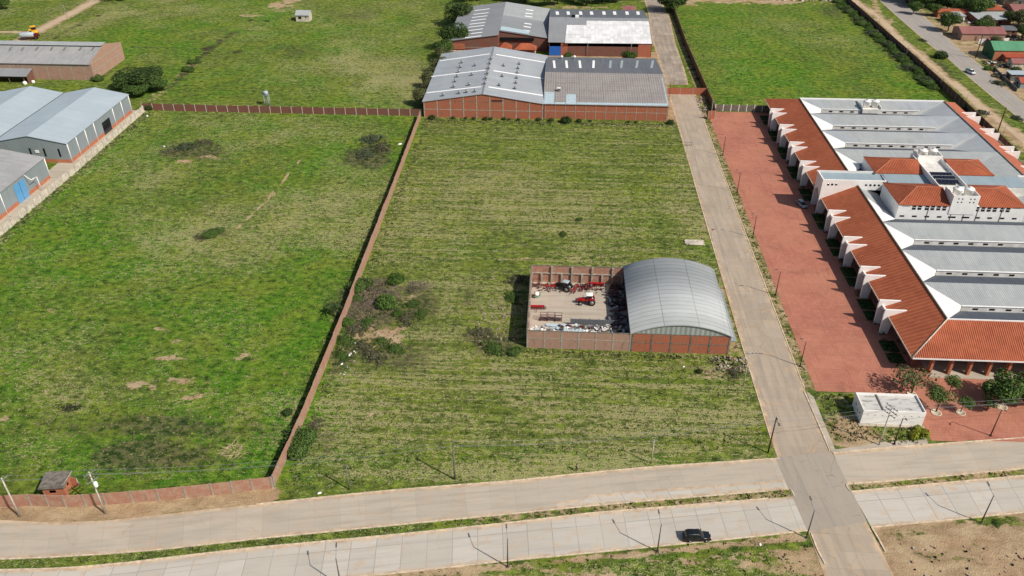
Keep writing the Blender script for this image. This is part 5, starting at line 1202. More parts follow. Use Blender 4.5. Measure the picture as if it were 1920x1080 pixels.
def car(name, label, cat, L_, W_, H_, paint_m, kind='suv'):
    T = thing(name, label, cat, (0,0,0)); hw = W_/2; hl = L_/2
    bz = .32; belt = H_*.60
    body = loft([(-hl,hw*.86,bz+.1,hw*.84,belt-.05),(-hl+.15,hw*.97,bz,hw*.93,belt),(-hl*.4,hw,bz,hw*.94,belt),(hl*.3,hw,bz,hw*.93,belt),(hl*.42,hw,bz,hw*.9,belt-.04),(hl*.9,hw*.95,bz,hw*.84,belt-.18),(hl,hw*.84,bz+.1,hw*.74,belt-.3)])
    bev(body.build('body', paint_m, T), .07)
    if kind == 'pickup':
        cab = loft([(-.35,hw*.9,belt-.02,hw*.74,H_-.06),(.1,hw*.9,belt-.02,hw*.76,H_),(.75,hw*.9,belt-.02,hw*.74,H_-.05),(hl*.55,hw*.86,belt-.06,hw*.5,belt+.02)])
    elif kind == 'hatch':
        cab = loft([(-hl+.12,hw*.86,belt-.02,hw*.6,belt+.12),(-hl*.72,hw*.9,belt-.02,hw*.72,H_-.06),(-.1,hw*.9,belt-.02,hw*.75,H_),(hl*.16,hw*.9,belt-.02,hw*.72,H_-.07),(hl*.56,hw*.86,belt-.06,hw*.55,belt)])
    else:
        cab = loft([(-hl+.14,hw*.88,belt-.02,hw*.7,belt+.2),(-hl*.84,hw*.9,belt-.02,hw*.74,H_-.05),(-.2,hw*.9,belt-.02,hw*.77,H_),(hl*.14,hw*.9,belt-.02,hw*.74,H_-.06),(hl*.48,hw*.87,belt-.05,hw*.6,belt+.02)])
    bev(cab.build('windows', M['glass'], T), .05)
    rx0, rx1 = (-.32, .72) if kind == 'pickup' else ((-hl*.7, hl*.12) if kind == 'hatch' else (-hl*.82, hl*.12))
    b = loft([(rx0,hw*.73,H_-.06,hw*.70,H_+.0),((rx0+rx1)/2,hw*.76,H_-.03,hw*.73,H_+.04),(rx1,hw*.73,H_-.07,hw*.70,H_-.0)]); bev(b.build('roof_panel', paint_m, T), .03)
    if kind == 'suv':
        for s in (-1, 1):
            b = MB(); b.tube((rx0+.2,s*hw*.66,H_+.1),(rx1-.2,s*hw*.66,H_+.1), .03, .03, 6); b.build('roof_rail', M['steel'], T)
        b = MB(); b.box(rx1-1.35,rx1-.5,-hw*.4,hw*.4,H_+.035,H_+.055); b.build('sunroof', M['glass'], T)
        for x in (-hl*.25, hl*.14):
            for s in (-1, 1):
                b = MB(); b.prism([(x-.05,s*hw*.9,belt-.01),(x+.05,s*hw*.9,belt-.01),(x+.02,s*hw*.78,H_-.03),(x-.08,s*hw*.78,H_-.03)], (0, s*.02, 0)); b.build('pillar', paint_m, T)
    if kind == 'pickup':
        b = MB(); b.box(-hl+.18,-.5,-hw*.78,hw*.78,belt-.02,belt+.02); b.build('bed_floor', M['black'], T)
        b = MB(); b.box(-hl+.05,-.45,-hw*.92,-hw*.82,belt,belt+.12); b.box(-hl+.05,-.45,hw*.82,hw*.92,belt,belt+.12); b.box(-hl+.05,-hl+.15,-hw*.8,hw*.8,belt,belt+.12); b.build('bed_rail', paint_m, T)
        b = MB(); b.box(-hl+.3,-.6,-hw*.7,hw*.7,belt+.03,belt+.45); b.build('green_cargo', M['sheet_green'], T)
    for s in (-1, 1):
        b = MB(); b.box(hl*.94,hl*1.0,s*hw*.5-.2,s*hw*.5+.2,belt-.42,belt-.26); b.build('headlight', M['tank'], T)
        b = MB(); b.box(-hl-.01,-hl+.12,s*hw*.74-.1,s*hw*.74+.1,belt-.35,belt-.1); b.build('tail_light', M['red'], T)
        b = MB(); b.box(hl*.3,hl*.3+.18,s*(hw+.08)-.1,s*(hw+.08)+.1,belt+.0,belt+.16); b.build('mirror', paint_m, T)
        for x in (-hl*.60, hl*.62): wheel(T, x, s*(hw-.1), .36, .24)
    b = MB(); b.box(hl-.1,hl+.03,-hw*.8,hw*.8,.3,.55); b.box(-hl-.03,-hl+.1,-hw*.82,hw*.82,.32,.6); b.build('bumper', M['black'], T)
    b = MB(); b.box(hl-.04,hl+.02,-hw*.35,hw*.35,.62,.82); b.build('grille', M['black'], T)
    return T
M['car_black'] = plain('black_car_paint', (.012,.013,.015,1), .18, .6, 0, .05)
M['car_silver'] = plain('silver_car_paint', L((176,182,192)), .25, .6, .3, .04)
M['car_white'] = plain('white_car_paint', L((228,230,232)), .25, .5, 0, .03)
c = car('suv', 'black sport utility car driving on the pale concrete carriageway', 'car', 4.7, 1.9, 1.75, M['car_black'], 'suv'); x, y = g(1306,1010); place(c, (x, y, .02), R(5))
c = car('hatchback', 'silver car parked in the shade beside the market entrance', 'car', 4.3, 1.75, 1.5, M['car_silver'], 'hatch'); x, y = g(1503,386); place(c, (x, y, .03), R(-72))
c = car('pickup_truck', 'white pickup with green load driving on the highway', 'pickup truck', 5.3, 1.9, 1.8, M['car_white'], 'pickup'); x, y = g(1819,137.5); place(c, (x, y, .03), R(-78))
# tractors
def tractor(label, paint_m, roof_m):
    T = thing('tractor', label, 'tractor', (0,0,0))     # faces +x
    bev(loft([(.1,.36,.8,.34,1.5),(1.0,.36,.8,.34,1.5),(1.9,.33,.8,.28,1.38),(2.15,.27,.85,.22,1.25)]).build('hood', paint_m, T), .06)
    b = MB(); b.box(-1.4,2.0,-.2,.2,.55,.85); b.build('chassis', M['black'], T)
    b = MB(); b.box(-1.15,.15,-.55,.55,.85,1.45); b.build('cab_base', paint_m, T)
    b = MB(); b.prism([(-1.1,-.52,1.45),(.2,-.52,1.45),(.05,-.5,2.35),(-1.05,-.5,2.35)], (0,1.0,0)); b.build('cab_glass', M['glass'], T)
    b = MB(); b.box(-1.25,.25,-.68,.68,2.36,2.52); bev(b.build('cab_roof', roof_m, T), .06)
    for s in (-1, 1):
        for x in (-1.1, .1):
            b = MB(); b.tube((x,s*.54,1.4),(x*.93,s*.54,2.4), .04, .04, 6); b.build('cab_pillar', M['black'], T)
        b = MB(); b.prism([(-1.75,s*.55,1.35),(-1.45,s*.55,1.7),(-.6,s*.55,1.7),(-.35,s*.55,1.3),(-.5,s*.55,1.28),(-.7,s*.55,1.6),(-1.4,s*.55,1.6),(-1.6,s*.55,1.3)], (0,s*.5,0)); b.build('fender', paint_m, T)
        wheel(T, -1.05, s*.85, .8, .46, 'tank' if s < 0 else 'steel', 'rear_wheel'); wheel(T, 1.45, s*.8, .5, .3, 'steel', 'front_wheel')
    b = MB(); b.tube((.9,.2,1.45),(.9,.2,2.4), .05, .05, 8); b.build('exhaust', M['steel_dark'], T)
    b = MB(); b.tube((-1.4,-.35,.7),(-2.1,-.35,.5), .05); b.tube((-1.4,.35,.7),(-2.1,.35,.5), .05); b.build('hitch_arm', M['steel'], T)
    return T
t1 = tractor('red tractor with white cab roof parked on the yard floor', M['red'], M['white']); x, y = g(1100,573); place(t1, (x, y+.9, .03), PI+R(2), 1.12)
t2 = tractor('dark tractor with pale canopy roof near the back wall of the yard', M['black'], M['sheet_light']); x, y = g(1057,546); place(t2, (x, y+.8, .03), PI-R(25), 1.05)
# farm implements
def impl(name, label, x, y, build, rz=0, cat='farm implement'):
    T = thing(name, label, cat, (0,0,0)); build(T); place(T, (x, y, .03), rz); T['group'] = 'farm implements in the brick yard'; return T
def b_seeder(T):
    b = MB(); b.prism([(-1.9,-.25,1.0),(-1.9,.45,1.0),(-1.9,.35,.55),(-1.9,-.05,.55)], (3.8,0,0)); b.build('seed_box', M['red'], T)
    b = MB(); b.box(-2,2,-.5,-.38,.45,.57); b.box(-2,2,.5,.62,.45,.57); b.tube((0,-.4,.5),(0,-1.7,.4), .06); b.build('frame', M['darkred'], T)
    for i in range(7):
        b = MB(); X = -1.65+i*.55; b.lathe((X, .15, .25), [(.05,0),(.25,.03),(.05,.06)], 12, axis='x'); b.build('disc', M['steel_dark'], T)
    for s in (-2.1, 2.0): wheel(T, s, 0, .42, .2)
def b_plough(T):
    b = MB(); b.box(-1.7,1.7,-.08,.08,.75,.93); b.box(-1.5,1.2,.5,.62,.7,.82); b.tube((-1.5,0,.8),(-2.6,.1,.9), .07); b.build('frame', M['red'], T)
    for i in range(5):
        X = -1.4+i*.65; b = MB(); b.tube((X,0,.8),(X+.1,.1,.15), .05); b.prism([(X-.05,-.2,.05),(X+.35,.1,.02),(X+.3,.2,.5),(X,-.05,.5)], (.03,.05,0)); b.build('share', M['steel_dark'], T)
def b_harrow(T):
    b = MB(); b.box(-1.2,1.2,-1.0,-.88,.55,.67); b.box(-1.2,1.2,.88,1.0,.55,.67); b.box(-1.2,-1.08,-1,1,.56,.66); b.box(1.08,1.2,-1,1,.56,.66); b.tube((-1,0,.6),(1,0,.6), .07); b.prism([(-.3,0,.6),(.3,0,.6),(0,0,1.7)], (0,.1,0)); b.build('frame', M['darkred'], T)
    for r_ in (-.6, .6):
        for i in range(8):
            b = MB(); b.lathe((-1.05+i*.3, r_, .32), [(.03,0),(.32,.03),(.03,.06)], 12, axis='x'); b.build('disc', M['steel_dark'], T)
def b_rack(T):
    b = MB()
    for X in (-.8, .8):
        for Y in (-.6, .6): b.tube((X,Y,0),(X,Y,1.9), .06, .06, 6)
    for z in (.4, 1.1, 1.85):
        for Y in (-.6, .6): b.tube((-.8,Y,z),(.8,Y,z), .05, .05, 5)
        for X in (-.8, .8): b.tube((X,-.6,z),(X,.6,z), .05, .05, 5)
    b.build('frame', M['darkred'], T)
    b = MB(); b.box(-.7,.7,-.5,.5,.42,.5); b.build('tray', M['steel_dark'], T)
def b_sprayer(T):
    b = MB(); b.lathe((0,0,.55), [(.5,0),(.62,.3),(.6,.75),(.2,.95)], 14); b.build('tank', M['tank'], T)
    b = MB(); b.box(-.7,.7,-.6,.6,.4,.52); b.tube((-1.8,0,1.1),(1.8,0,1.1), .05); b.tube((-1.8,0,1.1),(-1.3,.7,.4), .04); b.tube((1.8,0,1.1),(1.3,.7,.4), .04); b.build('boom', M['sheet_green'], T)
    for s in (-.75, .75): wheel(T, s, 0, .35, .16)
def w_(px_, py_): return g(px_, py_)
impl('plough', 'red plough behind the dark tractor against the back wall', *w_(1033,542), b_plough)
impl('seed_drill', 'bright red seed drill by the back wall, partly in the arched shed shadow', *w_(1118,537), b_seeder)
impl('harrow', 'dark red disc harrow between the plough and the bright red drill', *w_(1098,540), b_harrow, R(20))
impl('plough', 'red plough with raised shares just right of the dark tractor', *w_(1079,546), b_plough, R(70))
impl('sprayer', 'white and green sprayer at the left side of the yard', *w_(1006,557), b_sprayer, R(30))
impl('seed_drill', 'small red implement at the left side of the yard nearest the sheet fence', *w_(1006,580), b_seeder, R(2))
impl('metal_rack', 'rusty red steel rack in the far left corner of the yard', *w_(1004,537), b_rack, 0, 'rack')
impl('metal_rack', 'dark red steel rack by the sheet fence, left of two', *w_(1019,600), b_rack, 0, 'rack'); impl('metal_rack', 'dark red steel rack by the sheet fence, middle one', *w_(1033,600), b_rack, 0, 'rack'); impl('metal_rack', 'dark red steel rack by the sheet fence, touching the fence', *w_(1047,601), b_rack, 0, 'rack')
impl('harrow', 'dark harrow in the shadow beside the arched shed', *w_(1155,541), b_harrow, R(10)); impl('seed_drill', 'red drill half hidden in the shade beside the arched shed wall', *w_(1176,566), b_seeder, R(85))
T = thing('sheet_fence', 'grey corrugated sheet fence across the brick yard', 'fence', (6, 158.4, 0))
b = MB(); b.box(5.2, 16.6, 158.3, 158.42, .05, 1.9); b.build('sheet_panel', M['sheet_dark'], T)
for x in np.linspace(5.3, 16.5, 6):
    b = MB(); b.box(x-.07, x+.07, 158.44, 158.56, 0, 2.05); b.build('post', M['steel_dark'], T)
# scrap heap in the yard
rn = random.Random(8)
def junk(name, label, x0, x1, y0, y1, mats, n, smin, smax, cat='pile', zmax=.8, elong=3, kind='stuff'):
    mb = MB()
    for i in range(n):
        x, y = rn.uniform(x0, x1), rn.uniform(y0, y1); s = rn.uniform(smin, smax); z = rn.uniform(.05, zmax)*(.4+.6*math.sin(PI*(y-y0)/(y1-y0)))
        a, t_ = rn.uniform(0, PI), rn.uniform(-.3, .3); d = Vector((math.cos(a), math.sin(a), t_))*s*.5*elong; e = Vector((-math.sin(a), math.cos(a), rn.uniform(-.2, .2)))*s*.5; c = Vector((x, y, z+.1))
        mb.prism([c-d-e, c+d-e, c+d+e, c-d+e], (0, 0, rn.uniform(.03, .15)), rn.randrange(len(mats)))
    o = mb.build(name, [M[m] for m in mats]); tag(o, label, cat, None, kind); return o
junk('scrap_pile', 'scrap metal and timber heaped along the near wall of the brick yard', 3, 18, 153.6, 157.7, ['steel_dark','wood','white_dirty','conc_dark','darkred','steel','white'], 260, .2, .6, 'scrap', 1.1)
junk('scrap_pile', 'dark machine parts piled in the shade along the open side of the arched shed', 14.5, 18.6, 156, 176, ['steel_dark','black','darkred','steel'], 150, .2, .7, 'scrap', .8)
junk('scrap_pile', 'loose parts and tools scattered along the back wall of the yard', -3, 14, 172.5, 176.3, ['steel_dark','red','darkred','wood','steel'], 110, .12, .4, 'scrap', .6)
junk('scrap_pile', 'pale broken panels heaped in the near left corner of the brick yard', -4, 4, 153.4, 157.4, ['white','steel','sheet_blue','white_dirty'], 50, .4, .9, 'scrap', .6, 1.6)
for i, (x0, x1, y0, y1, z, lab) in enumerate([(-0.5, 8.0, 157.0, 157.9, .5, 'long pale panel lying along the scrap heap in the yard'), (3.6, 8.4, 153.9, 155.6, .9, 'pale blue sheet lying on the scrap near the yard wall')]):
    T = thing('scrap_sheet', lab, 'panel', (x0, y0, 0)); b = MB(); b.slab([(x0,y0,z),(x1,y0,z-.1),(x1,y1,z+.1),(x0,y1,z+.2)], .06, 0)
    for k in range(6): xx = x0+(x1-x0)*(k+.5)/6; b.tube((xx,y0,z+.02),(xx,y1,z+.17), .03, .03, 5)
    b.build('sheet', M['sheet_blue'], T)
# stacked planks, litter
x, y = g(1302,456)
T = thing('plank_stack', 'stack of pale planks lying in the grass beside the street', 'planks', (x, y, 0))
for i in range(5):
    b = MB(); b.cbox((x+rn.uniform(-.2,.2), y-1.1+i*.5, .25+.04*i), (5.2, .42, .16), rn.uniform(-.03,.03)); b.build('plank', M['cream'], T)
for (px_, py_, s, lab) in [(599,925,.9,'white plastic sheet scrap on the verge near the dividing wall'),(1282,688,.7,'white bag beside the dark mound below the arched shed'),(1365,686,.6,'white bag in the rubble at the corner of the arched shed'),(276,218,1.6,'crumpled white sheet by the corner of the left warehouses'),(308,275,1.2,'white scrap on the weeds in the left field'),(655,666,.9,'pale rubbish bag beside the dividing wall'),(641,683,.9,'second rubbish bag beside the dividing wall, nearer the avenue'),(1425,1021,.7,'white post stump in the grass below the black car'),(750,271,1.8,'pale rag on the dark weeds near the end of the left field'),(1544,284,.5,'')]:
    if not lab: continue
    x, y = g(px_, py_); mb = MB(); mb.lathe((0,0,0), [(s*.5,0),(s*.62,s*.15),(s*.4,s*.38),(s*.08,s*.45)], 7); o = mb.build('litter', M['white']); o.location = (x, y, 0); o.rotation_euler = (0, 0, rn.uniform(0, 3)); o.scale = (.8, .5, .5); tag(o, lab, 'litter')
    for v in o.data.vertices: v.co += Vector((rn.uniform(-.12,.12), rn.uniform(-.12,.12), rn.uniform(0,.1)))*s
# ------------------------------------------------------------------ person walking on the verge
def person(x, y, rz):
    T = thing('person', 'person in a grey top and dark trousers walking on the grass verge', 'person', (0,0,0))
    J = {'pelvis':(0,0,.95),'belly':(0,0,1.12),'chest':(.02,0,1.32),'neck':(.03,0,1.5),'headb':(.04,0,1.58),'head':(.05,0,1.70),
         'hl':(0,.10,.9),'kl':(.16,.11,.5),'al':(.02,.11,.09),'tl':(.2,.11,.04),'hr':(0,-.10,.9),'kr':(.02,-.11,.5),'ar':(-.28,-.11,.14),'tr':(-.12,-.11,.04),
         'sl':(.02,.18,1.44),'el':(-.06,.24,1.16),'wl':(.10,.25,.94),'fl':(.15,.25,.86),'sr':(.02,-.18,1.44),'er':(.0,-.24,1.16),'wr':(.2,-.25,1.0),'fr':(.26,-.25,.94)}
    E = [('pelvis','belly'),('belly','chest'),('chest','neck'),('neck','headb'),('headb','head'),('pelvis','hl'),('hl','kl'),('kl','al'),('al','tl'),('pelvis','hr'),('hr','kr'),('kr','ar'),('ar','tr'),('chest','sl'),('sl','el'),('el','wl'),('wl','fl'),('chest','sr'),('sr','er'),('er','wr'),('wr','fr')]
    rad = dict(pelvis=.15,belly=.14,chest=.16,neck=.06,headb=.085,head=.1,hl=.1,kl=.065,al=.045,tl=.035,hr=.1,kr=.065,ar=.045,tr=.035,sl=.065,el=.045,wl=.032,fl=.035,sr=.065,er=.045,wr=.032,fr=.035)
    def skin(name, keys, edges, k, m):
        me = bpy.data.meshes.new(name); ks = list(keys); me.from_pydata([J[q] for q in ks], [(ks.index(a), ks.index(b)) for a, b in edges], [])
        o = bpy.data.objects.new(name, me); S.collection.objects.link(o); o.parent = T
        md = o.modifiers.new('skin', 'SKIN')
        for i, q in enumerate(ks):
            d = me.skin_vertices[0].data[i]; d.radius = (rad[q]*k, rad[q]*k); d.use_root = (i == 0)
        sb = o.modifiers.new('sub', 'SUBSURF'); sb.levels = 1; sb.render_levels = 2; me.materials.append(m); md.use_smooth_shade = True
        bpy.context.view_layer.update(); dg = bpy.context.evaluated_depsgraph_get(); nm_ = bpy.data.meshes.new_from_object(o.evaluated_get(dg)); o.modifiers.clear(); o.data = nm_
        return o
    skin('body', J.keys(), E, 1.0, plain('skin', L((150,104,80)), .6, .3))
    skin('shirt', ['belly','chest','sl','el','sr','er'], [('belly','chest'),('chest','sl'),('sl','el'),('chest','sr'),('sr','er')], 1.18, plain('grey_shirt', L((150,146,144)), .9, .1))
    skin('trousers', ['pelvis','hl','kl','al','hr','kr','ar'], [('pelvis','hl'),('hl','kl'),('kl','al'),('pelvis','hr'),('hr','kr'),('kr','ar')], 1.22, plain('dark_trousers', (.02,.02,.028,1), .9, .1))
    b = MB(); b.lathe((.035,0,1.70), [(.12,-.02),(.13,.06),(.09,.12),(.02,.14)], 12); b.build('hair', M['black'], T)
    place(T, (x, y, 0), rz, 1.05)
x, y = g(1081,883); person(x, y, R(190))
# ------------------------------------------------------------------ vegetation
def leaves(mb, lobes, n, s, rs, up=.35, shell=.55):
    vals = []
    tot = sum(l[3]*l[4]*l[5] for l in lobes)
    for (cx, cy, cz, rx, ry, rz_) in lobes:
        m = max(4, int(n*(rx*ry*rz_)/tot))
        for i in range(m):
            while True:
                p = Vector((rs.uniform(-1,1), rs.uniform(-1,1), rs.uniform(-1,1)))
                if .05 < p.length < 1: break
            p = p.normalized()*(shell+(1-shell)*p.length**.5)*rs.uniform(.82, 1.08)
            if p.z < -.55: p.z *= .5
            c = Vector((cx+p.x*rx, cy+p.y*ry, cz+p.z*rz_))
            if c.z < .05: c.z = rs.uniform(.05, .3)
            nrm = (p+Vector((rs.uniform(-.8,.8), rs.uniform(-.8,.8), rs.uniform(-.5,.8)+up))).normalized()
            a = nrm.orthogonal().normalized(); b = nrm.cross(a); an = rs.uniform(0, PI); a, b = a*math.cos(an)+b*math.sin(an), b*math.cos(an)-a*math.sin(an)
            k = s*rs.uniform(.55, 1.35); w = k*rs.uniform(.45, .8)
            mb.add([c-a*k, c-b*w+nrm*.12*k, c+a*k*.9, c+b*w-nrm*.1*k], [(0,1,2,3)]); vals.append(rs.random())
    return vals
def crown(T, lobes, n, s, m, rs, name='crown'):
    mb = MB(); mb.uv = None
    vals = leaves(mb, lobes, n, s, rs)
    o = mb.build(name, M[m], T); at_ = o.data.attributes.new('lv', 'FLOAT', 'FACE'); at_.data.foreach_set('value', vals); return o
def rlobes(rs, R_, H0, H1, k, flat=.75):
    out = []
    for i in range(k):
        a = rs.uniform(0, 2*PI); d = R_*.55*math.sqrt(rs.random()); r = R_*rs.uniform(.38, .6)
        out.append((d*math.cos(a), d*math.sin(a), rs.uniform(H0+r*.5, max(H0+r*.5+.1, H1-r*.7)), r, r*rs.uniform(.8,1.1), r*flat))
    return out
def trunk(T, lobes, h, r, rs, m='bark', lean=(0, 0)):
    b = MB(); top = Vector((lean[0], lean[1], h)); b.tube((0,0,0), top, r, r*.65, 7)
    for l in lobes:
        mid = top.lerp(Vector(l[:3]), .5)+Vector((rs.uniform(-.2,.2), rs.uniform(-.2,.2), .1)); b.tube(top, mid, r*.5, r*.3, 5); b.tube(mid, Vector(l[:3])+Vector((0,0,l[5]*.3)), r*.3, r*.08, 5)
        for k in range(2):
            e = Vector(l[:3])+Vector((rs.uniform(-.6,.6)*l[3], rs.uniform(-.6,.6)*l[4], rs.uniform(0,.5)*l[5])); b.tube(mid, e, r*.2, r*.05, 4)
    b.build('trunk', M[m], T)
def tree(name, seed, R_, H0, H1, k, n, s, m, r=.2, flat=.75, lean=(0,0)):
    rs = random.Random(seed); T = thing(name, '', 'tree', (0,0,0)); lb = rlobes(rs, R_, H0, H1, k, flat); trunk(T, lb, H0*1.05, r, rs, lean=lean); crown(T, lb, n, s, m, rs); return T
def shrub(seed, R_, H, k, n, s, m):
    rs = random.Random(seed); T = thing('shrub', '', 'shrub', (0,0,0)); lb = [(l[0], l[1], l[5]*.7, l[3], l[4], l[5]*H/R_*1.1) for l in rlobes(rs, R_, 0, H, k, .8)]
    crown(T, lb, n, s, m, rs, 'foliage'); b = MB()
    for l in lb: b.tube((0,0,0), (l[0]*.7, l[1]*.7, l[2]*.8), .05, .02, 4)
    b.build('stem', M['bark'], T); return T
PR = {}
PR['big'] = tree('broadleaf_tree', 1, 5.0, 1.6, 7.0, 12, 6500, .24, 'leaf_dark', .35)
PR['mid'] = tree('broadleaf_tree', 2, 3.4, 1.4, 5.4, 9, 4200, .20, 'leaf_mid', .2)
PR['small'] = tree('small_tree', 3, 2.3, 1.8, 4.4, 8, 1300, .15, 'leaf_mid', .12)
PR['thin'] = tree('sparse_tree', 4, 4.2, 2.0, 5.2, 8, 900, .24, 'leaf_olive', .16, .45)
PR['olive'] = tree('broadleaf_tree', 6, 4.0, 1.6, 5.5, 10, 4200, .21, 'leaf_olive', .2)
PR['bush'] = shrub(7, 1.6, 1.4, 6, 1500, .14, 'leaf_dark')
PR['bushm'] = shrub(8, 2.6, 1.8, 9, 3000, .16, 'leaf_mid')
PR['bushb'] = shrub(9, 2.0, 1.5, 8, 2200, .14, 'leaf_bright')
def weedpatch(seed, R_, H, n, s, m):
    rs = random.Random(seed); T = thing('weed_patch', '', 'weeds', (0,0,0)); lb = []
    for i in range(n):
        a = rs.uniform(0, 6.28); d = abs(rs.gauss(0, .5))*R_; r = rs.uniform(.2, .6)*(1.25-min(1, d/R_/1.3)); lb.append((d*math.cos(a)*1.25, d*math.sin(a)*.8, r*.35, r, r, r*H))
    crown(T, lb, n*34, s, m, rs, 'foliage')
    return T
PR['bushg'] = weedpatch(10, 3.2, 1.15, 80, .13, 'leaf_grey')
PR['low'] = weedpatch(13, 3.0, .85, 70, .12, 'weed_dry')
PR['lowg'] = weedpatch(17, 3.0, .9, 80, .12, 'leaf_mid')
PR['yel'] = shrub(11, 1.2, 1.2, 4, 900, .14, 'leaf_yellow')
ORD = 'first second third fourth fifth sixth seventh eighth ninth tenth eleventh twelfth thirteenth fourteenth fifteenth sixteenth seventeenth eighteenth nineteenth twentieth'.split()
used = {}
KS = dict(big=1.75, mid=1.45, small=1.08, thin=1.15, olive=1.5, bush=1.35, bushm=1.45, bushb=1.45, bushg=1.6, low=1.4, lowg=1.4, yel=1.15)
def put(kind, x, y, label, sc=1.0, rz=None, z=0, group=None):
    sc = tuple(q*KS[kind] for q in sc) if isinstance(sc, tuple) else sc*KS[kind]
    rz = rn.uniform(0, 6.28) if rz is None else rz
    if kind in used: o = dup(PR[kind], (x, y, z), rz, label, sc)
    else:
        o = PR[kind]; used[kind] = 1; place(o, (x, y, z), rz, sc); o['label'] = label
    if group: o['group'] = group
    elif 'group' in o: del o['group']
    return o
def putp(kind, px_, py_, label, sc=1.0, **k): x, y = g(px_, py_); return put(kind, x, y, label, sc, **k)
# corner trees by the market
putp('thin', 1709, 737, 'wide sparse tree with bare branches at the front corner of the market hall', 1.0)
putp('small', 1755, 772, 'round bright green tree in a ring of soil right of the white utility building', 1.25)
putp('small', 1801, 772, 'small slim leaning tree on the red paving', .85)
putp('small', 1779, 738, 'thin airy tree between the slim tree and the market columns', .95)
putp('mid', 1876, 758, 'full dark green tree on the paving in front of the market piers', (.95,.95,.9))
putp('mid', 1925, 752, 'dark green tree cut by the right edge of the picture on the paving', .85)
putp('small', 1850, 770, 'low shaded tree left of the full dark green one', .8)
putp('yel', 1725, 812, 'clipped yellow green shrub at the corner of the white utility building, right one', 1.15)
putp('yel', 1712, 818, 'clipped yellow green shrub at the corner of the white utility building, left one', 1.0)
putp('yel', 1598, 752, 'yellow green shrub behind the left end of the white utility building', 1.0)
for (px_, py_, r_) in [(1755,774,1.1),(1801,774,1.0),(1709,739,1.0),(1876,762,1.3)]:
    x, y = g(px_, py_); b = MB(); b.lathe((x,y,.02), [(r_,0),(r_,.12),(r_*.85,.13),(r_*.8,.05)], 20); o = b.build('planting_ring', M['kerb']); tag(o, {1755:'pale kerb ring around the round bright green tree',1801:'pale kerb ring around the slim leaning tree',1709:'pale kerb ring around the wide sparse tree',1876:'pale kerb ring around the full dark green tree'}[px_], 'kerb ring')
# left field and walls
putp('big', 266, 165, 'large round dark tree between the pale brick warehouse and the left field', (1.25,1.1,.66))
putp('mid', 232, 168, 'dark shrubby tree at the left flank of the large round tree', (1.2,1.1,.8)); putp('bushm', 185, 150, 'low bush at the corner of the long pale brick warehouse', .9); putp('mid', 292, 172, 'dark tree at the right flank of the large round tree', (1.1,1.0,.75)); putp('mid', 258, 182, 'low dark tree in front of the large round tree', (1.1,1,.6))
putp('bush', 281, 206, 'dark bush at the left end of the far brick wall', 1.4)
putp('bushm', 401, 440, 'olive bush alone in the middle of the left field', (.95,.8,.55)); putp('low', 376, 446, 'low dark weeds spreading left of the lone field bush', .7)
putp('bushg', 700, 262, 'grey green shrubs spreading near the far end of the left field', 1.2); putp('bushg', 685, 290, 'grey green shrub below the larger thicket at the far end of the left field', 1.1); putp('low', 715, 278, 'dark low thicket close to the dividing wall at the far end', 1.3)
putp('bushg', 345, 278, 'grey green shrub patch at the top left of the left field', 1.1); putp('low', 385, 268, 'dark low shrub right of the grey green patch in the left field', 1.1); putp('low', 320, 285, 'dark low shrub left of the grey green patch in the left field', .9)
putp('bushm', 678, 541, 'dark green bush against the dividing wall by the dead branches', .95); putp('bushb', 741, 528, 'bright green bush behind the heap of dead branches', 1.05)
putp('bushb', 727, 572, 'bright round bush in the middle of the dead branches', 1.2); putp('bushb', 745, 590, 'small bright bush at the right of the dead branches', .6); putp('lowg', 772, 572, 'low weeds right of the dead branch heap', .8)
putp('lowg', 645, 640, 'weeds along the dividing wall below the dead branches', .9); putp('low', 700, 668, 'dark weeds below the patch of bare soil', 1.1); putp('lowg', 740, 655, 'dark weeds right of the patch of bare soil', .9); putp('bushb', 652, 606, 'bright weeds beside the dividing wall', .7)
putp('bushm', 566, 822, 'dense green bush at the near end of the dividing wall', .95); putp('bushm', 556, 845, 'second dense bush touching the near end of the dividing wall', .9); putp('lowg', 1868, 982, 'green weeds at the foot of the lamp by the bare earth lot', .35); putp('low', 590, 800, 'low brush above the dense bushes near the dividing wall', .7)
for i_, (a_1, b_1, s_1) in enumerate([(668,560,.8),(700,545,.7),(690,605,.8),(665,620,.9),(715,640,.7),(760,600,.9),(790,590,.7),(680,650,.8),(640,668,.8),(770,545,.6)]): putp('low' if i_ % 2 else 'lowg', a_1, b_1, ORD[i_]+' scruffy weed patch, counted from the far end, among the debris beside the dividing wall', s_1, group='weed patches among the debris by the dividing wall')
putp('bush', 543, 775, 'tangled shrub climbing over the dividing wall', .7)
putp('lowg', 960, 560, 'dark weeds at the left wall of the brick enclosure', .9); putp('low', 970, 525, 'dark weeds at the far left corner of the brick enclosure', 1.0); putp('bushm', 968, 662, 'dark green bush at the near left corner of the brick enclosure', (.55,.5,.5)); putp('lowg', 925, 655, 'brownish weeds left of the brick enclosure', 1.1); putp('low', 900, 625, 'weeds and rubble left of the brick enclosure', .9)
putp('bush', 1310, 697, 'dark mound of brush in the field below the arched shed', .5); putp('low', 1375, 700, 'weeds by the near right corner of the arched shed', .7)
putp('lowg', 1085, 412, 'isolated leafy patch in the middle field', .5); putp('lowg', 1055, 440, 'larger isolated leafy patch in the middle field', .6)
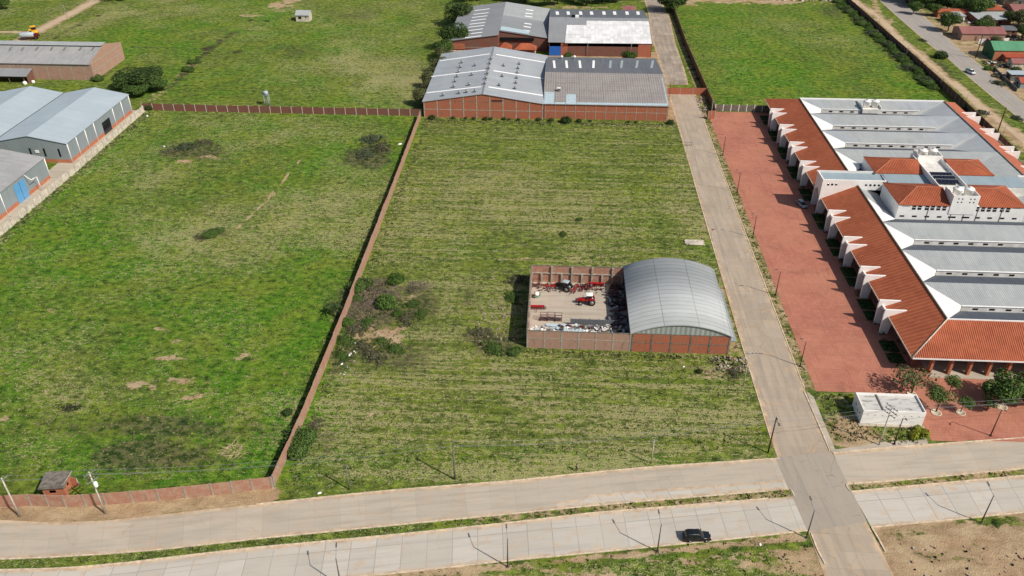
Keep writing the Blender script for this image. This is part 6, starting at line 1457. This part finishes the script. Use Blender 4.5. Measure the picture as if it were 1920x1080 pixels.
# creepers at the foot of the warehouses
for i, (px_, sc) in enumerate([(809,1.0),(851,.6),(873,.5),(890,.55),(909,.75),(922,.6),(945,.65),(956,.5),(972,.6),(1010,.7),(1035,.8),(1060,1.5),(1085,.8),(1105,.5),(1175,.5),(1190,.4),(1251,1.0)]):
    x, y = g(px_, 221); put('bush', x, 287.2-.6*sc, ('round dark bush at the left corner of the vented warehouse' if i == 0 else 'tallest bush against the brown roofed warehouse' if px_ == 1060 else 'dark bush at the street corner of the brown roofed warehouse' if px_ == 1251 else ORD[i-(1 if i < 11 else 2)]+' creeping bush from the left along the foot of the front brick warehouses'), sc*.95, group='creeping bushes at the foot of the warehouse walls' if i not in (0, 11, 16) else None)
putp('big', 852, 92, 'large dark tree beside the rear dark roofed warehouse, nearer one', .95); putp('big', 862, 48, 'large dark tree beside the rear dark roofed warehouse, farther one', .95); putp('mid', 838, 108, 'dark tree under the nearer large tree at the warehouse side', 1.0)
for i, (px_, py_, sc) in enumerate([(833,115,1.0),(826,135,1.1),(818,150,1.0),(812,165,1.1),(803,180,1.0),(797,197,1.1),(840,122,.9)]): putp('olive', px_, py_, ORD[i]+' olive bush from the far end of the row along the vented warehouse side', sc*.75, group='bushes along the left side of the vented warehouse')
putp('bushm', 1177, 106, 'bright round tree in front of the rear right warehouse', (1.5,1.3,1.35)); putp('bushm', 1064, 106, 'bushy shrub beside the blue gate', .7)
putp('big', 1256, 22, 'big dark tree beside the broken street at the top', .95)
for i, (px_, py_, k, lab) in enumerate([(1020,10,'olive','olive tree behind the warehouses, far left of the row'),(1045,8,'mid','green tree behind the warehouses, second of the row'),(1075,6,'olive','olive tree behind the warehouses, third of the row'),(1100,9,'olive','olive tree behind the warehouses, centre of the row'),(1130,4,'big','dark tree behind the warehouses, right of centre'),(1155,5,'mid','green tree just left of the small brick shed'),(985,5,'big','dark tree behind the grey gabled roof'),(950,1,'mid','tree top behind the ridge of the grey gabled roof'),(905,-2,'big','dark tree at the top edge above the grey roof'),(875,3,'mid','tree at the top edge left of the grey roof'),(1190,-2,'big','dark tree above the small brick shed')]): putp(k, px_, py_, lab, 1.0)
putp('big', 215, -2, 'dark tree by the bend of the dirt road at the top left', 1.0); putp('mid', 235, 0, 'smaller dark tree beside the dirt road bend', .9); putp('big', 360, -4, 'dark tree crown at the top edge of the far left field', .9)
putp('bushm', 365, 119, 'bush on the overgrown fence line in the far left field, nearer one', .8); putp('bushm', 353, 134, 'bush on the overgrown fence line above the dark tree', .8); putp('low', 388, 92, 'brush patch along the overgrown fence line', .9); putp('low', 445, 98, 'dark tuft in the far left field', .7)
for i_, (a_1, b_1, s_1) in enumerate([(335,150,.5),(345,140,.6),(372,108,.5),(385,100,.5),(400,88,.6),(412,76,.5),(425,70,.4),(470,38,.5),(500,40,.5),(105,72,.4),(150,48,.4),(185,30,.5)]): putp('low' if i_ % 2 else 'lowg', a_1, b_1, ORD[i_]+' small brush patch listed along the overgrown fence lines of the far left field', s_1, group='brush along the far fence lines')
putp('mid', 5, 18, 'small tree with orange ground at the top left corner', .9)
# hedge row inside the right field wall
hl = [(1580,4),(1592,14),(1604,24),(1617,36),(1629,46),(1642,58),(1654,68),(1666,79),(1678,90),(1690,101),(1702,112),(1714,124),(1727,136),(1740,148),(1752,158),(1763,168)]
hp_ = [(a[0]+(b[0]-a[0])*f, a[1]+(b[1]-a[1])*f) for a, b in zip(hl, hl[1:]) for f in (0, .5)]
for i, (px_, py_) in enumerate(hp_):
    nm = ORD[i] if i < 15 else ORD[len(hp_)-1-i]
    putp(['bushm','lowg','bushm','bushg'][i % 4], px_-5-(i % 3)*2, py_+1, nm+' tree from the '+('far' if i < 15 else 'near')+' end of the shaded row inside the right field wall', [(1.1,1.2,.75),(1.3,1.3,1.5),(.9,1.1,.6),(1.2,1.2,1.3)][i % 4], group='tree row along the right wall of the green field')
for i, (px_, py_) in enumerate([(1277,60),(1285,85),(1293,108),(1300,130),(1308,148),(1330,190),(1336,207)]): putp('low', px_+2, py_, ORD[i]+' weed patch from the far end at the foot of the dark street wall', .6, group='weeds at the foot of the dark street wall')
# palm by the dividing wall
px0, py0 = g(627, 592)
T = thing('palm_tree', 'small palm tree behind the dividing wall opposite the dead branches', 'palm tree', (px0, py0, 0)); T.location = (px0, py0, 0)
b = MB(); b.tube((px0,py0,0),(px0+.1,py0,3.2), .2, .14, 7); b.build('trunk', M['bark_pale'], T)
rs = random.Random(3); b = MB(); vals = []
for i in range(20):
    a = i*2.4+rs.random()*.4; d = Vector((math.cos(a), math.sin(a), 0)); base = Vector((px0+.1, py0, 3.2)); prev = base; el = rs.uniform(.1, 1.0)
    for s_ in range(6):
        t_ = (s_+1)/6; q = base+d*(2.4*t_)*math.cos(el*.6)+Vector((0,0,(math.sin(el)*1.8*t_-1.8*t_*t_)))
        sd = Vector((-d.y, d.x, 0))*(.38*(1-t_*.75)); dn = Vector((0,0,-.16))
        b.add([prev, prev+sd+dn, q+sd*.8+dn, q], [(0,1,2,3)]); b.add([prev, prev-sd+dn, q-sd*.8+dn, q], [(3,2,1,0)]); vals += [rs.random()*.6]*2; prev = q
o = b.build('crown', M['leaf_dark'], T); a_ = o.data.attributes.new('lv', 'FLOAT', 'FACE'); a_.data.foreach_set('value', vals)
# heaps of dead branches
def sticks(label, cx, cy, rx, ry, n, ln, m, seed, h=.6, name='branch_pile', r=.05):
    rs = random.Random(seed); mb = MB()
    for i in range(n):
        a = rs.uniform(0, 2*PI); d = math.sqrt(rs.random()); x, y = cx+rx*d*math.cos(a), cy+ry*d*math.sin(a); th = rs.gauss(PI/2, .8) if seed != 2 else rs.uniform(0, 2*PI); l = ln*rs.uniform(.4, 1.2); z = rs.uniform(.05, h*(1.1-d))
        p = Vector((x, y, z)); q = p+Vector((math.cos(th)*l, math.sin(th)*l, rs.uniform(-.1,.25)*l)); q.z = max(.05, q.z); mb.tube(p, q, r*rs.uniform(.6,1.4), r*.4, 4, 0, False)
    o = mb.build(name, M[m]); tag(o, label, 'branches', None, 'stuff')
M['dead_grey'] = plain('grey_dead_branches', L((134,118,108)), .95, .1, 0, .3, 1); M['dead_tan'] = plain('tan_dead_branches', L((200,182,140)), .95, .1, 0, .2, 1)
cx_, cy_ = g(700, 552); sticks('wide heap of grey dead palm branches beside the dividing wall', cx_, cy_, 7.5, 7, 620, 1.9, 'dead_grey', 1, .7, r=.04)
cx_, cy_ = g(690, 590); sticks('lower spread of grey dead branches below the bright bush', cx_, cy_, 7.5, 6, 420, 1.8, 'dead_grey', 4, .5, r=.04)
cx_, cy_ = g(780, 540); sticks('small heap of grey branches right of the bushes by the wall', cx_, cy_, 3.2, 3.0, 120, 1.8, 'dead_grey', 5, .5)
cx_, cy_ = g(437, 846); sticks('pale bleached branch pile lying in the near left field', cx_, cy_, 2.6, 2.2, 70, 2.2, 'dead_tan', 2, .6, r=.045)
x, y = g(133, 765); mb = MB(); rs = random.Random(9)
for i in range(260):
    a = rs.uniform(0, 6.28); d = rs.random()**.7*1.7; c = Vector((x+d*math.cos(a)*1.2, y+d*math.sin(a)*.9, rs.uniform(.03,.25))); mb.tube(c, c+Vector((rs.uniform(-.35,.35), rs.uniform(-.35,.35), rs.uniform(0,.2))), .04, .02, 4, 0, False)
o = mb.build('burnt_patch', M['black']); tag(o, 'small black burnt heap of ash in the left field', 'ash heap', None, 'stuff')
# rubble
def rubble(label, x0, x1, y0, y1, n, m, smin, smax, seed):
    rs = random.Random(seed); mb = MB()
    for i in range(n):
        x, y, s = rs.uniform(x0, x1), rs.uniform(y0, y1), rs.uniform(smin, smax); mb.cbox((x, y, s*.3), (s, s*rs.uniform(.5,1), s*.6), rs.uniform(0, 3), rs.randrange(len(m)))
    o = mb.build('rubble', [M[k] for k in m]); tag(o, label, 'rubble', None, 'stuff')
a = g(1330,690); c_ = g(1395,712); rubble('broken concrete and bricks strewn at the corner of the arched shed', 37, 45, 142.5, 148.2, 170, ['conc','conc_dark','brick_pale','dark'], .15, .5, 1)
rubble('pale rubble bank along the far end of the right green field', 62, 150, 468, 480, 420, ['cream','brick_pale','conc'], .5, 2.2, 2)
rubble('bricks and stones scattered along the dark wall by the closed street', 55.5, 58.5, 293, 316, 90, ['conc','conc_dark','brick_pale'], .2, .7, 3)
rubble('stone and brick litter left of the brick enclosure', -17, -6, 150, 166, 110, ['conc','brick_pale','conc_dark'], .15, .45, 5)
rubble('bright rubbish scraps among the weeds beside the dividing wall', -47, -43, 134, 149, 13, ['white','sheet_blue','cream'], .15, .4, 6)
rubble('clods and stones on the bare earth lot', 62, 90, 84, 97, 150, ['brick_pale','conc','dark'], .12, .45, 7)
# ------------------------------------------------------------------ village across the highway
def house(label, x0, x1, y0, y1, ze, zr, wm, rm, kind='gable', cat='house', ov=.4, wins=True):
    T = thing('house', label, cat, ((x0+x1)/2, y0, 0)); T['group'] = 'houses of the village across the highway'
    b = MB()
    if kind == 'gable':
        ym = (y0+y1)/2; b.prism([(x0,y0,0),(x0,y1,0),(x0,y1,ze),(x0,ym,zr-.1),(x0,y0,ze)], (.2,0,0)); b.prism([(x1-.2,y0,0),(x1-.2,y1,0),(x1-.2,y1,ze),(x1-.2,ym,zr-.1),(x1-.2,y0,ze)], (.2,0,0)); b.box(x0+.203,x1-.203,y0,y0+.2,0,ze-.03); b.box(x0+.203,x1-.203,y1-.2,y1,0,ze-.03)
    else: b.box(x0,x1,y0,y1,0,ze-.02)
    b.build('wall', M[wm], T); r = MB()
    if kind == 'gable':
        ym = (y0+y1)/2; s_ = (zr-ze)/(ym-y0)
        r.slab([(x0-ov,y0-ov,ze-s_*ov+.1),(x1+ov,y0-ov,ze-s_*ov+.1),(x1+ov,ym,zr+.1),(x0-ov,ym,zr+.1)], .12); r.slab([(x0-ov,ym,zr+.1),(x1+ov,ym,zr+.1),(x1+ov,y1+ov,ze-s_*ov+.1),(x0-ov,y1+ov,ze-s_*ov+.1)], .12)
    elif kind == 'hip': r.hip(x0,x1,y0,y1,ze,zr,None,.15,0,ov)
    elif kind == 'mono': r.slab([(x0-ov,y0-ov,ze+.02),(x1+ov,y0-ov,ze+.02),(x1+ov,y1+ov,zr),(x0-ov,y1+ov,zr)], .12)
    r.build('roof', M[rm], T)
    if wins:
        b = MB(); b.box(x0-.03,x0+.05,(y0+y1)/2-.5,(y0+y1)/2+.5,1.0,2.0); b.build('window', M['glass'], T)
        b = MB(); b.box((x0*2+x1)/3-.5,(x0*2+x1)/3+.5,y0-.03,y0+.05,0.02,2.1); b.build('door', M['wood'], T)
        b = MB(); b.box((x0+x1*2)/3-.6,(x0+x1*2)/3+.6,y0-.03,y0+.05,1.0,2.0); b.build('window', M['glass'], T)
    return T
def hpx(label, sw, se, depth, ze, zr, wm, rm, kind='gable', **k):
    a = g(*sw); b = g(*se); return house(label, a[0], b[0], a[1], a[1]+depth, ze, zr, wm, rm, kind, **k)
hpx('long house with faded pink sheet roof and pale gable wall facing the highway', (1801,76), (1877,74), 11, 3.4, 5.2, 'brick_pale', 'sheet_red')
hpx('green walled building with bright green sheet roof beside the highway', (1859,113), (1990,110), 10.5, 4.6, 7.0, 'green_wall', 'sheet_green')
_g = g(1859,113); _gt = [o for o in S.objects if o.get('label') == 'green walled building with bright green sheet roof beside the highway'][0]
b = MB(); b.box(_g[0]+.3, _g[0]+26, _g[1]-.06, _g[1]-.003, .1, 4.4); b.build('front_wall', M['brick_orange'], _gt)
hpx('low red sheet roofed annex in front of the green building', (1884,118), (1990,115), 4.5, 2.6, 3.2, 'brick_orange', 'sheet_red2', 'mono', wins=False)
hpx('small grey walled house with red sheet roof below the green building', (1896,130), (1985,127), 5, 2.8, 4.0, 'cream', 'sheet_red')
hpx('open carport with white sheet roof near the red roofed hut', (1893,152), (1985,149), 4.5, 2.9, 3.0, 'conc_dark', 'sheet_light', 'mono')
hpx('small blue grey hut with orange red roof at the right edge', (1911,166), (1990,163), 5, 2.6, 3.8, 'wall_blue', 'sheet_red2')
hpx('house with large orange hipped tile roof between the trees', (1847,30), (1880,30), 12, 3.2, 5.6, 'cream', 'tile', 'hip')
hpx('house with faded red roof at the top right edge', (1899,33), (1970,33), 14, 3.2, 5.0, 'brick_pale', 'sheet_red', 'gable')
hpx('long low brick house with orange tile roof and a yellow door post', (1757,33), (1812,33), 6, 2.7, 3.8, 'brick_orange', 'tile', 'gable')
hpx('small white two window house with pale roof behind the pink roofed house', (1791,44), (1806,44), 7, 3.8, 4.0, 'white', 'sheet', 'mono')
hpx('low house with patched grey sheet roof behind the pink roofed house', (1832,47), (1892,47), 12, 2.8, 3.4, 'brick_dark', 'sheet', 'mono')
hpx('pale sheet roofed house beside the orange hipped roof', (1838,14), (1862,14), 8, 3.0, 3.4, 'cream', 'sheet_light', 'mono')
hpx('grey roofed house at the top right corner', (1880,10), (1925,10), 10, 3.0, 4.0, 'conc_dark', 'sheet_mid', 'gable')
hpx('dark sheet lean-to beside the faded red roof house', (1872,29), (1897,29), 7, 2.4, 2.6, 'brick_dark', 'sheet_dark', 'mono')
T = wallthing('sheet_wall', 'white sheet wall beside the green building', [g(1833,82), g(1890,80)], 2.2, 4, M['white_dirty'], .05)
wallthing('brick_wall', 'low wall in front of the huts at the right edge below the carport', [g(1862,130), g(1882,150), g(1906,172)], 1.4, 3, M['conc_dark'], .05)
for px_, py_, k, sc, lab in [(1777,58,'mid',1.15,'bright green tree at the left end of the pink roofed house'),(1838,66,'mid',.95,'tree in front of the pink roofed house'),(1824,33,'mid',1.2,'light green tree in the middle of the village'),(1840,25,'mid',1.1,'dark tree left of the orange hipped roof'),(1700,4,'big',.9,'dark tree at the road bend at the top of the village'),(1715,14,'mid',1.1,'tree lining the highway above the brick house, farthest left'),(1732,16,'mid',1.2,'tree lining the highway above the brick house, middle'),(1748,14,'big',.8,'dark tree behind the orange roofed brick house'),(1765,12,'olive',1.0,'olive tree behind the orange roofed brick house'),(1790,10,'mid',1.2,'green tree between the brick house and the hipped roof'),
                             (1746,30,'mid',.8,'tree at the left end of the long low brick house'),(1812,14,'big',.8,'dark tree behind the light green village tree'),(1906,55,'olive',1.1,'olive tree right of the grey patched roof'),(1925,50,'olive',1.1,'olive tree at the right edge above the green building'),(1893,45,'mid',.8,'small tree at the right end of the grey patched roof'),(1765,110,'bush',1.9,'dark bush on the verge between the track and the highway'),(1853,131,'bushb',.8,'bright bush at the foot of the green building'),(1905,137,'bushm',.9,'dark shrub in front of the small grey house'),(1875,158,'bushg',.9,'grey shrub by the carport at the right edge'),(1872,145,'low',.9,'low weeds beside the highway opposite the track'),(1728,76,'bushg',.6,'small grey bush on the highway edge'),
                             (1838,212,'bushg',.8,'grey shrub between the track and the market hall corner'),(1815,208,'bush',1.3,'dark shrub at the far corner of the market hall'),(1905,222,'bushg',.7,'grey shrub on the highway verge at the right')]:
    putp(k, px_, py_, lab, sc)
hpx('tiny rust roofed shed between the pink roofed house and the white sheet wall', (1856,86), (1876,85), 4, 2.2, 2.6, 'brick_dark', 'sheet_red', 'mono')
hpx('small grey shed behind the white two window house', (1770,42), (1786,42), 5, 2.3, 2.6, 'conc_dark', 'sheet_mid', 'mono')
hpx('dark roofed shack right of the faded pink house', (1884,66), (1905,66), 6, 2.4, 2.9, 'brick_dark', 'sheet_dark', 'mono')
for px_, py_, k, sc, lab in [(1712,26,'mid',.8,'low dark tree at the highway edge left of the brick house'),(1724,6,'big',.75,'dark tree at the top edge above the highway bend'),(1775,20,'big',.7,'dark tree behind the middle of the long low brick house'),(1800,22,'mid',.9,'tree at the right end of the long low brick house'),(1830,18,'big',.7,'dark tree just left of the pale sheet roofed house'),(1848,52,'olive',.7,'olive shrub tree at the patched grey roof'),(1868,88,'olive',.6,'low olive tree by the white sheet wall'),(1915,74,'mid',.9,'tree above the green roof at the right edge'),(1898,118,'bushm',.8,'green bush between the small grey house and the carport'),(1917,158,'bushm',.8,'dark bush at the right edge behind the carport'),(1893,8,'mid',.9,'tree behind the orange hipped roof'),(1762,2,'olive',1.0,'olive tree at the top edge of the village'),(1805,2,'big',.8,'dark tree at the top edge right of the village centre')]:
    putp(k, px_, py_, lab, sc)
for (px_, py_, lab) in [(1830,58,'clutter in the yard of the pink roofed house'),(1850,74,'clutter beside the white sheet wall'),(1905,72,'clutter behind the green building'),(1815,42,'clutter between the white house and the grey patched roof'),(1895,145,'clutter by the carport'),(1870,122,'heap of scrap beside the small grey house'),(1885,56,'heap of building stuff right of the pink roofed house')]:
    x, y = g(px_, py_); junk('scrap_heap', lab, x-5, x+6, y-4, y+5, ['steel_dark','white_dirty','wood','conc_dark','dark','darkred'], 90, .3, 1.0, 'scrap', .8, 2)
# loader and tanker at top left
def loader(x, y, rz):
    T = thing('wheel_loader', 'yellow wheel loader on the dirt road at the top left', 'loader', (0,0,0))
    bev(loft([(-3,1.0,.9,.9,2.1),(-1,1.1,.8,1.0,2.3),(.2,1.0,.9,.9,1.9)]).build('engine_cover', M['yellow'], T), .08)
    b = MB(); b.box(-.9,.7,-.8,.8,1.9,3.3); b.build('cab_glass', M['glass'], T); b = MB(); b.box(-1.05,.85,-.95,.95,3.3,3.5); b.build('cab_roof', M['yellow'], T)
    b = MB(); b.box(.5,2.4,-.5,.5,.8,1.5); b.build('front_frame', M['yellow'], T)
    b = MB(); b.prism([(3.4,-1.3,.2),(4.6,-1.3,.15),(4.3,-1.3,.5),(3.8,-1.3,1.5),(3.4,-1.3,1.3)], (0,2.6,0)); b.build('bucket', M['yellow'], T)
    for s in (-.6, .6):
        b = MB(); b.tube((1.0,s,1.7),(3.5,s,.8), .14, .12, 6); b.build('lift_arm', M['yellow'], T)
        for xx in (-2.0, 1.7): wheel(T, xx, s*1.7, .8, .5, 'steel_dark')
    place(T, (x, y, 0), rz, 1.25)
x, y = g(66,66); loader(x, y, R(130))
def tanker(x, y, rz):
    T = thing('tank_trailer', 'pale grey tank trailer with dark red side next to the yellow loader', 'trailer', (0,0,0))
    b = MB(); b.lathe((-3,0,2.0), [(.9,0),(1.15,.3),(1.15,5.4),(.9,5.7)], 16, axis='x'); b.build('tank', M['sheet_light'], T)
    b = MB(); b.box(-3,3.4,-.9,.9,.75,.95); b.box(2.6,4.2,-.9,.9,.95,2.4); b.build('frame', M['darkred'], T)
    for xx in (-2.2, -1.0, 3.2):
        for s in (-.95, .95): wheel(T, xx, s, .5, .3, 'steel_dark')
    b = MB(); b.lathe((0,0,3.1), [(.3,0),(.3,.2),(.05,.25)], 12); b.build('hatch', M['steel'], T)
    place(T, (x, y, 0), rz, 1.1)
x, y = g(54,74); tanker(x, y, R(15))
# hedge strip in the market's west shade
mb = MB(); rs = random.Random(12); vals = []
for i in range(36):
    y = 147+i*4.1+rs.uniform(-1, 1)
    if abs(y-222) < 4: continue
    vals += leaves(mb, [(78.3+rs.uniform(-.3,.9), y, .3, .9, 1.5, .45)], 60, .2, rs)
o = mb.build('hedge', M['leaf_dark']); a_ = o.data.attributes.new('lv', 'FLOAT', 'FACE'); a_.data.foreach_set('value', vals); tag(o, 'low dark planting in the shade under the market eaves', 'hedge', None, 'stuff')
# loose weeds and tufts: uncountable ground cover
mb = MB(); rs = random.Random(21); vals = []
def tuft(x, y, s):
    for k in range(3):
        a = rs.uniform(0, 6.28); c = Vector((x+rs.uniform(-s,s), y+rs.uniform(-s,s), 0)); d = Vector((math.cos(a), math.sin(a), 0))*s*.8; h = Vector((rs.uniform(-.3,.3)*s, rs.uniform(-.3,.3)*s, s*rs.uniform(.35,.75)))
        mb.add([c-d*.5, c+d*.5, c+d+h, c-d+h], [(0,1,2,3)]); vals.append(rs.random())
def scat(n, f, s0, s1):
    for i in range(n):
        x, y = f(); tuft(x, y, rs.uniform(s0, s1))
NEy = lambda x: float(np.interp(x, [p[0] for p in UN], [p[1] for p in UN])); LSy = lambda x: float(np.interp(x, [p[0] for p in LS], [p[1] for p in LS]))
def fld(x0, x1, y1):
    while True:
        x, y = rs.uniform(x0, x1), 104+rs.random()**1.3*(y1-104)
        if -5.5 < x < 41.5 and 148.5 < y < 178: continue
        if y > NEy(x)+(3.5 if x > -50 else 9): return (x, y)
scat(15000, lambda: fld(-154,-51,284), .12, .34); scat(13000, lambda: fld(-48,44,284), .10, .30)
scat(500, lambda: (rs.uniform(58,76), rs.uniform(122,136.5)), .15, .4); scat(700, lambda: (-50.6-abs(rs.gauss(0,1.2)), rs.uniform(105,286)), .2, .5); scat(700, lambda: (-48.4+abs(rs.gauss(0,1.8)), rs.uniform(105,286)), .2, .5)
scat(500, lambda: (-155+abs(rs.gauss(0,1.3)), rs.uniform(185,288)), .3, .7); scat(600, lambda: (rs.uniform(-48,46), 286-abs(rs.gauss(0,1.4))), .2, .5); scat(300, lambda: (rs.uniform(-5,41), 148-abs(rs.gauss(0,.8))), .15, .4)
scat(900, lambda: (rs.uniform(61,154), rs.uniform(302,420)), .2, .4); scat(1000, lambda: (rs.uniform(-190,-50), rs.uniform(292,430)), .2, .45); scat(350, lambda: (56.8+rs.gauss(0,.5), rs.uniform(140,298)), .15, .4)
def medp(): 
    t_ = rs.random(); a, _ = resample(US, 40); b_, _ = resample(LN, 40); i = min(38, int(t_*39)); p = a[i].lerp(a[i+1], rs.random()); q = b_[i].lerp(b_[i+1], rs.random()); r_ = p.lerp(q, rs.uniform(.12, .88)); return (r_.x, r_.y)
scat(900, medp, .15, .35)
def medr():
    a, _ = resample(USr, 20); b_, _ = resample(LNr, 20); i = rs.randrange(19); p = a[i].lerp(a[i+1], rs.random()); q = b_[i].lerp(b_[i+1], rs.random()); r_ = p.lerp(q, rs.uniform(.12, .88)); return (r_.x, r_.y)
scat(300, medr, .15, .35); scat(600, lambda: (lambda x: (x, LSy(x)-.4-rs.random()*14))(rs.uniform(-25,46)), .12, .35)
o = mb.build('weeds', M['tuft']); a_ = o.data.attributes.new('lv', 'FLOAT', 'FACE'); a_.data.foreach_set('value', vals); tag(o, 'grass tufts and small weeds scattered over the fields and verges', 'weeds', None, 'stuff')
# prototypes that were never placed
for k, o in PR.items():
    if k not in used:
        for c in list(o.children): bpy.data.objects.remove(c)
        bpy.data.objects.remove(o)
